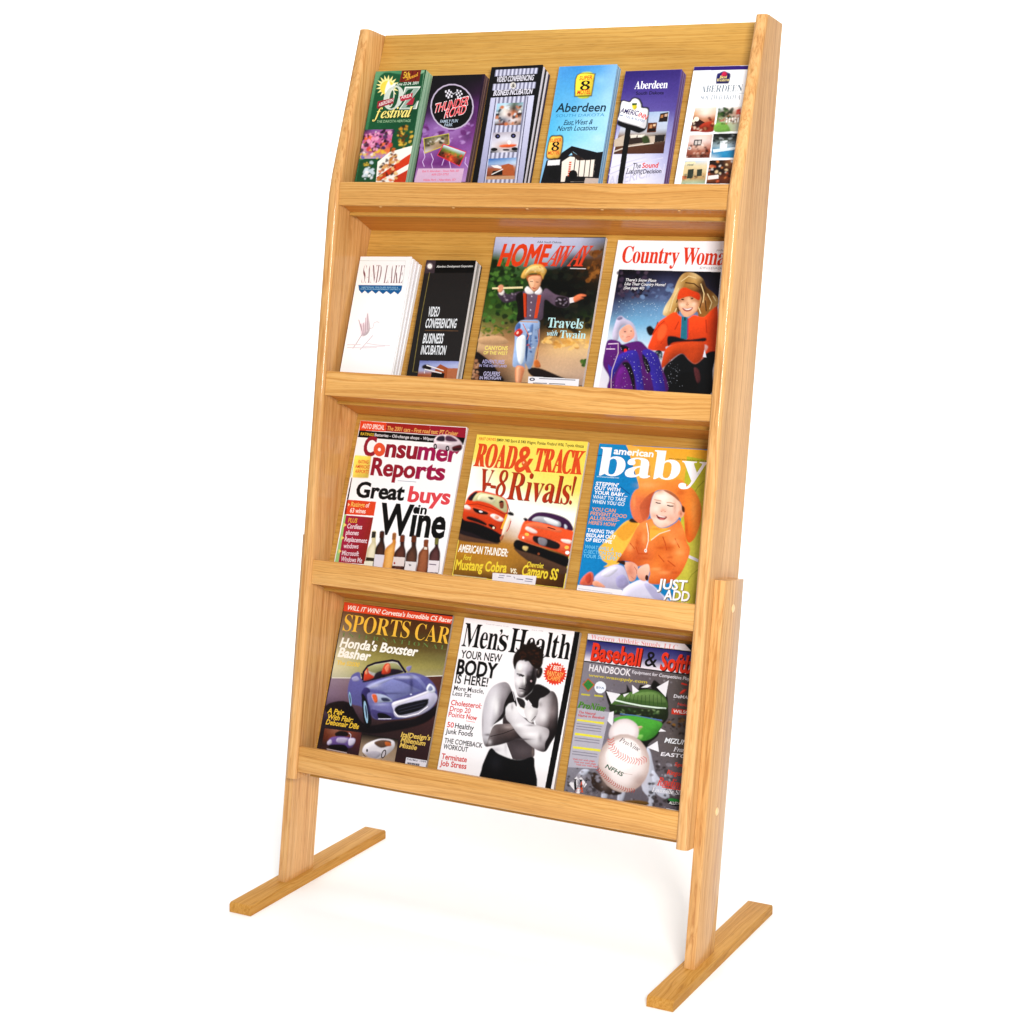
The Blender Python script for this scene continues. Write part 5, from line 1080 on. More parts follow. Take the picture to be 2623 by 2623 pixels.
("T","R","#df462a","Woman",[1132,-375,2002,-386],275,.02,5),
("T","S","#8a8a92","July/Aug",[1681,-155,1814,-158],32,.2,0),
("T","S","#8a8a92","$2.99 U.S./$3.69 CAN",[1452,-448,1836,-451],36,.2,0),
("T","S","#f2f2f6","There's Snow Place",[239,-672,763,-672],46,.22,3),
("T","S","#f2f2f6","Like Their Country Home!",[240,-738,926,-737],46,.22,3),
("T","S","#f2f2f6","(See page 40)",[237,-803,580,-799],43,.22,3)])
ART["m3"] = (2, 0.0050, -0.32850, -0.01171, 0.00852, 207, 273, 4, [
("F","#fbf9fc"),
("P","#aed08a",[23,-605,42,-604,17,-992,5,-993]),
("P","#3a2028",[30,-993,48,-995,52,-1374,20,-1377]),
("P","#8a2430",[20,-1377,52,-1378,58,-1635,23,-1633]),
("P","#e5512d",[0,-1,518,-9,532,-160,10,-173]),
("P","#a62c28",[518,-9,1366,-9,1380,-165,532,-160]),
("P","#a3243e",[1366,-9,2057,-10,2070,-179,1380,-165]),
("T","S","#f8eee8","AUTO SPECIAL",[54,-130,495,-134],77,.05,7),
("t","S","#f0c070","The 2001 cars - First road test: PT Cruiser",[551,-137,1921,-150],70,.05,4),
("P","#0d0a10",[10,-170,2069,-176,2057,-300,7,-291]),
("T","S","#e8c848","RATINGS",[52,-251,313,-254],46,0,5),
("t","S","#efecf2","Batteries - Oil-change shops - Wipers",[331,-253,1505,-261],49,0,3),
("t","S","#9c203a","C",[164,-594,395,-591],322,0,16),
("T","S","#9c243a","nsu",[603,-587,1210,-589],304,0,14),
("t","S","#a41c58","mer",[1228,-591,2000,-590],301,0,14),
("P","#e6623e",[591,-471,593,-504,586,-535,570,-562,546,-581,517,-593,484,-595,450,-588,419,-572,392,-548,372,-518,360,-486,358,-452,365,-421,382,-395,406,-375,435,-363,468,-361,502,-369,533,-385,560,-409,580,-438]),
("P","#fbf6f2",[503,-476,503,-489,497,-500,487,-506,474,-507,461,-502,450,-493,445,-480,445,-468,451,-457,462,-451,475,-450,488,-455,498,-464]),
("S","#dccfd8",[1492,-341,1498,-226,1551,-170,1640,-149,1783,-151,1908,-189,2035,-283,2045,-373,1953,-417,1817,-406,1682,-404,1526,-384]),
("S","#3a2c40",[1537,-254,1562,-184,1670,-173,1684,-260]),
("S","#5c3c54",[1703,-171,1804,-169,1936,-244,1727,-252]),
("S","#f0e8ee",[1540,-285,1690,-275,1759,-286,1863,-302,1768,-331,1564,-321]),
("P","#221a20",[1568,-356,1568,-377,1563,-394,1551,-404,1536,-405,1521,-397,1508,-381,1501,-360,1500,-339,1506,-322,1517,-312,1532,-311,1548,-319,1560,-335]),
("P","#c8c0c8",[1549,-357,1550,-367,1547,-376,1542,-381,1536,-381,1529,-377,1523,-369,1519,-359,1519,-348,1521,-340,1526,-335,1533,-334,1540,-338,1546,-347]),
("P","#221a20",[1807,-374,1808,-395,1801,-412,1788,-422,1772,-423,1755,-415,1742,-399,1734,-378,1734,-357,1740,-340,1753,-330,1769,-329,1786,-337,1799,-353]),
("P","#c8c0c8",[1786,-375,1786,-385,1784,-394,1779,-399,1772,-399,1765,-395,1759,-387,1756,-377,1755,-366,1758,-358,1763,-353,1769,-352,1776,-357,1782,-365]),
("S","#5a2028",[1856,-348,2013,-300,2031,-389,1902,-413]),
("P","#3a1a20",[2025,-364,2021,-374,2001,-386,1970,-396,1935,-403,1902,-405,1877,-403,1866,-395,1871,-385,1890,-373,1921,-363,1956,-356,1990,-354,2014,-357]),
("t","S","#9c2036","Repo",[389,-915,1242,-915],285,0,14),
("t","S","#a41c50","rts",[1263,-916,1810,-913],282,0,14),
("L","#8a9ab4",8,[939,-982,1298,-980]),
("S","#f5da68",[21,-619,173,-606,322,-606,345,-638,357,-853,363,-963,323,-981,79,-989,47,-967,31,-783]),
("T","S","#dc4a34","RATING",[110,-740,310,-736],58,0,4),
("T","S","#dc4a34","AMERICA'S",[64,-824,352,-819],58,0,4),
("T","S","#dc4a34","AIRPORTS",[78,-906,352,-902],58,0,4),
("t","S","#0a0a0c","Great",[176,-1314,1114,-1303],255,.02,14),
("T","S","#e0525a","buys",[1196,-1315,1992,-1306],251,.02,12),
("T","S","#0a0a0c","in",[1414,-1505,1594,-1506],151,.02,10),
("t","S","#0a0a0c","Wine",[723,-1888,2000,-1868],494,0,12),
("P","#df512d",[48,-1375,600,-1370,605,-1609,57,-1627]),
("T","S","#f2c66a","Ratings",[125,-1484,393,-1478],76,.05,5),
("T","S","#f8e8e0","of",[414,-1479,484,-1477],76,.05,4),
("P","#f2e0b0",[58,-1428,99,-1455,66,-1489]),
("T","S","#f8e8e0","63 wines",[126,-1588,433,-1581],76,.05,5),
("M","#ac2450,#9a2c28 #ac2450,#962c22",[63,-1642,601,-1638,596,-2434,66,-2447]),
("T","S","#e8b848","PLUS",[128,-1756,302,-1754],72,.05,5),
("T","S","#f0dce6","Cordless",[130,-1860,421,-1853],78,.05,5),
("T","S","#f0dce6","phones",[127,-1970,377,-1960],78,.05,5),
("T","S","#f0dce6","Replacement",[127,-2082,565,-2077],78,.05,5),
("T","S","#f0dce6","windows",[130,-2198,421,-2184],78,.05,5),
("T","S","#f0dce6","Microsoft",[125,-2320,455,-2308],78,.05,5),
("T","S","#f0dce6","Windows Me",[126,-2423,539,-2412],78,.05,5),
("P","#a5d08a",[25,-1630,61,-1631,85,-2445,14,-2442]),
("P","#f2dc80",[49,-1773,109,-1806,52,-1849]),
("P","#f2dc80",[51,-1994,111,-2027,54,-2071]),
("P","#f2dc80",[48,-2223,108,-2256,50,-2299]),
("S","#f0ead2/#cfc49a",[627,-1877,702,-1870,725,-2012,738,-2056,773,-2158,787,-2278,784,-2458,611,-2474,604,-2294,600,-2174,653,-2064,650,-2018]),
("P","#3a3630",[627,-1877,702,-1870,710,-1975,635,-1982]),
("P","#3c3420",[605,-2312,777,-2312,782,-2368,604,-2373]),
("P","#efeedd",[586,-2386,758,-2383,764,-2460,585,-2462]),
("S","#5a3a30/#241814",[780,-1864,861,-1857,881,-1983,893,-2027,935,-2129,954,-2270,955,-2472,773,-2489,762,-2287,753,-2145,802,-2035,800,-1990]),
("P","#4a2418",[780,-1864,861,-1857,869,-1962,788,-1969]),
("P","#e6e2ec",[758,-2250,946,-2245,966,-2456,775,-2462]),
("S","#f0bc70/#cf8a34",[1026,-1873,1093,-1867,1109,-1978,1122,-2022,1123,-2127,1143,-2275,1146,-2484,965,-2501,952,-2293,942,-2143,1045,-2029,1042,-1984]),
("P","#a06a3c",[1026,-1873,1093,-1867,1101,-1972,1034,-1977]),
("S","#6a4034/#321a1a",[1181,-1897,1262,-1890,1282,-2023,1294,-2067,1339,-2168,1354,-2293,1352,-2479,1142,-2499,1134,-2313,1128,-2187,1204,-2075,1202,-2030]),
("P","#7c3c24",[1181,-1897,1262,-1890,1269,-1994,1189,-2001]),
("P","#e8dedc",[1126,-2259,1342,-2251,1349,-2399,1130,-2408]),
("S","#6e4a3a/#34201a",[1396,-1886,1483,-1879,1505,-2018,1517,-2062,1557,-2163,1574,-2295,1573,-2488,1371,-2507,1362,-2315,1355,-2181,1421,-2071,1418,-2026]),
("P","#6c3820",[1396,-1886,1483,-1879,1490,-1982,1404,-1990]),
("P","#eae6e8",[1366,-2314,1573,-2307,1580,-2458,1370,-2466]),
("S","#a86a48/#6e3a20",[1642,-1932,1721,-1925,1729,-1999,1741,-2042,1772,-2143,1791,-2290,1793,-2497,1605,-2515,1594,-2308,1584,-2160,1652,-2050,1650,-2006]),
("P","#8a4c2c",[1642,-1932,1721,-1925,1729,-2028,1649,-2035]),
("P","#e8dcd0",[1668,-2046,1725,-2047,1727,-2088,1666,-2086]),
("S","#6a4444/#321a1c",[1840,-1885,1906,-1879,1920,-1982,1932,-2025,1981,-2124,2001,-2270,2002,-2477,1809,-2495,1798,-2289,1788,-2142,1856,-2032,1854,-1988]),
("P","#7c7a44",[1840,-1885,1906,-1879,1913,-1982,1848,-1988]),
("P","#eee8ee",[1795,-2257,1993,-2250,2009,-2444,1807,-2451]),
("P","#b04a4a",[1178,-2361,1179,-2371,1175,-2378,1169,-2383,1162,-2383,1155,-2380,1148,-2373,1145,-2365,1145,-2356,1148,-2348,1154,-2343,1161,-2343,1169,-2346,1175,-2353]),
("L","#7a6a80",16,[1817,-2320,1947,-2320]),
("S","#8a8a90",[1434,-2353,1487,-2363,1458,-2388])])
ART["m4"] = (2, 0.0060, -0.10123, -0.02047, 0.00640, 202, 273, 4, [
("F","#f2de64"),
("M","#f4e164,#f6e468,#f6e468,#f4e064 #f6e46c,#f7e672,#f6e46c,#f4e064 #f7e87c,#f8e878,#f7e670,#f4e068 #ffffff,#f9ec92,#f8e878,#f5e26c #ffffff,#fcf6c8,#f8ea86,#f5e474 #ffffff,#ffffff,#fffbe0,#f8eeb0 #f4f0ec,#ffffff,#ffffff,#fffdf4 #8a6a50,#e8e0e0,#fffdfa,#fff8f0 #4a3420,#c8a888,#f0e4dc,#e8d8c8 #a87428,#b88438,#c09048,#5a3c20 #c08c30,#b8842c,#a87a34,#3a2414 #a87a24,#c09038,#8a6028,#4a2c14 #8a6420,#6a4818,#6a4418,#4a2c12",[0,0,2024,-14,2004,-2363,15,-2339]),
("T","S","#dc5030","FIRST DRIVES:",[50,-92,373,-88],46,.05,3),
("T","S","#2c2418","BMW 740i Sport & 540i Wagon, Pontiac Firebird WS6, Toyota Altezza",[384,-92,1958,-100],48,.05,4),
("T","R","#df582c","ROAD",[56,-533,791,-535],390,.06,26),
("t","S","#df582c","&",[787,-564,1127,-556],413,.05,8),
("P","#e06a34",[1013,-420,1012,-442,1000,-461,980,-472,955,-474,931,-466,912,-449,903,-428,904,-405,916,-387,936,-375,961,-373,985,-382,1004,-398]),
("P","#f2c098",[952,-409,952,-417,948,-423,943,-427,935,-428,928,-425,923,-419,919,-411,920,-403,923,-397,929,-393,936,-393,943,-396,949,-401]),
("T","R","#df582c","TRACK",[1141,-540,1995,-538],390,.06,26),
("t","R","#8a2a12","V-8",[189,-990,697,-1013],431,.02,-3),
("t","R","#b63c1b","V-8",[177,-981,686,-1005],431,.02,-3),
("P","#b63c1b",[294,-787,415,-790,422,-844,297,-839]),
("t","R","#7a2410","Rivals!",[758,-1038,1920,-1038],461,.04,-2),
("t","R","#b83d1b","Rivals!",[744,-1031,1906,-1030],461,.04,-2),
("S","#6a4a38",[-16,-1589,86,-1595,507,-1693,752,-1761,623,-1780,3,-1768]),
("S","#2a1e24",[3,-1557,362,-1631,708,-1705,749,-1746,379,-1720,7,-1662]),
("S","#0f0b0f",[-15,-1407,294,-1456,573,-1522,757,-1574,742,-1754,477,-1711,246,-1641,4,-1587]),
("S","#dc4c20",[-4,-1292,4,-1162,45,-1045,106,-972,191,-932,394,-942,602,-981,736,-1036,801,-1143,813,-1262,795,-1369,782,-1489,769,-1610,649,-1568,507,-1521,261,-1459,27,-1426]),
("S","#28202c",[39,-1083,116,-979,192,-953,179,-1042,124,-1104]),
("S","#cfcda0",[132,-1103,215,-966,434,-973,623,-1004,723,-1052,784,-1175,773,-1251,645,-1208,465,-1133,258,-1099]),
("S","#e8e4c0",[221,-1084,270,-989,471,-996,553,-1073,495,-1115,323,-1091]),
("S","#3a3028",[402,-1024,476,-1019,517,-1042,468,-1064]),
("S","#8a4a34",[621,-1082,659,-1064,706,-1091,714,-1180,657,-1185]),
("S","#281c18",[617,-1105,659,-1061,704,-1083,657,-1095]),
("S","#e2603a",[2,-1254,126,-1198,455,-1254,754,-1342,762,-1386,438,-1338,17,-1290]),
("L","#a8300f",13,[5,-1185,234,-1151,510,-1197,759,-1282]),
("S","#120d10",[164,-1222,285,-1238,445,-1275,441,-1311,316,-1311,209,-1282]),
("S","#eaeaf0",[281,-1264,322,-1258,358,-1273,320,-1291]),
("S","#f4ece8",[502,-1326,554,-1291,667,-1319,755,-1364,716,-1402,613,-1384]),
("S","#f4ece8",[-9,-1201,47,-1182,117,-1221,116,-1252,20,-1244]),
("S","#e8a890",[599,-1310,670,-1334,644,-1374,591,-1356]),
("S","#1a1012",[85,-1376,159,-1369,317,-1401,458,-1457,450,-1488,294,-1456,101,-1415]),
("S","#1a1012",[496,-1466,562,-1463,639,-1502,627,-1540,538,-1510]),
("P","#f6e4c8",[623,-1515,623,-1524,619,-1532,611,-1537,601,-1537,592,-1534,585,-1528,581,-1519,581,-1510,586,-1502,594,-1497,603,-1496,612,-1500,620,-1506]),
("L","#f0b436",36,[747,-1522,778,-1385,798,-1278]),
("S","#0f0c10",[803,-1255,856,-1232,915,-1254,917,-1291,842,-1287]),
("L","#3a2820",10,[784,-1114,861,-1258]),
("S","#f2dcc8",[779,-1475,835,-1335,889,-1361,877,-1511,794,-1638,770,-1685]),
("L","#c8402c",16,[892,-1375,874,-1496,845,-1559]),
("S","#b06a4a",[748,-1657,805,-1607,802,-1682,768,-1715]),
("S","#5a4030",[1024,-1811,1357,-1854,1695,-1940,1998,-2028,1957,-2149,1390,-2028]),
("S","#0d0a0d",[1047,-1675,1333,-1723,1669,-1796,2003,-1882,2005,-2020,1782,-1976,1445,-1890,1049,-1816]),
("S","#e25c2e",[1080,-1657,1083,-1538,1115,-1386,1194,-1327,1355,-1321,1669,-1361,1951,-1418,2031,-1492,2050,-1688,2029,-1850,1881,-1820,1632,-1770,1333,-1723]),
("S","#43204a",[1185,-1350,1259,-1240,1380,-1194,1590,-1198,1807,-1242,1940,-1316,2011,-1442,1807,-1416,1559,-1378,1344,-1352]),
("S","#b9bcc4",[1260,-1337,1337,-1271,1490,-1265,1657,-1296,1767,-1331,1765,-1405,1558,-1371,1394,-1355]),
("S","#e6eaee",[1461,-1283,1574,-1285,1728,-1334,1729,-1386,1555,-1356]),
("S","#c8ccd8",[1843,-1354,1896,-1379,1896,-1423,1858,-1419]),
("S","#ea7a52",[1161,-1412,1347,-1366,1596,-1404,1812,-1445,1773,-1492,1528,-1469,1217,-1452]),
("L","#b83c1c",11,[1553,-1430,1702,-1454]),
("L","#2a1418",14,[1559,-1422,1698,-1449]),
("S","#f4e0da",[1170,-1463,1216,-1445,1369,-1498,1383,-1538,1298,-1537,1185,-1499]),
("S","#f4e0da",[1825,-1602,1903,-1591,2010,-1604,2002,-1655,1881,-1644]),
("S","#e86e48",[1111,-1580,1306,-1578,1602,-1611,1833,-1649,2003,-1707,1982,-1767,1742,-1760,1375,-1690,1125,-1653]),
("S","#221a1e",[1329,-1598,1403,-1581,1635,-1615,1814,-1672,1819,-1745,1727,-1764,1495,-1723,1355,-1670]),
("S","#8a868e",[1432,-1604,1581,-1627,1575,-1724,1459,-1705]),
("P","#f6c860",[1254,-1577,1249,-1587,1237,-1594,1221,-1596,1204,-1594,1189,-1586,1179,-1576,1176,-1565,1181,-1555,1193,-1548,1209,-1546,1226,-1548,1241,-1555,1251,-1565]),
("P","#f8f0e8",[1180,-1626,1180,-1635,1176,-1643,1169,-1647,1160,-1648,1152,-1645,1145,-1638,1141,-1629,1142,-1620,1146,-1613,1153,-1608,1161,-1607,1170,-1611,1176,-1617]),
("P","#f6c860",[1987,-1715,1986,-1728,1977,-1739,1963,-1746,1947,-1748,1930,-1743,1918,-1734,1912,-1722,1914,-1709,1922,-1698,1936,-1691,1953,-1690,1969,-1694,1981,-1703]),
("P","#fdf8f4",[2013,-1796,2012,-1809,2003,-1820,1989,-1827,1972,-1829,1956,-1824,1944,-1815,1938,-1803,1940,-1790,1948,-1779,1962,-1773,1979,-1771,1995,-1775,2007,-1784]),
("S","#15101a",[1103,-1320,1149,-1309,1187,-1335,1152,-1365]),
("S","#d8c080",[1187,-1766,1277,-1773,1256,-1834,1187,-1811]),
("P","#8a4a2a",[1503,-1863,1502,-1872,1497,-1879,1489,-1884,1479,-1885,1470,-1882,1462,-1875,1458,-1867,1459,-1858,1464,-1850,1472,-1845,1482,-1845,1491,-1848,1499,-1854]),
("T","S","#f8f4ec","AMERICAN THUNDER:",[34,-1958,938,-1958],118,.05,8),
("T","S","#ecd64c","Ford",[159,-2079,290,-2082],81,.05,5),
("t","S","#f2da48","Mustang Cobra",[35,-2250,967,-2213],156,.05,9),
("t","S","#f6f0d8","vs.",[1027,-2210,1163,-2215],104,.05,5),
("T","S","#ecd64c","Chevrolet",[1310,-2086,1604,-2087],81,.05,5),
("t","S","#f2da48","Camaro SS",[1241,-2234,1876,-2247],166,.05,9),
("P","#edebf2",[726,-2243,1510,-2222,1511,-2363,741,-2369]),
("L","#8a88a0",11,[850,-2272,948,-2270]),
("L","#6a6880",11,[840,-2306,938,-2305]),
("L","#7a7890",10,[981,-2271,1062,-2269]),
("L","#8a88a0",11,[1111,-2269,1141,-2295]),
("L","#6a6880",11,[1166,-2300,1288,-2300]),
("L","#6a6880",14,[1325,-2281,1454,-2283]),
("L","#8a88a0",11,[1315,-2318,1453,-2319]),
("L","#c8b8a0",13,[33,-2345,634,-2345])])
ART["m5"] = (2, 0.0060, 0.11959, -0.02001, 0.01782, 201, 273, 4, [
("F","#0f8bc6"),
("M","#1a94cc,#0f8ac6 #0d86c2,#0e8ac8 #1290cc,#0a7cb8",[0,0,695,-17,806,-2341,1,-2368]),
("L","#0a5a94",13,[469,-672,653,-785]),
("L","#0a5a94",13,[-26,-200,89,-185]),
("L","#0a5a94",13,[346,-2137,528,-2045]),
("M","#f0b444,#eeb23c,#e8b03a #f2bc58,#f0b84a,#d8b63a #f2b85a,#e8a848,#c4bc3c",[474,-6,1923,-11,1900,-595,798,-666]),
("S","#f2b95a",[461,-7,629,-21,887,-194,960,-656,798,-666,746,-390,713,-235]),
("M","#b8bc34,#c8c040 #c2c23e,#ccc44c #c8c450,#cfc856 #bcb840,#c8c048",[1510,-127,1948,-179,1990,-2442,1628,-2446]),
("L","#9a9a34",14,[1853,-491,1758,-604,1723,-683]),
("L","#a0a038",12,[1965,-1861,1869,-1959,1821,-2054]),
("P","#e4e0ec",[1776,-1659,1942,-1713,1941,-1758,1775,-1704]),
("Q","#f2c252",[264,-1697,323,-1599,489,-1401,627,-1236,750,-1181,932,-1198,920,-1429,793,-1654,718,-1799,606,-1915,400,-1963,456,-1905,347,-1845]),
("Q","#e8a83e",[522,-1398,692,-1231,854,-1219,814,-1376,674,-1525]),
("S","#3a2a20",[703,-1199,754,-1157,870,-1218,757,-1226]),
("S","#ccc9e4",[259,-2168,391,-2010,541,-1921,670,-1907,761,-1963,855,-2139,892,-2265,668,-2292,471,-2295]),
("S","#a8a4cc",[638,-2112,760,-2055,862,-2184,794,-2266,676,-2246]),
("S","#e2e0f2",[371,-2089,546,-1951,648,-1973,506,-2108]),
("S","#dbdaf0",[749,-2392,794,-2266,939,-2154,1092,-2099,1248,-2165,1411,-2286,1545,-2424,766,-2497]),
("S","#b8b6d8",[1121,-2176,1250,-2180,1491,-2384,1333,-2399]),
("S","#e07258",[33,-2242,72,-2146,167,-2060,233,-2078,258,-2160,250,-2261,69,-2277]),
("S","#c85240",[114,-2142,186,-2074,222,-2194,164,-2245]),
("S","#f0ae90",[254,-2207,338,-2192,484,-2278,285,-2273]),
("W","#f2a656,#f4ac5c,#f2a452,#f09c4a,#ee9646,#ec903e,#e88a38 #f09648,#f29e50,#f09648,#ee9042,#ec8c3e,#ec8c3c,#ea8a3a #ea8a5c,#e27a4a,#cc6842,#e88440,#e88038,#f2963e,#f09242 #e6825c,#e27e52,#da724a,#e88440,#cc5c1e,#f08c36,#f0903c #e27a4a,#e27a4a,#d26a3a,#d86a2c,#963f16,#ea7c2a,#f2923e #e07848,#e07848,#d06838,#d86a2c,#b04a18,#dc601e,#e87a30",[788,-668,765,-537,849,-487,1212,-528,1443,-495,1532,-545,1703,-646,1824,-805,1883,-986,1883,-1189,1835,-1381,1748,-1472,1675,-1371,1622,-1153,1559,-935,1450,-793,1317,-699,1177,-681,1082,-706,1035,-784,1022,-954,1030,-1066,1013,-1146,927,-1227,845,-1214,751,-1127,684,-958,688,-807,734,-710]),
("W","#d8764a,#c4603a #cc6a44,#b85434 #d8744c,#c86440",[852,-984,889,-869,973,-769,1060,-716,1031,-822,1022,-954,1028,-1056,995,-1134,927,-1167]),
("A","#f6b87a",.6,[930,-621,1106,-610,937,-670]),
("A","#f8b070",.5,[745,-898,772,-896,763,-1009]),
("A","#f8a858",.6,[1750,-977,1800,-974,1781,-1178]),
("A","#b84c18",.6,[1674,-1242,1705,-1240,1699,-1406]),
("A","#c8581e",.5,[1493,-697,1570,-692,1502,-753]),
("W","#ecc4ac,#d8a488,#f6dccc,#e8b8a0,#c88868,#b87850 #f2d4c4,#fcecdf,#fdf0e6,#fae0d0,#f2ccb8,#d89c80 #f6d8ca,#f4d2c2,#fceade,#fae2d2,#f6d4c0,#e8b498 #f8dacc,#fce6da,#f4cab6,#f6d4c4,#f8d8c8,#e8b49c #f6d0c0,#f8d4c4,#f6d0c0,#f4c8b6,#f4c8b6,#e4a88e #eec0ac,#fadccd,#fbe0d3,#f8d8c8,#eec0ac,#d8947a #d89880,#ecc0ac,#f4ccbc,#e8b09a,#d08a70,#c07a5c",[1033,-1050,1026,-953,1039,-812,1075,-725,1177,-681,1317,-698,1424,-758,1509,-864,1557,-957,1535,-1070,1472,-1168,1345,-1252,1230,-1270,1132,-1212,1072,-1141]),
("A","#f2a890",.6,[1113,-1093,1164,-1090,1120,-1138]),
("A","#f2a890",.6,[1398,-1118,1460,-1113,1405,-1165]),
("A","#dca08a",.6,[1250,-998,1297,-994,1253,-1020]),
("A","#fff6ee",.7,[1196,-801,1293,-795,1203,-846]),
("A","#c08468",.5,[1434,-944,1465,-941,1451,-1054]),
("L","#43302c",16,[1105,-880,1139,-891,1190,-893]),
("L","#43302c",18,[1300,-914,1352,-925,1407,-921]),
("L","#cfa48e",14,[1074,-841,1144,-848,1194,-856]),
("L","#cfa48e",14,[1285,-872,1354,-871,1425,-885]),
("L","#c88a74",10,[1209,-1012,1234,-1021]),
("L","#c88a74",10,[1270,-1022,1296,-1013]),
("Q","#872829",[1146,-1076,1205,-1087,1315,-1090,1323,-1115,1281,-1148,1210,-1146,1167,-1119]),
("Q","#fbeeea",[1164,-1078,1241,-1090,1305,-1096,1283,-1109,1204,-1104]),
("Q","#e08480",[1207,-1128,1270,-1127,1292,-1118,1273,-1145,1222,-1145]),
("Q","#b06c46",[1201,-683,1317,-694,1441,-762,1505,-849,1409,-787,1307,-732]),
("Q","#eaac90",[1500,-1017,1562,-968,1605,-1015,1560,-1106]),
("A","#b0603c",.7,[1549,-1032,1568,-1031,1554,-1069]),
("Q","#5a2a18",[1545,-906,1592,-933,1603,-1006,1562,-990]),
("W","#e88a40,#e88a40,#ea904c,#e68c4a,#f0b050,#e08040,#e88038,#e07030 #e88a40,#ea8e48,#ee9854,#f0a858,#f2b450,#ea8c4c,#f2944c,#e07430 #e07c3c,#ee944c,#e07838,#ea8844,#e2843c,#f29854,#ea8844,#d86828 #e68848,#ee904c,#d87038,#ea8844,#de7834,#d06424,#f29c54,#e67e3c #d87038,#e27c3c,#cc6434,#da743c,#e27c34,#ea8844,#f0944c,#e88040 #8a3c18,#c85c28,#d06830,#e27e3e,#ea883e,#d86c2c,#e27c3c,#e07430 #c06030,#c06030,#ea9054,#ee9450,#ea8844,#e27838,#d86a2c,#c85c20 #c05828,#c05828,#d87840,#e08040,#d87030,#c85c24,#c05420,#b84c1c",[893,-1239,1015,-1160,1082,-1144,1133,-1217,1231,-1275,1365,-1258,1489,-1174,1540,-1129,1648,-1299,1712,-1460,1773,-1548,1780,-1657,1732,-1845,1659,-1998,1540,-2104,1387,-2147,1202,-2152,1176,-2077,1185,-1984,1110,-1879,937,-1912,889,-1860,726,-1837,609,-1878,617,-1842,716,-1651,788,-1477,843,-1323]),
("Q","#f2b64c",[1070,-1343,1129,-1255,1233,-1293,1373,-1283,1194,-1417,1098,-1494]),
("A","#d88a2c",.6,[1175,-1298,1272,-1291,1179,-1320]),
("L","#c6581f",17,[1306,-1409,1361,-1507,1406,-1618]),
("L","#c6581f",18,[883,-1600,944,-1707,1101,-1698]),
("L","#c6581f",17,[1445,-1773,1585,-1857]),
("L","#c6581f",17,[1508,-1421,1607,-1561]),
("L","#c6581f",17,[1277,-1698,1391,-1800]),
("L","#c6581f",18,[780,-1552,873,-1638]),
("A","#f8ac6c",.7,[1516,-1476,1593,-1470,1523,-1520]),
("A","#f8ac6c",.7,[1618,-1634,1695,-1628,1624,-1670]),
("A","#f8ac6c",.7,[1003,-1460,1054,-1456,1018,-1552]),
("A","#f8ac6c",.7,[1273,-1921,1370,-1912,1278,-1950]),
("A","#f8ac6c",.7,[792,-1626,843,-1622,801,-1681]),
("A","#f8ac6c",.7,[1417,-1964,1532,-1954,1422,-1996]),
("A","#c4551d",.6,[1053,-1772,1170,-1763,1057,-1798]),
("A","#c4551d",.6,[1476,-1719,1534,-1714,1481,-1748]),
("A","#c4551d",.6,[1589,-1949,1685,-1941,1594,-1978]),
("A","#c4551d",.6,[898,-1543,925,-1541,910,-1617]),
("A","#c4551d",.6,[1299,-1586,1395,-1578,1303,-1611]),
("L","#f6e0cc",16,[1004,-1214,1060,-1381,1078,-1495,1066,-1604,1053,-1670]),
("L","#f4d8bc",15,[1414,-1298,1245,-1367,1121,-1479]),
("L","#b85a2c",8,[1024,-1216,1080,-1380,1090,-1481]),
("P","#f4eae6",[1081,-1648,1080,-1661,1076,-1671,1067,-1678,1057,-1679,1046,-1674,1038,-1664,1034,-1651,1034,-1638,1039,-1628,1048,-1621,1058,-1620,1068,-1625,1076,-1635]),
("P","#b8a8a0",[1067,-1649,1067,-1654,1065,-1659,1061,-1662,1057,-1662,1053,-1660,1049,-1656,1048,-1650,1048,-1645,1050,-1640,1053,-1637,1058,-1637,1062,-1639,1065,-1643]),
("W","#f4c4ae,#e8a890,#f0bca6 #f2bea8,#d89078,#eab09a #e8ac96,#f0b8a2,#cf8a72",[729,-1877,798,-1849,878,-1850,968,-1909,975,-2002,954,-2118,876,-2147,824,-2070]),
("W","#f6cdb8,#f6d0bc #f0bca6,#f2c2ac #dc9c84,#e0a48c",[968,-2006,1011,-1906,1126,-1855,1171,-1929,1167,-2041,1132,-2121,1027,-2101]),
("L","#c07a64",10,[908,-1915,958,-1966,967,-2021]),
("L","#c8846c",8,[873,-2066,939,-2107]),
("P","#4a2214",[1170,-2064,1171,-2083,1166,-2099,1156,-2109,1144,-2110,1132,-2102,1122,-2088,1116,-2069,1116,-2050,1121,-2034,1130,-2024,1143,-2023,1155,-2031,1165,-2046]),
("Q","#3a1c10",[618,-1855,730,-1836,749,-1900,675,-1888]),
("P","#f7f4fa",[3,-2278,769,-2292,773,-2420,-10,-2400]),
("L","#b8b8c8",8,[21,-2335,613,-2358]),
("T","S","#fbfaff","american",[268,-154,949,-169],103,.02,9),
("T","R","#fbfaff","baby",[38,-505,1871,-508],457,.01,4),
("T","S","#d8ecf6","www.americanbaby.com",[41,-543,424,-544],22,0,2),
("T","S","#6a5a1c","ENJOY SUMMER WITH YOUR BABY - SEE PAGE 28",[1220,-187,1840,-197],20,0,2),
("T","S","#fbfaff","STEPPIN'",[43,-675,438,-680],56,.02,7),
("T","S","#fbfaff","OUT WITH",[34,-744,476,-753],56,.02,7),
("T","S","#fbfaff","YOUR BABY...",[39,-816,617,-827],56,.02,7),
("T","S","#eef4fb","WHAT TO TAKE",[31,-889,593,-904],56,.02,3),
("T","S","#eef4fb","WHEN YOU GO",[30,-964,585,-976],56,.02,3),
("T","S","#e8a47c","YOU CAN",[41,-1088,455,-1090],56,.02,5),
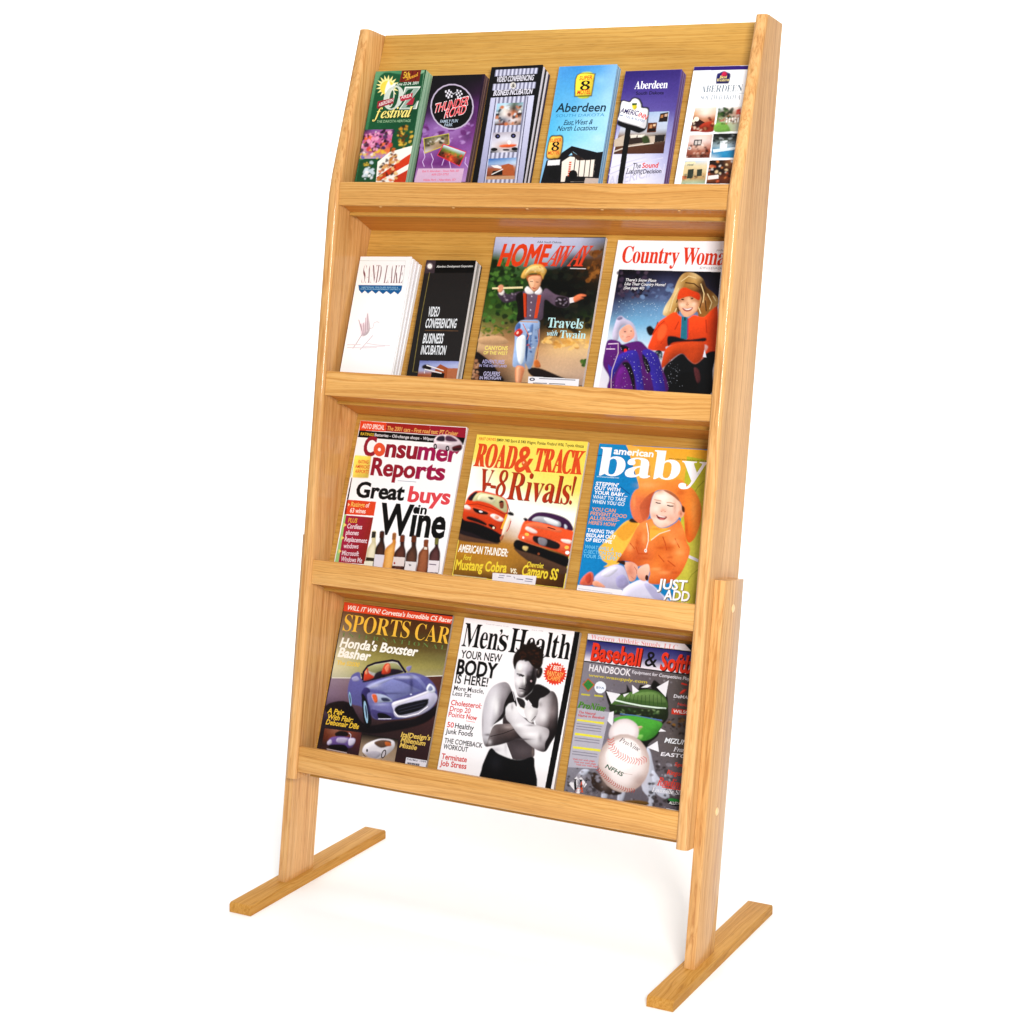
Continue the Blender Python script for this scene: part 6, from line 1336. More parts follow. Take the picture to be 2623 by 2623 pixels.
("T","S","#e8a47c","PREVENT FOOD",[32,-1155,658,-1164],55,.02,5),
("T","S","#e8a47c","ALLERGIES-",[28,-1230,544,-1230],56,.02,5),
("T","S","#e8a47c","HERE'S HOW",[26,-1302,494,-1311],55,.02,5),
("T","S","#fbfaff","TAKING THE",[24,-1427,481,-1435],55,.02,6),
("T","S","#fbfaff","BEDLAM OUT",[20,-1505,523,-1509],55,.02,6),
("T","S","#fbfaff","OF BEDTIME",[19,-1577,473,-1584],55,.02,6),
("T","S","#7cc6ea","WHAT WILL A",[21,-1691,522,-1701],55,.02,2),
("T","S","#7cc6ea","C-SECTION DO TO",[17,-1766,662,-1776],55,.02,2),
("T","S","#7cc6ea","YOUR SEX LIFE?",[19,-1838,597,-1842],55,.02,2),
("T","S","#8a7a40","JUST",[1357,-2227,1833,-2215],147,.06,8),
("T","S","#fbfaff","JUST",[1343,-2217,1818,-2204],147,.06,8),
("T","S","#8a7a40","ADD",[1485,-2388,1899,-2379],146,.03,8),
("T","S","#fbfaff","ADD",[1470,-2374,1888,-2368],146,.03,8),
("T","S","#fbfaff","WATER",[1215,-2545,1864,-2544],146,.03,8)])
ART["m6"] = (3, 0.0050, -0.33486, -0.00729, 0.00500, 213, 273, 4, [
("F","#3a2228"),
("M","#7a5434,#5e381c,#56341a,#5a381c #8a7258,#64442a,#5c3c1e,#5c3e20 #988a74,#6e5c34,#5c4a26,#5a4826 #b8b094,#7e7040,#6c5c30,#6a5a34 #d8d2b0,#a09858,#8a8048,#80784a #dcd8b8,#b4ac6c,#a8a060,#989058 #c8c8b0,#a8a478,#b0aa78,#a49c74",[12,-147,2163,-144,2159,-1003,23,-1301]),  # pale left column is gloss glare painted into the gradient
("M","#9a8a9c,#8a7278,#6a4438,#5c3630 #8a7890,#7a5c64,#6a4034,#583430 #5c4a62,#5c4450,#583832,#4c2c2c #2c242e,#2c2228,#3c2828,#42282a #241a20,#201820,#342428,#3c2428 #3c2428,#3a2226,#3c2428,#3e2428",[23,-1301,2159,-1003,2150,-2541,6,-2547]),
("L","#e6e4dc",14,[33,-1302,1064,-1177,2160,-1004]),
("P","#e1542e",[0,0,2153,-26,2159,-151,11,-153]),
("T","S","#faf0e8","WILL IT WIN? Corvette's Incredible C5 Racer",[78,-123,2133,-125],75,.22,6),
("T","R","#f1c24c","SPORTS",[68,-486,1370,-473],287,.02,-3),
("T","R","#f1c24c","CAR",[1472,-476,2136,-483],280,.02,-3),
("T","R","#6f8c52","I N T E R N A T I O N A L",[81,-582,2110,-580],68,0,-6),
("T","S","#faf8f2","Honda's Boxster",[80,-763,1595,-749],153,.2,11),
("t","S","#faf8f2","Basher",[80,-929,711,-930],152,.2,11),
("t","S","#ecca50","The S2000",[79,-1068,526,-1055],71,.2,6),
("S","#150e15",[68,-1735,455,-1667,843,-1990,1365,-1860,1769,-1756,2118,-1501,2160,-1612,1936,-1825,1435,-2010,912,-2124,496,-2037,52,-1891]),
("S","#62619c",[388,-1470,389,-1316,424,-1200,551,-1141,638,-1268,913,-1208,1243,-1099,1502,-1033,1676,-1029,1847,-1067,2002,-1165,2086,-1288,2107,-1428,2035,-1562,1850,-1687,1600,-1779,1322,-1841,1016,-1874,904,-1812,876,-2002,782,-1795,702,-1703,540,-1690,441,-1618]),
("S","#858ac0",[712,-1378,848,-1276,1157,-1152,1449,-1057,1624,-1060,1776,-1143,1869,-1266,1646,-1353,1328,-1503,1252,-1513,1072,-1401,835,-1397]),
("S","#6b6da8",[1138,-1155,1449,-1057,1593,-1098,1860,-1267,1790,-1301,1421,-1204]),
("S","#a8aed8",[748,-1365,995,-1223,1252,-1140,1009,-1290,813,-1391]),
("S","#3a346c",[659,-1504,712,-1378,819,-1416,846,-1633,996,-1783,923,-1810,758,-1594]),
("S","#7676aa",[775,-1489,906,-1456,995,-1594,1284,-1568,1354,-1719,1356,-1820,1012,-1857,883,-1713]),
("S","#4a4478",[906,-1727,1104,-1735,1339,-1738,1356,-1820,1014,-1865]),
("S","#c6c4dc",[1284,-1568,1480,-1483,1749,-1382,1930,-1283,2060,-1308,2109,-1402,2016,-1565,1815,-1700,1542,-1781,1385,-1774,1325,-1672]),
("S","#eae8f4",[1302,-1561,1605,-1434,1921,-1284,1946,-1314,1615,-1480,1349,-1602]),
("S","#15151f",[1348,-1669,1406,-1594,1639,-1505,1920,-1418,1954,-1447,1941,-1524,1801,-1635,1533,-1737,1418,-1744]),
("L","#3a3a4c",11,[1420,-1660,1903,-1479]),
("L","#3a3a4c",11,[1448,-1703,1878,-1541]),
("L","#f0eef6",17,[1351,-1702,1433,-1767,1577,-1760,1809,-1675,1963,-1538]),
("S","#aeb8d2",[864,-1487,1004,-1452,1166,-1473,1288,-1542,1148,-1574,957,-1602]),
("S","#d96a3c",[869,-1486,953,-1472,1002,-1579,947,-1600]),
("S","#3a3e5c",[1057,-1513,1171,-1498,1239,-1540,1106,-1562]),
("S","#dde2f2",[1875,-1265,1916,-1167,2021,-1213,2045,-1285,1955,-1313]),
("S","#8890b4",[1906,-1261,1941,-1198,2000,-1249,1950,-1285]),
("S","#c0c0c0",[673,-1246,647,-1078,710,-1002,973,-936,1179,-886,1328,-944,1404,-1028,1057,-1147]),
("S","#a4a478",[665,-1068,788,-993,1107,-917,1245,-920,1342,-1010,1036,-1048,855,-1121]),
("S","#281e2c",[650,-1275,830,-1193,890,-1100,1165,-1007,1396,-1034,1061,-1164,694,-1295]),
("S","#cc4a30",[632,-1149,652,-1057,703,-1063,739,-1136,850,-1190,668,-1267]),
("S","#c4462e",[980,-1106,993,-985,1041,-931,1109,-945,1139,-1069,1050,-1114]),
("S","#e89070",[1020,-1016,1063,-942,1109,-971,1082,-1076]),
("S","#e8a884",[654,-1112,676,-1075,710,-1139,677,-1160]),
("L","#231a30",39,[639,-1271,627,-1124,685,-1022,819,-955,1136,-869,1255,-877,1436,-1041]),
("L","#231a30",23,[593,-1153,648,-1267]),
("S","#8e8abc",[1425,-958,1517,-918,1513,-990,1481,-1024]),
("S","#a8a8d0",[422,-1257,517,-1214,580,-1275,477,-1305]),
("S","#0e0e15",[673,-1520,744,-1528,860,-1699,950,-1891,946,-2010,877,-2036,793,-1895]),
("P","#9fc2dc",[846,-1774,863,-1825,877,-1872,885,-1913,887,-1942,884,-1958,875,-1961,861,-1948,843,-1923,823,-1886,803,-1840,783,-1790,765,-1738,752,-1691,744,-1651,741,-1621,745,-1604,754,-1602,768,-1615,786,-1641,806,-1678,826,-1724]),
("P","#3c4c60",[835,-1778,846,-1809,855,-1839,862,-1864,865,-1882,865,-1892,861,-1892,854,-1884,845,-1868,833,-1844,821,-1816,809,-1784,798,-1752,789,-1723,783,-1698,779,-1680,780,-1670,783,-1669,790,-1677,800,-1694,811,-1717,823,-1746]),
("P","#8fb6d2",[491,-1600,501,-1634,509,-1665,513,-1691,513,-1710,510,-1721,503,-1723,493,-1715,481,-1698,467,-1674,454,-1644,441,-1611,431,-1578,423,-1547,419,-1521,419,-1502,422,-1491,429,-1489,439,-1497,452,-1514,465,-1538,478,-1568]),
("P","#20242e",[476,-1604,486,-1636,492,-1663,494,-1678,489,-1679,480,-1666,469,-1640,457,-1608,446,-1575,440,-1549,439,-1533,443,-1532,452,-1546,463,-1572]),
("S","#0e0e16",[1042,-1769,1187,-1758,1320,-1816,1100,-1854]),
("A","#d4d8f0",.7,[1423,-1119,1650,-1091,1429,-1149]),
("A","#c8cae6",.6,[897,-1321,1013,-1306,907,-1364]),
("A","#2c2858",.6,[1580,-1218,1617,-1213,1610,-1366]),
("A","#3a3468",.6,[864,-1716,921,-1708,885,-1815]),
("A","#b8bce0",.6,[1079,-1620,1213,-1603,1084,-1643]),
("A","#2a2654",.5,[1232,-1414,1459,-1385,1236,-1434]),
("P","#c8cce8",[1629,-1380,1628,-1386,1622,-1392,1614,-1395,1604,-1396,1594,-1395,1587,-1391,1584,-1386,1585,-1380,1590,-1375,1599,-1371,1609,-1370,1618,-1371,1625,-1375]),
("L","#d8d6ea",13,[1072,-1861,1319,-1828]),
("T","S","#e8c448","A Pair",[79,-1894,400,-1889],84,.2,8),
("T","S","#e8c448","With Flair:",[92,-1989,601,-1985],83,.2,8),
("T","S","#e8c448","Debonair DBs",[89,-2082,736,-2079],83,.2,8),
("M","#7a4430,#9a6a58,#8a4a38,#5a3030 #6a3424,#8a4c34,#6a3830,#5a2c2c #3a2428,#4a3030,#3a2830,#4a2830 #4a3030,#3c2a30,#3c2a30,#3a2428",[80,-2153,804,-2127,834,-2565,90,-2561]),
("S","#1c1418",[296,-2217,382,-2154,522,-2152,555,-2215,365,-2259]),
("S","#745c9e",[192,-2385,232,-2294,383,-2248,561,-2240,701,-2246,700,-2331,618,-2410,219,-2415]),
("S","#b8b0d0",[369,-2275,564,-2257,522,-2339,364,-2344]),
("S","#d8d4ea",[585,-2262,701,-2246,700,-2331,609,-2369]),
("S","#cfcbe6",[179,-2370,238,-2319,270,-2374,209,-2416]),
("S","#140e14",[239,-2412,530,-2372,590,-2465,273,-2475]),
("L","#c8b8b8",14,[195,-2486,597,-2497]),
("L","#e0d8e8",12,[564,-2163,610,-2191,614,-2258]),
("M","#1a1414,#1c1616,#1c1616 #a08a74,#ac967e,#a48e78 #b8a28c,#b8a490,#b09c88",[821,-2142,1524,-2136,1529,-2548,830,-2565]),
("S","#e4e2ea",[882,-2423,914,-2318,1053,-2231,1198,-2177,1391,-2167,1467,-2207,1459,-2308,1333,-2443,1226,-2492,1135,-2522,946,-2465]),
("S","#6a5040",[1079,-2261,1201,-2194,1375,-2186,1389,-2251,1229,-2324]),
("S","#c06a34",[1284,-2216,1382,-2219,1411,-2265,1317,-2278]),
("S","#b8b4c0",[942,-2448,1126,-2389,1250,-2422,1135,-2522]),
("S","#2a2024",[891,-2439,953,-2497,1119,-2541,956,-2514]),
("P","#3c2c24",[1339,-2421,1328,-2453,1312,-2477,1292,-2489,1274,-2486,1260,-2469,1253,-2441,1256,-2408,1266,-2376,1283,-2352,1302,-2341,1321,-2344,1335,-2361,1341,-2389]),
("P","#c8c4cc",[1322,-2419,1315,-2442,1304,-2460,1292,-2469,1281,-2468,1273,-2455,1270,-2435,1273,-2411,1280,-2387,1291,-2369,1302,-2360,1313,-2362,1321,-2374,1324,-2394]),
("P","#2a2020",[989,-2400,990,-2411,987,-2421,981,-2427,973,-2428,965,-2424,959,-2416,955,-2405,954,-2393,957,-2383,962,-2377,970,-2376,978,-2380,985,-2389]),
("T","S","#e4c468","ItalDesign's",[1565,-2093,2118,-2076],78,.2,8),
("T","S","#e4c468","Millenium",[1578,-2175,2043,-2176],78,.2,8),
("T","S","#e4c468","Missile",[1574,-2265,1901,-2266],78,.2,8),
("P","#e6e4ee",[1731,-2406,2128,-2406,2122,-2578,1729,-2561]),
("T","S","#4a4a64","Feb/Mar 1999",[1754,-2446,2113,-2444],26,0,1),
("L","#2a2838",8,[1770,-2484,1767,-2564]),
("L","#2a2838",11,[1785,-2483,1783,-2563]),
("L","#2a2838",15,[1800,-2483,1798,-2563]),
("L","#2a2838",9,[1816,-2482,1813,-2562]),
("L","#2a2838",13,[1831,-2482,1828,-2562]),
("L","#2a2838",8,[1846,-2481,1844,-2561]),
("L","#2a2838",11,[1861,-2481,1859,-2560]),
("L","#2a2838",15,[1877,-2480,1874,-2560]),
("L","#2a2838",9,[1892,-2479,1889,-2559]),
("L","#2a2838",13,[1907,-2479,1904,-2559]),
("L","#2a2838",7,[1922,-2478,1920,-2558]),
("L","#2a2838",11,[1937,-2478,1935,-2558]),
("L","#2a2838",15,[1952,-2477,1950,-2557]),
("L","#2a2838",9,[1968,-2477,1965,-2557]),
("L","#2a2838",13,[1983,-2476,1980,-2556]),
("L","#2a2838",7,[1998,-2476,1995,-2555])])
ART["m7"] = (3, 0.0070, -0.09983, -0.00771, 0.00149, 211, 273, 6, [
("F","#f8f6fa"),
("P","#0b0a0d",[2018,1,2122,2,2055,-2946,1949,-2947]),
("T","S","#c0bcc4","TONS OF USEFUL STUFF",[409,-66,829,-68],16,0,1),
("T","S","#c0bcc4","JULY 1998",[1252,-69,1461,-67],16,0,1),
("t","R","#0b0b0d","Men",[40,-468,687,-461],389,.02,1),
("t","R","#0b0b0d","s",[699,-462,865,-462],384,.02,1),
("S","#0b0b0d",[685,-140,717,-111,741,-133,731,-184,706,-215,715,-169]),
("t","R","#0b0b0d","Health",[906,-464,1997,-458],400,.02,1),
("T","S","#0f0f12","YOUR NEW",[57,-661,813,-644],125,.02,5),
("t","S","#0b0b0d","BODY",[32,-928,769,-911],233,.02,14),
("t","S","#0f0f12","IS HERE!",[37,-1081,641,-1066],141,.02,6),
("T","S","#38363c","More Muscle,",[41,-1197,597,-1184],75,.02,2),
("T","S","#38363c","Less Fat",[32,-1282,381,-1276],75,.02,2),
("T","S","#d8403c","Cholesterol:",[35,-1441,598,-1428],81,.02,6),
("T","S","#d8403c","Drop 20",[34,-1541,418,-1533],81,.02,3),
("T","S","#d8403c","Points",[29,-1636,328,-1626],81,.02,3),
("T","S","#d8403c","Now",[359,-1629,556,-1628],80,.02,7),
("L","#d8403c",9,[365,-1661,533,-1661]),
("T","S","#d8403c","50",[38,-1805,161,-1801],84,.02,5),
("T","S","#222228","Healthy",[184,-1802,533,-1792],84,.02,4),
("T","S","#222228","Junk Foods",[33,-1909,535,-1892],81,.02,4),
("t","S","#15151a","THE COMEBACK",[37,-2060,744,-2047],77,.02,5),
("T","S","#15151a","WORKOUT",[38,-2156,494,-2149],77,.02,5),
("T","S","#d8403c","Terminate",[39,-2323,509,-2313],87,.02,7),
("T","S","#d8403c","Job Stress",[35,-2433,523,-2419],87,.02,7),
("T","S","#15151a","IS GUT A NERVOUS?",[17,-2619,748,-2590],83,.02,3),
("P","#e04a30",[2007,-681,1971,-707,2009,-732,1967,-747,1997,-780,1951,-785,1971,-824,1925,-818,1933,-860,1890,-843,1886,-885,1849,-859,1833,-899,1804,-865,1778,-899,1759,-860,1723,-887,1716,-845,1674,-862,1679,-820,1633,-827,1650,-788,1603,-783,1631,-750,1586,-735,1623,-709,1584,-684,1627,-668,1596,-635,1643,-630,1623,-592,1669,-597,1660,-556,1704,-572,1708,-530,1746,-556,1761,-517,1790,-551,1817,-517,1836,-556,1871,-529,1878,-571,1920,-554,1915,-596,1961,-590,1944,-628,1990,-633,1963,-666]),
("T","S","#fbeee4","7 BEST",[1693,-649,1908,-652],70,.02,6),
("T","S","#f4c070","FANTASY",[1660,-745,1948,-747],70,.02,5),
("T","S","#f4b060","CAMPS",[1681,-814,1905,-824],69,.02,6),
("Q","#4a4145",[1019,-1514,1185,-1409,1381,-1465,1576,-1521,1664,-1920,1648,-2076,1306,-2146,1157,-1920,1082,-1714]),
("A","#6a6064",.5,[1460,-1990,1638,-1964,1479,-2090]),
("A","#2a2325",.8,[1346,-1759,1615,-1721,1365,-1860]),
("A","#8a7a74",.6,[1647,-1984,1669,-1980,1662,-2063]),
("P","#eceaee",[906,-2004,1154,-1906,1311,-2139,1187,-2133,1040,-2093]),
("A","#b8b4bc",.6,[982,-2039,1096,-2022,990,-2079]),
("A","#c0bcc2",.5,[1156,-1972,1187,-1968,1179,-2093]),
("W","#c8c4cc,#bdb8c0,#9a949a,#8a8488 #d4d0d8,#dedbe2,#a8a2a8,#2a2426 #c8c4cc,#ecebf0,#8f878d,#2a2224 #cac6ce,#e2dfe6,#7a7278,#201a1c #c6c2ca,#d8d5dc,#5a5256,#3a3234 #c0bcc4,#d4d1d8,#9a9296,#4a4244 #8f898f,#6a6468,#5a5254,#4a4446",[932,-951,1020,-982,1098,-1087,1119,-1168,1021,-1285,1003,-1433,936,-1568,872,-1660,832,-1811,917,-1944,803,-2019,718,-1890,662,-1668,637,-1483,642,-1273,701,-1097,800,-1000]),
("A","#f6f5f8",.8,[861,-1369,912,-1362,890,-1511]),
("A","#8a848a",.7,[973,-1458,1009,-1453,985,-1519]),
("A","#a8a2a8",.6,[928,-994,988,-986,933,-1018]),
("A","#6a6468",.8,[800,-1826,868,-1816,805,-1850]),
("A","#efedf2",.7,[850,-1725,887,-1720,859,-1770]),
("A","#8f898f",.5,[670,-1646,688,-1643,706,-1829]),
("Q","#1c1618",[1096,-1077,1182,-1180,1223,-1310,1134,-1270,1061,-1311,1040,-1501,870,-1650,933,-1551,994,-1435,997,-1309,1027,-1197]),
("Q","#3c3335",[1042,-1511,1133,-1499,1277,-1645,1213,-1612,1041,-1626]),
("W","#5a5052,#7a6e6e,#958786,#5a4e4e #8f8587,#5c5050,#5a4c4c,#3a3032 #7a7072,#4a4042,#322a2c,#1c1618 #5a5052,#2c2426,#241e20,#1c1618",[827,-1843,884,-1662,1084,-1609,1223,-1607,1333,-1695,1360,-1774,1186,-1889,992,-1971,808,-2010,817,-1938]),
("A","#b0a4a2",.7,[1140,-1654,1230,-1641,1145,-1682]),
("A","#c8c4c8",.8,[856,-1932,897,-1927,865,-1977]),
("L","#2c2426",12,[851,-1846,1069,-1767,1259,-1668]),
("W","#c0bac0,#8f878b,#4a4244,#2a2224 #dcd8dc,#c0babe,#6a6062,#1c1618 #e6e2e6,#d6d0d5,#8f8385,#181214 #dcd8dc,#c8c0c4,#5a4e50,#140f10 #b0a8ac,#7a7072,#2a2224,#140f10 #a8a0a4,#6a6062,#1c1618,#140f10 #8a8286,#4a4042,#1c1618,#140f10",[1573,-1170,1678,-1094,1751,-997,1838,-1000,1925,-1123,1979,-1383,1997,-1626,1930,-1799,1866,-1940,1770,-1937,1812,-1796,1740,-1662,1598,-1518,1590,-1354]),
("A","#f2f0f3",.7,[1713,-1399,1789,-1388,1728,-1479]),
("A","#8a8084",.6,[1634,-1224,1669,-1219,1642,-1268]),
("W","#e0dde2,#e8e5ea,#b8b2b8,#a8a2a8,#a8a2a8 #e8e6ea,#f0eef2,#c0bac0,#b8b2b8,#b8b2b8 #c8c4c8,#e8e5ea,#e0dce2,#b0a8ae,#a09a9e #9a9498,#d4d0d4,#eeebf0,#dcd8dc,#a8a0a4 #8a8488,#a8a2a6,#dcd8dc,#e8e5e9,#b8b2b6 #7a7478,#7a7478,#a8a2a6,#d4d0d4,#8a8286 #6a6468,#6a6468,#5a5054,#8a8084,#3a3234",[1045,-1432,1039,-1345,1101,-1280,1166,-1253,1219,-1321,1302,-1414,1486,-1529,1651,-1556,1840,-1587,1869,-1690,1829,-1814,1840,-1943,1702,-1939,1501,-1845,1316,-1726,1176,-1601,1081,-1531]),
("A","#f8f7fa",.8,[1337,-1595,1427,-1583,1345,-1635]),
("A","#f8f7fa",.7,[1566,-1708,1678,-1692,1573,-1744]),
("A","#8a8286",.7,[1529,-1573,1609,-1562,1532,-1591]),
("A","#7a7276",.6,[1734,-1746,1774,-1740,1749,-1825]),
("A","#9a9296",.6,[1146,-1331,1169,-1328,1156,-1383]),
("A","#5a5256",.8,[1447,-1807,1581,-1788,1450,-1823]),
("Q","#1e191b",[1479,-923,1597,-914,1767,-989,1689,-1092,1601,-1149,1603,-1280,1533,-1299,1429,-1214,1341,-1163,1438,-1042]),
("Q","#2c2628",[1196,-1168,1340,-1197,1383,-1330,1301,-1314,1247,-1276]),
("W","#f0eef0,#c8c4c8,#e8e6e8 #e0dce0,#f2f0f2,#b8b2b6 #d0ccd0,#e8e5e8,#8a8286",[1367,-1359,1397,-1214,1489,-1285,1608,-1306,1596,-1435,1536,-1530,1440,-1482]),
("P","#e8e4e8",[1383,-1261,1406,-1175,1486,-1244,1447,-1307]),
("L","#e6e4e9",18,[1124,-1073,1216,-1238,1275,-1303]),
("L","#c8c4ca",11,[1094,-1066,1176,-1223]),
("L","#efe6de",11,[1264,-1302,1326,-1323,1383,-1332]),
("L","#3a3032",11,[1527,-1503,1583,-1416]),
("W","#c8c4cc,#d8d5dc,#d0ccd2,#a8a2a8,#4a4044,#2a2224 #d8d6dd,#f0eef4,#e8e6ec,#b8b2ba,#3a3034,#7a7076 #d4d2da,#a8a4aa,#d0ccd4,#a8a2aa,#1c1618,#5a5054 #e8e6ec,#e4e1e8,#eeecf2,#4a4246,#181214,#3a3236 #e4e2e8,#f0eef4,#dcd8de,#2a2428,#1a1416,#241e20 #ccc8d0,#c0bcc2,#8a8488,#3a3236,#1c1618,#1c1618 #a8a2a8,#dcd8dc,#c8c2c8,#2a2426,#181214,#181214 #6a6468,#8a8488,#5a5256,#241e20,#181214,#181214",[1076,-755,1090,-627,1159,-562,1275,-558,1370,-630,1464,-675,1493,-827,1471,-976,1401,-1089,1299,-1160,1213,-1138,1144,-1022,1095,-878]),
("A","#ffffff",.85,[1157,-692,1220,-684,1171,-766]),
("A","#ffffff",.8,[1278,-876,1299,-873,1294,-957]),
("A","#f6f5f8",.8,[1184,-929,1234,-923,1200,-1011]),
("A","#faf9fb",.6,[1272,-1081,1303,-1077,1276,-1101]),
("L","#332c30",18,[1121,-795,1200,-794,1266,-812]),
("L","#1a1418",16,[1163,-821,1204,-814,1250,-825]),
("A","#4a4448",.6,[1202,-806,1261,-798,1206,-824]),
("L","#2a2226",16,[1201,-1015,1283,-1019,1333,-1027]),
("A","#7a7478",.6,[1279,-1059,1338,-1051,1282,-1075]),
("L","#7a7478",11,[1296,-836,1325,-911,1298,-965,1323,-974]),
("P","#b9a0a4",[1419,-874,1419,-882,1415,-889,1409,-894,1401,-895,1393,-892,1387,-886,1383,-879,1383,-871,1387,-864,1394,-859,1402,-858,1410,-861,1416,-866]),
("A","#2a2226",.5,[1368,-739,1417,-733,1373,-767]),
("A","#5a5256",.7,[1318,-1141,1386,-1132,1322,-1162]),
("Q","#1a1214",[1470,-680,1545,-639,1575,-713,1544,-804,1485,-807]),
("A","#6a5a56",.7,[1501,-712,1519,-709,1509,-752]),
("Q","#20140f",[1048,-685,1016,-594,1023,-488,1076,-398,1122,-371,1141,-301,1238,-304,1297,-249,1365,-279,1405,-316,1494,-347,1541,-450,1546,-575,1524,-648,1464,-677,1371,-634,1276,-562,1160,-564,1096,-622,1084,-729]),
("B",91,40,["#3a2014","#0e0705","#4a2a1a","#241410","#140a08"],23,60,.35,[1043,-444,1467,-350,1540,-613,1113,-561]),
("L","#20140f",21,[1089,-438,1031,-382]),
("L","#20140f",21,[1168,-365,1118,-287]),
("L","#20140f",21,[1255,-334,1264,-238]),
("L","#20140f",21,[1368,-320,1402,-253]),
("L","#20140f",20,[1474,-391,1530,-343]),
("L","#20140f",20,[1517,-491,1562,-464]),
("Q","#0b0b0f",[796,-2397,825,-2211,898,-2026,1040,-2093,1305,-2144,1486,-2126,1661,-2059,1714,-2189,1765,-2599,842,-2741]),
("A","#2a2a32",.5,[1026,-2260,1139,-2243,1050,-2380])])
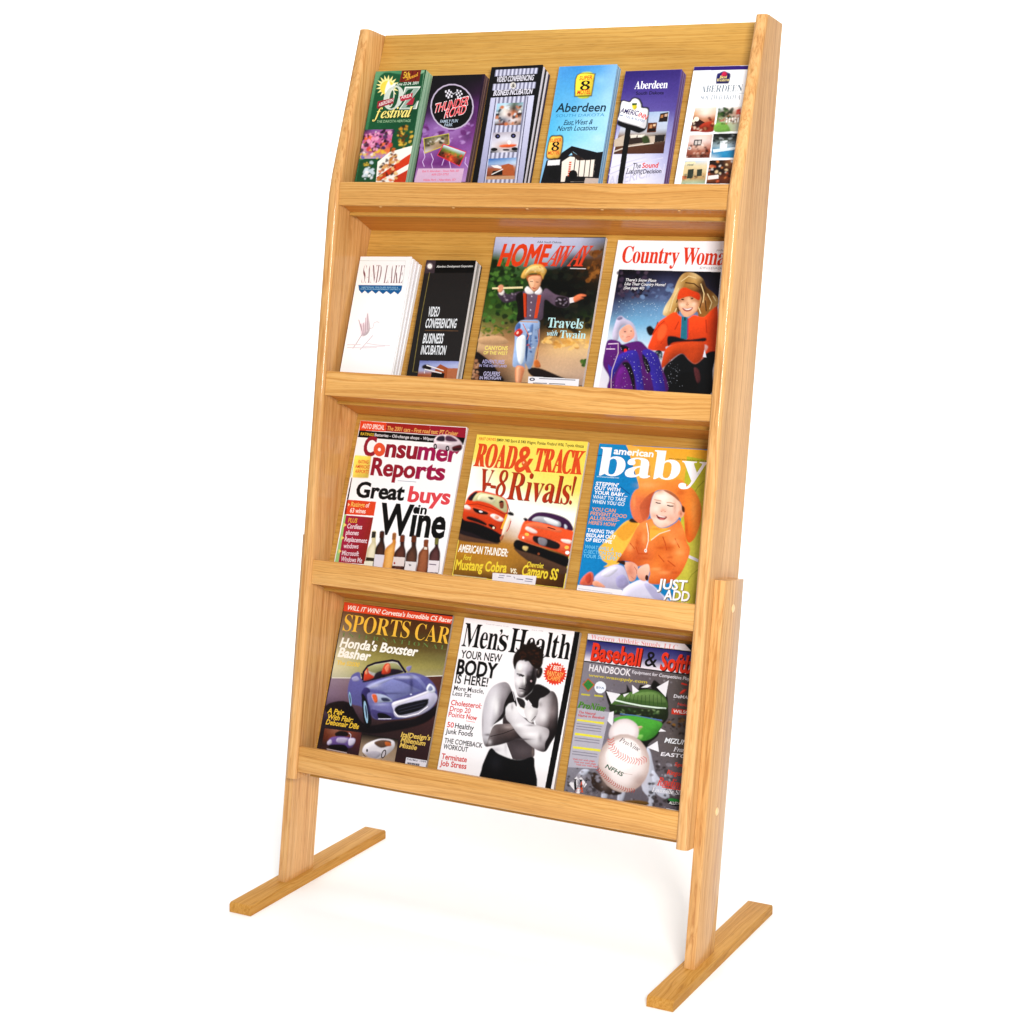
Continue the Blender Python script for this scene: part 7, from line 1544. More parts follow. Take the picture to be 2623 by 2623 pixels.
ART["m8"] = (3, 0.0060, 0.12394, -0.00768, 0.02000, 209, 273, 5, [
("F","#6e6668"),
("M","#8a8692,#827c86,#766e74,#6e6664 #8c8892,#77717a,#6a6266,#5c5450 #908c98,#7c7680,#6c6468,#58504e #9a98a4,#807a84,#6c646a,#605854 #908e9a,#7c7882,#706a74,#645c62 #86848e,#706a72,#6e6872,#665e66",[6,-92,1846,-106,1908,-2568,1,-2525]),
("B",95,200,["#5a5458","#a09ca4","#77706f","#4a4446","#8e8a94","#6a5e58"],7,22,.8,[63,-659,1785,-505,1901,-2522,27,-2521]),
("P","#ece8ee",[0,0,1653,-2,1786,-109,7,-96]),
("P","#121a1e",[1653,-2,1866,-5,1865,-112,1784,-109]),
("t","R","#e58e90","Western Athletic Supply, LLC",[59,-80,1541,-104],73,.02,-4),
("M","#2a2a72,#2e2c74 #6a6a9c,#5a588c #efe8f0,#efe8f0",[7,-96,1881,-107,1875,-471,5,-443]),
("L","#0d0d14",16,[7,-99,1882,-112]),
("L","#0d0d14",18,[5,-443,1875,-472]),
("T","S","#501818","Baseball",[130,-420,983,-430],264,.02,12),
("T","S","#df4024","Baseball",[110,-409,963,-419],264,.02,10),
("T","S","#0f0e12","&",[1033,-408,1245,-409],232,0,2),
("T","S","#501818","Softb",[1318,-447,1850,-455],259,.02,12),
("T","S","#df4024","Softb",[1299,-436,1831,-444],259,.02,10),
("t","S","#ece9ef","HANDBOOK",[110,-587,830,-592],105,.02,4),
("T","S","#dedbe4","Equipment for Competitive Players",[849,-544,1914,-556],49,.1,3),
("t","S","#d6c43c","www.wasupply.com",[120,-673,1125,-679],46,.15,3),
("P","#c0683a",[116,-703,253,-793,154,-920,30,-813]),
("P","#3f8644",[119,-723,232,-796,150,-897,52,-811]),
("P","#e9edf6",[448,-812,445,-854,423,-890,386,-913,342,-918,299,-904,266,-874,249,-834,252,-792,274,-755,311,-733,356,-728,399,-742,432,-772]),
("T","S","#5a74a0","BYA",[284,-848,421,-846],33,0,3),
("L","#c8c040",25,[41,-966,196,-965]),
("L","#c8c040",25,[268,-960,422,-959]),
("S","#16130f",[446,-884,517,-876,555,-1004,654,-1059,576,-1134]),
("S","#17140f",[681,-890,799,-844,789,-729,886,-834,986,-790,1026,-703,1210,-749,1225,-615,1319,-654,1459,-770,1528,-991,1541,-1185,1470,-1291,1426,-1459,1306,-1587,1267,-1673,1145,-1575,1308,-1376,1489,-1191,1405,-874,1044,-817,812,-925]),
("S","#4e6e38",[612,-1022,686,-923,870,-844,1125,-771,1321,-785,1466,-867,1513,-1025,1258,-1055,902,-1047,566,-1069]),
("S","#6c8a50",[741,-933,943,-853,1218,-797,1383,-844,1467,-933,1064,-946]),
("L","#36502a",9,[721,-1026,752,-886]),
("L","#36502a",9,[792,-1025,815,-882]),
("L","#36502a",9,[863,-1023,879,-878]),
("L","#36502a",9,[934,-1022,943,-874]),
("L","#36502a",9,[1005,-1020,1006,-870]),
("L","#36502a",9,[1075,-1019,1069,-866]),
("L","#36502a",9,[1146,-1017,1131,-856]),
("L","#36502a",9,[1216,-1015,1193,-846]),
("L","#36502a",9,[1287,-1014,1255,-835]),
("L","#36502a",9,[1357,-1012,1317,-825]),
("L","#36502a",9,[1426,-1011,1379,-815]),
("L","#dcece0",23,[625,-993,826,-1014,1077,-1030,1359,-1030,1498,-1024]),
("S","#243018",[560,-1086,905,-1063,1259,-1064,1511,-1035,1509,-1205,1105,-1204,750,-1213,607,-1213]),
("B",96,36,["#3c5a34","#5a7a4a","#182014","#88a070","#2c4428"],14,39,.5,[591,-1116,1485,-1053,1472,-1193,642,-1209]),
("L","#5a7ab0",16,[748,-1196,1032,-1193,1282,-1207,1458,-1214]),
("S","#50a23e",[655,-1290,858,-1213,1105,-1204,1445,-1245,1451,-1342,1360,-1483,1213,-1558,1086,-1533,996,-1413,776,-1374]),
("S","#88c060",[1028,-1393,1162,-1344,1137,-1412,1076,-1469]),
("S","#8ac46a",[1063,-1503,1182,-1472,1158,-1541]),
("S","#c8b090",[1075,-1355,1143,-1338,1140,-1371,1080,-1387]),
("P","#e9e8ee",[462,-873,708,-891,582,-1059]),
("P","#e9e8ee",[878,-723,1010,-807,910,-868]),
("P","#e9e8ee",[752,-891,854,-854,777,-929]),
("P","#e9e8ee",[1293,-718,1477,-588,1464,-848]),
("P","#e9e8ee",[441,-1246,639,-1168,656,-1405]),
("P","#e9e8ee",[1278,-1656,1434,-1536,1484,-1698]),
("P","#e9e8ee",[1430,-1393,1460,-1341,1552,-1372]),
("P","#e9e8ee",[1033,-752,1130,-692,1202,-700,1138,-740]),
("S","#16130f",[1227,-632,1301,-656,1277,-725,1190,-734]),
("P","#b9b6c2",[22,-1182,567,-1188,501,-2084,4,-2123]),
("T","I","#3c6e22","ProNine",[12,-1186,499,-1193],105,.05,0),
("T","I","#5c9434","ProNine",[3,-1181,491,-1187],105,.05,0),
("T","S","#c83c3c","The Natural",[43,-1266,336,-1265],39,.1,4),
("T","S","#c83c3c","Name in Baseball",[45,-1319,497,-1309],39,.1,4),
("P","#e4dc4c",[37,-1360,505,-1357,501,-1391,35,-1390]),
("P","#e4dc4c",[36,-1576,508,-1575,506,-1611,35,-1613]),
("P","#e4dc4c",[39,-1788,511,-1781,511,-1818,38,-1824]),
("L","#8a8694",13,[38,-1430,473,-1427]),
("L","#8a8694",13,[37,-1471,472,-1468]),
("L","#8a8694",13,[40,-1512,475,-1509]),
("L","#8a8694",13,[39,-1654,473,-1650]),
("L","#8a8694",13,[42,-1695,476,-1690]),
("L","#8a8694",13,[38,-1869,472,-1864]),
("L","#8a8694",13,[38,-1910,472,-1905]),
("T","S","#d0504c","Visit our web page",[63,-1998,442,-1986],26,.1,3),
("T","S","#d0504c","Visit our web page",[96,-2038,473,-2026],26,.1,3),
("t","S","#d0504c","Visit our web page",[135,-2076,512,-2063],26,.1,3),
("S","#c4c8d8",[1276,-2239,1269,-1689,1332,-1698,1399,-1851,1508,-2159,1503,-2513,1410,-2534,1426,-2412]),
("S","#c4c8d8",[643,-2535,655,-2338,736,-2344,731,-2531]),
("S","#c4c8d8",[918,-2530,921,-2384,1024,-2370,998,-2535]),
("S","#c4c8d8",[1412,-2043,1458,-2005,1728,-2290,1725,-2387,1524,-2318]),
("S","#c4c8d8",[167,-2273,252,-2130,379,-2130,256,-2261]),
("S","#3a2c26",[434,-2139,666,-2239,975,-2392,772,-2453,471,-2363]),
("S","#f0e8ea/#d8ccce",[632,-1589,624,-1425,728,-1298,901,-1261,1053,-1325,1105,-1433,1071,-1551,847,-1595]),
("P","#f3eaea/#c4b0aa",[1360,-1889,1362,-2015,1330,-2135,1266,-2240,1176,-2321,1066,-2372,944,-2389,822,-2369,709,-2315,613,-2230,543,-2122,505,-1999,502,-1871,534,-1748,599,-1642,692,-1560,803,-1510,926,-1495,1048,-1517,1161,-1573,1255,-1658,1323,-1766]),
("A","#a8908a",.6,[1221,-2165,1358,-2147,1238,-2276]),
("A","#b09c96",.5,[666,-2239,753,-2228,689,-2383]),
("S","#fbf8f8/#f0e8e8",[606,-1871,713,-1645,912,-1554,1099,-1613,1195,-1780,1063,-2057,785,-2093]),
("L","#d0605a",11,[662,-1621,598,-1608]),
("L","#d0605a",11,[662,-1621,707,-1577]),
("L","#d0605a",11,[675,-1657,610,-1644]),
("L","#d0605a",11,[675,-1657,720,-1614]),
("L","#d0605a",11,[687,-1694,623,-1681]),
("L","#d0605a",11,[687,-1694,732,-1650]),
("L","#d0605a",11,[701,-1729,640,-1752]),
("L","#d0605a",11,[701,-1729,712,-1670]),
("L","#d0605a",11,[733,-1754,673,-1776]),
("L","#d0605a",11,[733,-1754,744,-1694]),
("L","#d0605a",11,[766,-1778,705,-1800]),
("L","#d0605a",11,[766,-1778,777,-1719]),
("L","#d0605a",11,[798,-1802,737,-1824]),
("L","#d0605a",11,[798,-1802,809,-1743]),
("L","#d0605a",11,[830,-1826,781,-1864]),
("L","#d0605a",11,[830,-1826,820,-1766]),
("L","#d0605a",11,[870,-1838,822,-1878]),
("L","#d0605a",11,[870,-1838,857,-1779]),
("L","#d0605a",11,[909,-1850,861,-1890]),
("L","#d0605a",11,[909,-1850,897,-1791]),
("L","#d0605a",11,[948,-1862,900,-1903]),
("L","#d0605a",11,[948,-1862,936,-1803]),
("L","#d0605a",10,[987,-1874,939,-1915]),
("L","#d0605a",10,[987,-1874,975,-1816]),
("L","#d0605a",10,[1027,-1884,995,-1936]),
("L","#d0605a",10,[1027,-1884,995,-1831]),
("L","#d0605a",10,[1068,-1884,1036,-1936]),
("L","#d0605a",10,[1068,-1884,1036,-1832]),
("L","#d0605a",10,[1109,-1885,1077,-1936]),
("L","#d0605a",10,[1109,-1885,1078,-1832]),
("L","#d0605a",10,[1150,-1885,1118,-1937]),
("L","#d0605a",10,[1150,-1885,1119,-1833]),
("L","#d0605a",10,[1191,-1885,1180,-1944]),
("L","#d0605a",10,[1191,-1885,1142,-1846]),
("L","#d0605a",10,[1225,-1866,1231,-1926]),
("L","#d0605a",10,[1225,-1866,1167,-1839]),
("L","#d0605a",10,[1259,-1845,1265,-1905]),
("L","#d0605a",10,[1259,-1845,1201,-1818]),
("L","#d0605a",10,[1293,-1824,1298,-1884]),
("L","#d0605a",10,[1293,-1824,1235,-1797]),
("L","#b8402c",11,[531,-2098,494,-2112]),
("L","#b8402c",11,[531,-2098,537,-2062]),
("L","#b8402c",11,[561,-2120,524,-2134]),
("L","#b8402c",11,[561,-2120,567,-2084]),
("L","#b8402c",11,[591,-2142,553,-2156]),
("L","#b8402c",11,[591,-2142,597,-2106]),
("L","#b8402c",11,[620,-2164,583,-2178]),
("L","#b8402c",11,[620,-2164,627,-2128]),
("L","#b8402c",11,[650,-2185,613,-2199]),
("L","#b8402c",11,[650,-2185,657,-2149]),
("L","#b8402c",11,[682,-2204,648,-2223]),
("L","#b8402c",11,[682,-2204,683,-2168]),
("L","#b8402c",11,[715,-2222,681,-2240]),
("L","#b8402c",11,[715,-2222,716,-2185]),
("L","#b8402c",11,[748,-2239,714,-2258]),
("L","#b8402c",11,[748,-2239,749,-2203]),
("L","#b8402c",11,[781,-2257,746,-2275]),
("L","#b8402c",11,[781,-2257,782,-2220]),
("L","#b8402c",11,[813,-2274,779,-2293]),
("L","#b8402c",11,[813,-2274,814,-2238]),
("L","#b8402c",11,[846,-2292,812,-2311]),
("L","#b8402c",11,[846,-2292,846,-2255]),
("L","#b8402c",11,[882,-2303,854,-2329]),
("L","#b8402c",11,[882,-2303,873,-2267]),
("L","#b8402c",10,[918,-2312,890,-2338]),
("L","#b8402c",10,[918,-2312,909,-2277]),
("L","#b8402c",10,[954,-2322,926,-2347]),
("L","#b8402c",10,[954,-2322,945,-2286]),
("L","#b8402c",10,[990,-2331,963,-2357]),
("L","#b8402c",10,[990,-2331,981,-2296]),
("L","#b8402c",10,[1027,-2341,999,-2366]),
("L","#b8402c",10,[1027,-2341,1018,-2305]),
("L","#b8402c",10,[1064,-2341,1048,-2375]),
("L","#b8402c",10,[1064,-2341,1041,-2311]),
("L","#b8402c",10,[1101,-2338,1085,-2371]),
("L","#b8402c",10,[1101,-2338,1079,-2308]),
("L","#b8402c",10,[1138,-2335,1122,-2368]),
("L","#b8402c",10,[1138,-2335,1116,-2305]),
("L","#b8402c",10,[1176,-2332,1160,-2365]),
("L","#b8402c",10,[1176,-2332,1154,-2302]),
("T","I","#6a5a60","ProNine",[798,-1618,1154,-1740],80,.1,-4),
("t","S","#1c5a3c","NFHS",[635,-2051,940,-2151],63,.25,6),
("L","#c8b8b4",7,[892,-2095,1105,-2100]),
("P","#f0eef4",[61,-2377,211,-2209,369,-2344,246,-2524]),
("t","R","#15131a","W",[118,-2496,369,-2485],210,.1,-2),
("t","R","#dc5a2c","A",[193,-2482,343,-2478],169,.15,-2),
("t","S","#5a5660","Supply",[367,-2472,585,-2465],58,.25,2),
("L","#d86a4a",14,[371,-2520,533,-2518]),
("S","#6e5226",[1030,-2514,1234,-2473,1424,-2476,1400,-2527,1071,-2549]),
("T","S","#e4e2ea","DeMARINI",[1596,-843,1991,-840],48,.1,6),
("L","#d8402c",24,[1689,-614,1786,-627]),
("S","#d8402c",[1687,-777,1730,-715,1788,-697,1753,-753]),
("P","#c8402e",[1594,-1012,1981,-1003,1979,-1081,1597,-1100]),
("T","S","#ece0e0","WILSON",[1621,-1074,1956,-1068],48,0,4),
("T","S","#d8504a","Nokona",[1679,-954,1940,-959],41,.1,3),
("B",98,60,["#4a4446","#8a8690","#3a3436","#b0aeb8"],14,52,.7,[1382,-1853,1779,-1834,1831,-2515,1420,-2541]),
("B",99,50,["#4a4446","#8a8690","#9c98a4","#3a3436"],14,50,.7,[3,-2162,505,-2130,953,-2476,42,-2503]),
("B",97,40,["#2a2220","#4a3424","#6a4c2c","#8a642c","#1a1614"],14,38,.6,[1553,-1151,1828,-1134,1852,-1406,1548,-1346]),
("T","S","#e9ecf2","MIZUNO",[1557,-1543,2027,-1538],73,.25,6),
("T","I","#e4e2ea","Franklin",[1714,-1658,2043,-1648],70,0,0),
("T","S","#e4e2ea","EASTON",[1523,-1751,2056,-1735],54,.2,7),
("T","S","#d84a34","Spalding",[1771,-1876,2110,-1868],54,.1,5),
("T","S","#d84a34","Ringor",[1669,-2018,1927,-2016],69,.2,4),
("t","I","#dc3c24","Rawlings",[1528,-2205,2007,-2205],132,.1,0),
("L","#dc3c24",14,[1613,-2218,1959,-2227]),
("T","I","#e6e6ee","Louisville Slugger",[1457,-2311,2140,-2292],70,0,0),
("P","#0d1210",[1980,-2416,1975,-2432,1960,-2447,1936,-2459,1906,-2468,1872,-2473,1836,-2473,1802,-2469,1772,-2460,1748,-2448,1733,-2434,1728,-2418,1733,-2402,1748,-2387,1772,-2374,1802,-2365,1836,-2361,1872,-2360,1906,-2365,1936,-2373,1960,-2385,1975,-2400]),
("P","#2f8a40",[1962,-2388,1957,-2395,1944,-2402,1923,-2407,1896,-2411,1866,-2413,1834,-2414,1803,-2412,1776,-2408,1755,-2403,1742,-2396,1737,-2389,1742,-2382,1755,-2376,1776,-2370,1803,-2366,1834,-2364,1866,-2363,1896,-2365,1923,-2369,1944,-2374,1957,-2381]),
("T","S","#f0f2f2","ALLSTAR",[1767,-2457,1975,-2448],41,.2,4),
("L","#e8eaf0",19,[1731,-2537,1938,-2540])])

# ------------------------------------------------------------------ printing: flat inks laid on a cover as one mesh
GLYPHS["R"]["!"] = [[60, 455, 95, 470, 130, 455, 108, 140, 82, 140], [58, 36, 72, 8, 95, -4, 118, 8, 132, 36, 118, 64, 95, 76, 72, 64]]
GLYPHS["R"]["-"] = [[20, 130, 210, 130, 210, 190, 20, 190]]
GLYPHS["R"][","] = [[40, 50, 70, 75, 100, 50, 95, 0, 50, -80, 40, -75, 66, 0]]
GLYPHS["R"]["'"] = [[40, 455, 70, 475, 100, 455, 80, 320, 60, 320]]
KERN = {"AW": 0.07, "WA": 0.085, "AY": 0.07, "AV": 0.1, "LA": 0.02, "AK": 0.0, "TR": 0.0, "RA": 0.0, "AC": 0.03, "Tr": 0.06, "Tw": 0.06, "Wo": 0.05, "V-": 0.03}
INK = 0.92
DENSE = 1.16                                      # glossy stock holds a heavier ink
LAYER = 7e-6
_cache = {}


def curve_to_tris(c):
    o = bpy.data.objects.new("lettering", c)
    me = bpy.data.meshes.new_from_object(o)
    vs = [(v.co.x, v.co.y) for v in me.vertices]
    fs = []
    for p in me.polygons:
        q = list(p.vertices)
        for k in range(1, len(q) - 1):
            fs.append((q[0], q[k], q[k + 1]))
    bpy.data.objects.remove(o)
    bpy.data.meshes.remove(me)
    bpy.data.curves.remove(c)
    return vs, fs


def lettering(font, s, bold):
    """Vertices and, letter group by letter group, triangles."""
    key = (font, s, bold)
    if key in _cache:
        return _cache[key]
    vs, groups = [], []
    if font == "S":
        c = bpy.data.curves.new("lettering", "FONT")
        c.body = s
        c.size = 1.0
        c.resolution_u = 3
        b = min(bold, 9)
        c.offset = b * 0.0026 + (0.005 if b > 0 else 0.0)
        c.fill_mode = "FRONT"
        vs, fs = curve_to_tris(c)
        groups = [fs]
    else:
        x = 0.0
        last = ""
        for ch in s:
            g = GLYPHS[font].get(ch)
            if g is None:
                x += 0.17
                last = ""
                continue
            xs = [v for k in g for v in k[0::2]]
            x0, x1 = min(xs), max(xs)
            if last + ch in KERN:
                x -= KERN[last + ch]
            elif font == "I" and last:
                x -= 0.035
            last = ch
            c = bpy.data.curves.new("lettering", "CURVE")
            c.dimensions = "2D"
            c.fill_mode = "FRONT"
            c.offset = min(bold, 0) * 0.0018
            for k in g:
                n = len(k) // 2
                sp = c.splines.new("POLY")
                sp.points.add(n - 1)
                sp.use_cyclic_u = True
                for i in range(n):
                    sp.points[i].co = (x + (k[2 * i] - x0) * 0.001, k[2 * i + 1] * 0.001, 0, 1)
            v, f = curve_to_tris(c)
            n0 = len(vs)
            vs += v
            groups.append([tuple(q + n0 for q in tri) for tri in f])
            x += (x1 - x0) * 0.001 + 0.016
    _cache[key] = (vs, groups)
    return _cache[key]


_hv = lettering("S", "H", 0)[0]
CAP = {"S": max(v[1] for v in _hv), "R": 0.462, "I": 0.462}


STEP = 0.0006                                     # spacing of the ink dots


def box_blur(a, r):
    r = int(r)
    if r < 1:
        return a
    for ax in (0, 1):
        for _ in range(2):
            pad = [(0, 0), (0, 0)]
            pad[ax] = (r + 1, r)
            c = np.cumsum(np.pad(a, pad, mode="edge"), axis=ax)
            n = 2 * r + 1
            a = (c[n:] - c[:-n]) / n if ax == 0 else (c[:, n:] - c[:, :-n]) / n
    return a


def grid_tone(rows, u, v):
    nr, nc = rows.shape[:2]
    gy, gx = np.clip(v, 0, 1) * (nr - 1), np.clip(u, 0, 1) * (nc - 1)
    i0, j0 = np.minimum(gy.astype(int), nr - 2), np.minimum(gx.astype(int), nc - 2)
    ty, tx = (gy - i0)[..., None], (gx - j0)[..., None]
    ty = ty * ty * (3 - 2 * ty) * 0.5 + ty * 0.5
    tx = tx * tx * (3 - 2 * tx) * 0.5 + tx * 0.5
    return (rows[i0, j0] * (1 - tx) + rows[i0, j0 + 1] * tx) * (1 - ty) + (rows[i0 + 1, j0] * (1 - tx) + rows[i0 + 1, j0 + 1] * tx) * ty


class Press:
    """Prints one cover: photographs and tints as a fine grid of ink dots, the lettering over them as outlines."""

    def __init__(self, w, h):
        self.w, self.h = w, h
        self.nx, self.ny = int(round(w / STEP)) + 1, int(round(h / STEP)) + 1
        self.sx, self.sy = w / (self.nx - 1), h / (self.ny - 1)
        self.a = np.ones((self.ny, self.nx, 3)) * 0.9
        self.v, self.c, self.f = [], [], []
        self.z = 0

    # -- dots
    def cover_of(self, pts=None, edges=None, pad=3, ss=2):
        """Share of each dot inside a shape: (slice, mask)."""
        if edges is None:
            edges = [(pts[k], pts[(k + 1) % len(pts)]) for k in range(len(pts))]
        e = np.array(edges, float)
        ex, ey = e[:, :, 0] / self.sx, -e[:, :, 1] / self.sy
        x0, x1 = int(math.floor(ex.min())) - pad, int(math.ceil(ex.max())) + pad + 1
        y0, y1 = int(math.floor(ey.min())) - pad, int(math.ceil(ey.max())) + pad + 1
        x0, x1, y0, y1 = max(x0, 0), min(x1, self.nx), max(y0, 0), min(y1, self.ny)
        if x1 <= x0 or y1 <= y0:
            return None, None
        off = (np.arange(ss) + 0.5) / ss - 0.5
        gx = (np.arange(x0, x1)[:, None] + off[None]).ravel()
        gy = (np.arange(y0, y1)[:, None] + off[None]).ravel()
        ins = np.zeros((len(gy), len(gx)), bool)
        for k in range(len(e)):
            ya, yb = ey[k]
            if ya == yb:
                continue
            rows = np.nonzero((gy >= min(ya, yb)) & (gy < max(ya, yb)))[0]
            if len(rows) == 0:
                continue
            xc = ex[k, 0] + (gy[rows] - ya) / (yb - ya) * (ex[k, 1] - ex[k, 0])
            ins[rows] ^= gx[None, :] < xc[:, None]
        mk = ins.reshape(y1 - y0, ss, x1 - x0, ss).mean(axis=(1, 3))
        return (slice(y0, y1), slice(x0, x1)), mk

    def lay(self, sl, mk, col):
        if sl is not None:
            m = mk[..., None]
            self.a[sl] = self.a[sl] * (1 - m) + col * m

    def shape(self, col, pts, volume=False):
        sl, mk = self.cover_of(pts)
        if sl is None or mk.max() == 0:
            return
        size = math.sqrt(max(mk.sum(), 1.0))
        if "/" in col:
            c0, c1 = [np.array(lin(c)) for c in col.split("/")]
            b = box_blur(mk, max(2, size * 0.20))
            t = np.clip((b - 0.45) / 0.5, 0, 1)[..., None]
            t = t * t * (3 - 2 * t)
            self.lay(sl, box_blur(mk, 1) if size > 8 else mk, c1 + (c0 - c1) * t)
            return
        c = np.array(lin(col))
        if volume and size > 6:
            b = box_blur(mk, max(2, size * 0.16))
            gy, gx = np.gradient(b)
            k = max(2, size * 0.16) * 1.1
            sh = np.clip((gx * 0.75 + gy * 0.65) * k, -0.55, 0.5)
            c = c * (1.0 + sh[..., None] * 0.75)
        self.lay(sl, box_blur(mk, 1) if size > 9 and volume else mk, c)

    # -- outlines
    def tri(self, a, b, c):
        poly = [a, b, c]
        w, h = self.w, self.h
        if any(p[0] < 0 or p[0] > w or p[1] > 0 or p[1] < -h for p in poly):
            for ax, lim, sg in ((0, 0.0, 1), (0, w, -1), (1, 0.0, -1), (1, -h, 1)):
                out = []
                n = len(poly)
                for i in range(n):
                    p, q = poly[i], poly[(i + 1) % n]
                    dp, dq = (p[ax] - lim) * sg, (q[ax] - lim) * sg
                    if dp >= 0:
                        out.append(p)
                    if (dp >= 0) != (dq >= 0):
                        t = dp / (dp - dq)
                        out.append(tuple(x + (y - x) * t for x, y in zip(p, q)))
                poly = out
                if len(poly) < 3:
                    return
        i0 = len(self.v)
        z = 2e-5 + self.z * LAYER
        for p in poly:
            self.v.append((p[0], p[1], z))
            self.c.append((*[INK * q ** DENSE for q in p[2:5]], 1.0))
        ar = sum(poly[i][0] * poly[(i + 1) % len(poly)][1] - poly[(i + 1) % len(poly)][0] * poly[i][1] for i in range(len(poly)))
        if abs(ar) < 1e-12:
            del self.v[i0:], self.c[i0:]
            return
        idx = list(range(i0, len(self.v)))
        self.f.append(idx if ar > 0 else idx[::-1])

    def run(self, op):
        k = op[0]
        if k == "F":
            self.a[:] = np.array(lin(op[1]))
        elif k == "P" or k == "S":
            pts = pairs(op[2])
            self.shape(op[1], smooth(pts) if k == "S" else pts, k == "S")
        elif k == "Q":
            sl, mk = self.cover_of(smooth(pairs(op[2])), ss=3)
            if sl is not None:
                self.lay(sl, box_blur(mk, 1) * 0.6 + mk * 0.4, np.array(lin(op[1])))
        elif k == "W":                             # a shape filled from a small grid of tones over its box
            sl, mk = self.cover_of(smooth(pairs(op[2])), ss=3)
            if sl is None:
                return
            rows = np.array([[lin(c) for c in row.split(",")] for row in op[1].split()])
            q = pairs(op[2])
            xs, ys = [p[0] for p in q], [p[1] for p in q]
            yy, xx = np.mgrid[sl[0], sl[1]]
            u = (xx * self.sx - min(xs)) / (max(xs) - min(xs))
            v = (max(ys) + yy * self.sy) / (max(ys) - min(ys))
            self.lay(sl, box_blur(mk, 1) * 0.6 + mk * 0.4, grid_tone(rows, u, v))
        elif k == "A":                             # airbrush
            (cx, cy), (ax, ay), (bx, by) = pairs(op[3])
            m = np.linalg.inv(np.array([[ax - cx, bx - cx], [ay - cy, by - cy]]))
            R = max(abs(ax - cx) + abs(bx - cx), abs(ay - cy) + abs(by - cy)) * 1.6
            x0, x1 = max(int((cx - R) / self.sx), 0), min(int((cx + R) / self.sx) + 2, self.nx)
            y0, y1 = max(int((-cy - R) / self.sy), 0), min(int((-cy + R) / self.sy) + 2, self.ny)
            if x1 <= x0 or y1 <= y0:
                return
            yy, xx = np.mgrid[y0:y1, x0:x1]
            dx, dy = xx * self.sx - cx, -yy * self.sy - cy
            d = (m[0, 0] * dx + m[0, 1] * dy) ** 2 + (m[1, 0] * dx + m[1, 1] * dy) ** 2
            self.lay((slice(y0, y1), slice(x0, x1)), np.exp(-1.2 * d) * op[2], np.array(lin(op[1])))
        elif k == "L":
            pts = pairs(op[3])
            hw = op[2] * 0.5e-4
            lft, rt = [], []
            for i, p in enumerate(pts):
                a, b = pts[max(i - 1, 0)], pts[min(i + 1, len(pts) - 1)]
                dx, dy = b[0] - a[0], b[1] - a[1]
                L = math.hypot(dx, dy) or 1.0
                nx, ny = -dy / L * hw, dx / L * hw
                lft.append((p[0] + nx, p[1] + ny))
                rt.append((p[0] - nx, p[1] - ny))
            sl, mk = self.cover_of(lft + rt[::-1], ss=3)
            self.lay(sl, mk, np.array(lin(op[1])))
        elif k == "M":
            rows = np.array([[lin(c) for c in row.split(",")] for row in op[1].split()])
            q = pairs(op[2])
            sl, mk = self.cover_of(q)
            if sl is None:
                return
            yy, xx = np.mgrid[sl[0], sl[1]]
            px, py = xx * self.sx, -yy * self.sy
            (ax, ay), (bx, by), (cx, cy), (dx, dy) = q
            u = v = np.full(px.shape, 0.5)
            for _ in range(4):                     # invert the quad's bilinear map
                fx = (ax * (1 - u) + bx * u) * (1 - v) + (dx * (1 - u) + cx * u) * v - px
                fy = (ay * (1 - u) + by * u) * (1 - v) + (dy * (1 - u) + cy * u) * v - py
                ux, uy = (bx - ax) * (1 - v) + (cx - dx) * v, (by - ay) * (1 - v) + (cy - dy) * v
                vx, vy = (dx - ax) * (1 - u) + (cx - bx) * u, (dy - ay) * (1 - u) + (cy - by) * u
                det = ux * vy - uy * vx
                u, v = u - (fx * vy - fy * vx) / det, v - (ux * fy - uy * fx) / det
            col = grid_tone(rows, u, v)
            self.lay(sl, mk, col)
        elif k == "B":
            _, seed, n, cols, smin, smax, asp, q = op
            rn = random.Random(seed)
            q = pairs(q)
            cx = sum(p[0] for p in q) / len(q)
            cy = sum(p[1] for p in q) / len(q)
            tris = [(q[i], q[(i + 1) % len(q)]) for i in range(len(q))]
            for i in range(n):
                a, b = rn.choice(tris)
                s, t = rn.random(), rn.random()
                if s + t > 1:
                    s, t = 1 - s, 1 - t
                x = cx + (a[0] - cx) * s + (b[0] - cx) * t
                y = cy + (a[1] - cy) * s + (b[1] - cy) * t
                R = rn.uniform(smin, smax) * 1e-4 * (0.85 if smax > 20 else 0.5)
                th = rn.uniform(-0.6, 0.6)
                m = 7 if smax > 20 else 5
                pts = []
                for g in range(m):
                    w = 2 * math.pi * g / m
                    rr = R * rn.uniform(0.7, 1.3)
                    px, py = rr * math.cos(w), rr * asp * math.sin(w)
                    pts.append((x + px * math.cos(th) - py * math.sin(th), y + px * math.sin(th) + py * math.cos(th)))
                sl, mk = self.cover_of(pts)
                if sl is not None:
                    self.lay(sl, box_blur(mk, 1) * 0.85 if smax > 20 else mk * 0.8, np.array(lin(rn.choice(cols))))
        elif k == "T" or k == "t":
            _, font, col, s, bl, hh, shear, bold = op
            vs, groups = lettering(font, s, bold)
            if not vs:
                return
            mn, mx = min(v[0] for v in vs), max(v[0] for v in vs)
            x0, y0, x1, y1 = [b * 1e-4 for b in bl]
            L = math.hypot(x1 - x0, y1 - y0)
            dx, dy = (x1 - x0) / L, (y1 - y0) / L
            sx, sy = L / (mx - mn), hh * 1e-4 / CAP[font]
            r = lin(col)
            P = []
            for v in vs:
                yy = v[1] * sy
                xx = (v[0] - mn) * sx + yy * shear - hh * 0.5e-4 * shear
                P.append((x0 + dx * xx - dy * yy, y0 + dy * xx + dx * yy, *r))
            over = bold * 0.0013 if font != "S" else max(bold - 9, 0) * 0.0024
            reps = [0.0]
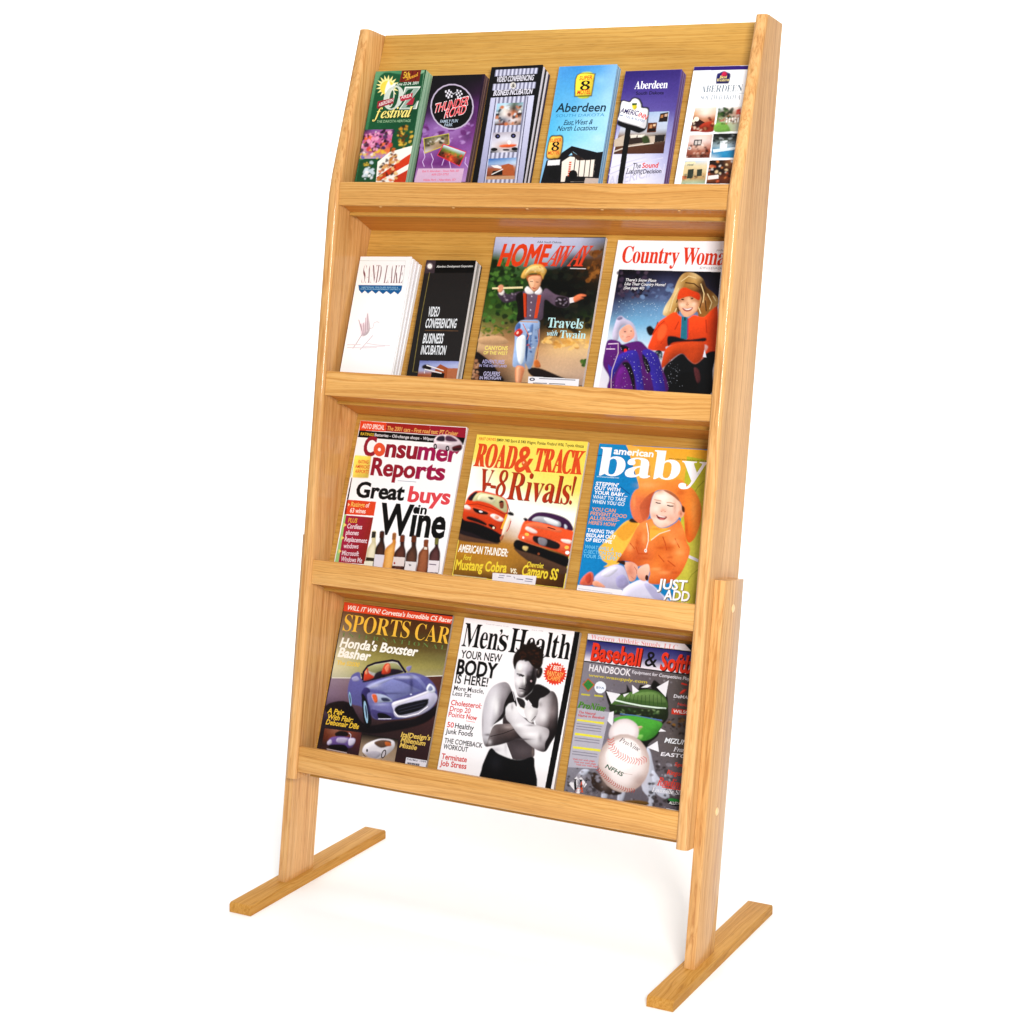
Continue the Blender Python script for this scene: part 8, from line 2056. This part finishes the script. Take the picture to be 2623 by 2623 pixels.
            if over > 0:                          # heavier still: the same letters struck thrice, a hair apart
                reps = [-over * sx, 0.0, over * sx]
            for e in reps:
                self.z += 0.5
                for fs in groups:
                    if k == "T":
                        for a, b, c in fs:
                            self.tri(*[(P[i][0] + dx * e, P[i][1] + dy * e) + P[i][2:] for i in (a, b, c)])
                        continue
                    use = {}                       # lettering that a picture overlaps goes under it, as dots
                    for f in fs:
                        for i in range(3):
                            key = tuple(sorted((f[i], f[(i + 1) % 3])))
                            use[key] = use.get(key, 0) + 1
                    ed = [((P[a][0] + dx * e, P[a][1] + dy * e), (P[b][0] + dx * e, P[b][1] + dy * e)) for (a, b), n in use.items() if n == 1]
                    if ed:
                        sl, mk = self.cover_of(edges=ed, ss=3)
                        if sl is not None:
                            self.lay(sl, mk, np.array(r))

    def mesh(self, name, bend):
        """The finished sheet; bend(x, y) lifts it a little, as paper does."""
        yy, xx = np.mgrid[0:self.ny, 0:self.nx]
        gx, gy = xx.ravel() * self.sx, -yy.ravel() * self.sy
        n0 = len(gx)
        ov = np.array(self.v, float).reshape(-1, 3)
        x = np.concatenate([gx, ov[:, 0]])
        y = np.concatenate([gy, ov[:, 1]])
        z = np.concatenate([np.zeros(n0), ov[:, 2]]) + bend(x / self.w, 1 + y / self.h)
        co = np.stack([x - self.w / 2, y + self.h, z], 1)
        i = (yy[:-1, :-1] * self.nx + xx[:-1, :-1]).ravel()
        quads = np.stack([i, i + self.nx, i + self.nx + 1, i + 1], 1)
        loops = np.concatenate([quads.ravel(), np.array([k + n0 for f in self.f for k in f], int)])
        tot = np.concatenate([np.full(len(quads), 4), np.array([len(f) for f in self.f], int)]).astype(int)
        start = np.concatenate([[0], np.cumsum(tot)[:-1]])
        me = bpy.data.meshes.new(name)
        me.vertices.add(len(co))
        me.vertices.foreach_set("co", co.ravel().astype(np.float32))
        me.loops.add(len(loops))
        me.loops.foreach_set("vertex_index", loops.astype(np.int32))
        me.polygons.add(len(tot))
        me.polygons.foreach_set("loop_start", start.astype(np.int32))
        me.update(calc_edges=True)
        at = me.color_attributes.new("ink", "FLOAT_COLOR", "POINT")
        col = np.ones((len(co), 4), np.float32)
        col[:n0, :3] = np.clip(self.a.reshape(-1, 3), 0, 1) ** DENSE * INK
        if len(self.c):
            col[n0:] = np.array(self.c)
        at.data.foreach_set("color", col.ravel())
        return me


def pairs(a):
    return [(a[i] * 1e-4, a[i + 1] * 1e-4) for i in range(0, len(a), 2)]


def smooth(p, sub=4):
    n = len(p)
    out = []
    for i in range(n):
        a, b, c, d = p[i - 1], p[i], p[(i + 1) % n], p[(i + 2) % n]
        for k in range(sub):
            t = k / sub
            out.append(tuple(0.5 * (2 * b[m] + (c[m] - a[m]) * t + (2 * a[m] - 5 * b[m] + 4 * c[m] - d[m]) * t * t
                                    + (3 * b[m] - a[m] - 3 * c[m] + d[m]) * t ** 3) for m in range(2)))
    return out


# ------------------------------------------------------------------ brochures and magazines
def frame(tier, off, u, d, a):
    o = EV * BACKS[tier] + EW * WB + TN * off + EU * u + TU * d
    ex = EU * math.cos(a) + TU * math.sin(a)
    ey = TU * math.cos(a) - EU * math.sin(a)
    return o, ex, ey


def board_level(tier, off):
    lb = LIPS[tier][1]
    if tier < 3:
        p = EV * (lb + 0.0015) + EW * (-0.018) + TU * 0.0125
    else:
        p = EV * (lb + 0.0155) + EW * (-0.045)
    return (p - EV * BACKS[tier] - EW * WB).dot(TU) + 0.0006


def block(name, w, h, t, mat, parent=None, round_=0.0006):
    """Folded leaves: a thin block lying behind its front sheet, origin at the middle of the bottom edge."""
    bm = bmesh.new()
    g = 0.0003
    vs = [bm.verts.new(p) for z in (-t, -0.00025) for p in ((-w / 2 + g, g, z), (w / 2 - g, g, z), (w / 2 - g, h - g, z), (-w / 2 + g, h - g, z))]
    for f in ((3, 2, 1, 0), (4, 5, 6, 7), (0, 1, 5, 4), (1, 2, 6, 5), (2, 3, 7, 6), (3, 0, 4, 7)):
        bm.faces.new([vs[i] for i in f])
    bmesh.ops.bevel(bm, geom=[e for e in bm.edges if abs(e.verts[0].co.z - e.verts[1].co.z) > t * 0.5], offset=round_, segments=2, profile=0.5, affect="EDGES")
    me = bpy.data.meshes.new(name)
    bm.to_mesh(me)
    bm.free()
    return link(name, me, mat, parent)


PAPER = {}


def paper_of(col):
    if col not in PAPER:
        PAPER[col] = paper("paper_" + col.strip("#"), [c * INK for c in lin(col)], 0.10)
    return PAPER[col]


def place(root_name, tier, off, u, d, a, w, h_extra=0.0):
    o, ex, ey = frame(tier, off, u, d, a)
    h = d - board_level(tier, off) + h_extra
    base = o + ex * (w / 2) - ey * h
    m = Matrix((ex, ey, TN)).transposed().to_4x4()
    m.translation = base
    return empty(root_name, m), h, m


# id: label, group, edge colour, leaves behind: (count, edge colours, sideways mm, lower mm, turn deg)
ITEMS = {
    "b1": ("green festival brochure with yellow sun and big silver letters", ("#9fc0a4", 8, ["#8fb598", "#a8c8ac", "#7fa88a"], 0.5, 1.0, -0.2), "leaflets stacked behind the green festival brochure", "pale green leaflet edge stacked behind the green festival brochure"),
    "b2": ("purple stormy brochure with a black round racing badge and lightning", ("#4a3240", 6, ["#6a4a4c", "#3a2a34", "#8a6a60"], 0.5, 1.0, 0.1), "leaflets stacked behind the purple stormy brochure", "dark leaflet edge stacked behind the purple stormy brochure with round badge"),
    "b3": ("silver ribbed brochure with black border and three small photos in a column", ("#1a181e", 4, ["#dcd8e4", "#141218", "#e6e2ec", "#2a2440"], 3.5, 7.0, -0.7), "leaflets stacked behind the silver ribbed brochure", "black and white leaflet edge fanned behind the silver ribbed brochure"),
    "b4": ("sky blue motel brochure with yellow number eight sign", ("#8cbcdf", 6, ["#90bde2", "#6a90b4", "#a8cce8"], 0.4, 0.8, 0.1), "leaflets stacked behind the sky blue motel brochure", "light blue leaflet edge stacked behind the sky blue motel brochure"),
    "b5": ("violet inn brochure with black pole sign in front of a hotel photo", ("#6a5290", 7, ["#6a4a84", "#4a3470", "#8a78ac"], 0.6, 1.2, 0.1), "leaflets stacked behind the violet inn brochure", "violet leaflet edge stacked behind the violet inn brochure with pole sign"),
    "b6": ("white hotel brochure with purple top stripe and six small photos", ("#eceaf0", 4, ["#eceaf0", "#d8d6de"], 0.3, 0.8, 0.0), "leaflets stacked behind the white hotel brochure", "white leaflet stacked behind the white hotel brochure with purple top stripe"),
    "b7": ("white leaflet with thin maroon lettering, blue zigzag banner and crane sketch", ("#f8f6fa", 3, ["#fbfafc", "#f4f1f6", "#fcfbfd"], 5.0, 4.0, -1.3), "leaflets stacked behind the crane sketch leaflet", "plain white leaflet fanned behind the crane sketch leaflet"),
    "b8": ("black leaflet with tall white lettering and gold line on second tier", ("#d8d6d8", 5, ["#e8e6e8", "#8a8a88", "#a8a8a6", "#e0dee0", "#2a2828"], 1.8, 3.2, -0.3), "leaflets stacked behind the black leaflet", "grey and white leaflet edge stacked behind the black leaflet with gold line"),
    "m1": ("travel magazine with a boy in straw hat walking on a log", "#d8d4da"),
    "m2": ("white magazine with red title, smiling woman in orange jacket and child in snow", "#e6e4ea"),
    "m3": ("white magazine with huge black wine headline and row of bottles", "#dcd8e0"),
    "m4": ("yellow car magazine with two red cars side by side", "#d4ccc8"),
    "m5": ("parenting magazine with a baby in an orange floppy hat", "#d8d4d8"),
    "m6": ("brown car magazine with a silver blue open sports car", "#a89c94"),
    "m7": ("white fitness magazine with a black and white man crossing his arms", "#b8aca4"),
    "m8": ("grey sports handbook with a large baseball bursting through the cover", "#c8c4c8"),
}

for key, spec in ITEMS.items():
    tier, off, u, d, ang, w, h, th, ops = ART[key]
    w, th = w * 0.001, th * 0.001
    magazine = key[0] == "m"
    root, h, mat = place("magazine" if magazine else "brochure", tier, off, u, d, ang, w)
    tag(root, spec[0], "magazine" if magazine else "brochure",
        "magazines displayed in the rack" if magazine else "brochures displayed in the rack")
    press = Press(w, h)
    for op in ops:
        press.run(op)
    rb = random.Random(key)
    lift, curl, bow = rb.uniform(0.0006, 0.0016), rb.uniform(0.0008, 0.0030), rb.uniform(0.0, 0.0008)
    if not magazine:
        lift, curl, bow = 0.0003, rb.uniform(0.0, 0.0006), 0.0002

    def bend(s, t):
        return lift * np.clip(s, 0, 1) ** 3 + curl * np.clip(s, 0, 1) ** 5 * np.clip(t, 0, 1) ** 5 + bow * np.sin(np.pi * np.clip(s, 0, 1))

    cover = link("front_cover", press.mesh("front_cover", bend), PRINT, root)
    if magazine:
        block("page_block", w, h, th, paper_of(spec[1]), root)
        continue
    edge, n, cols, side, low, turn = spec[1]
    block("folded_panels", w, h, th, paper_of(edge), root)
    pitch = (off - th - 0.0006) / n
    for i in range(n):
        k = (i + 1) / n
        o2 = off - th - i * pitch - 0.0003
        bend = ang + math.radians(turn) * k
        du = side * 0.001 * k + math.sin(math.radians(-turn) * k) * h * 0.5
        r2, h2, m2 = place("brochure", tier, o2, u + du, d - low * 0.001 * k, bend, w)
        bpy.data.objects.remove(r2)
        leaf = block("brochure", w, h2, max(pitch - 0.0001, 0.0008), paper_of(cols[i % len(cols)]))
        leaf.matrix_world = m2
        tag(leaf, spec[3], "brochure", spec[2])
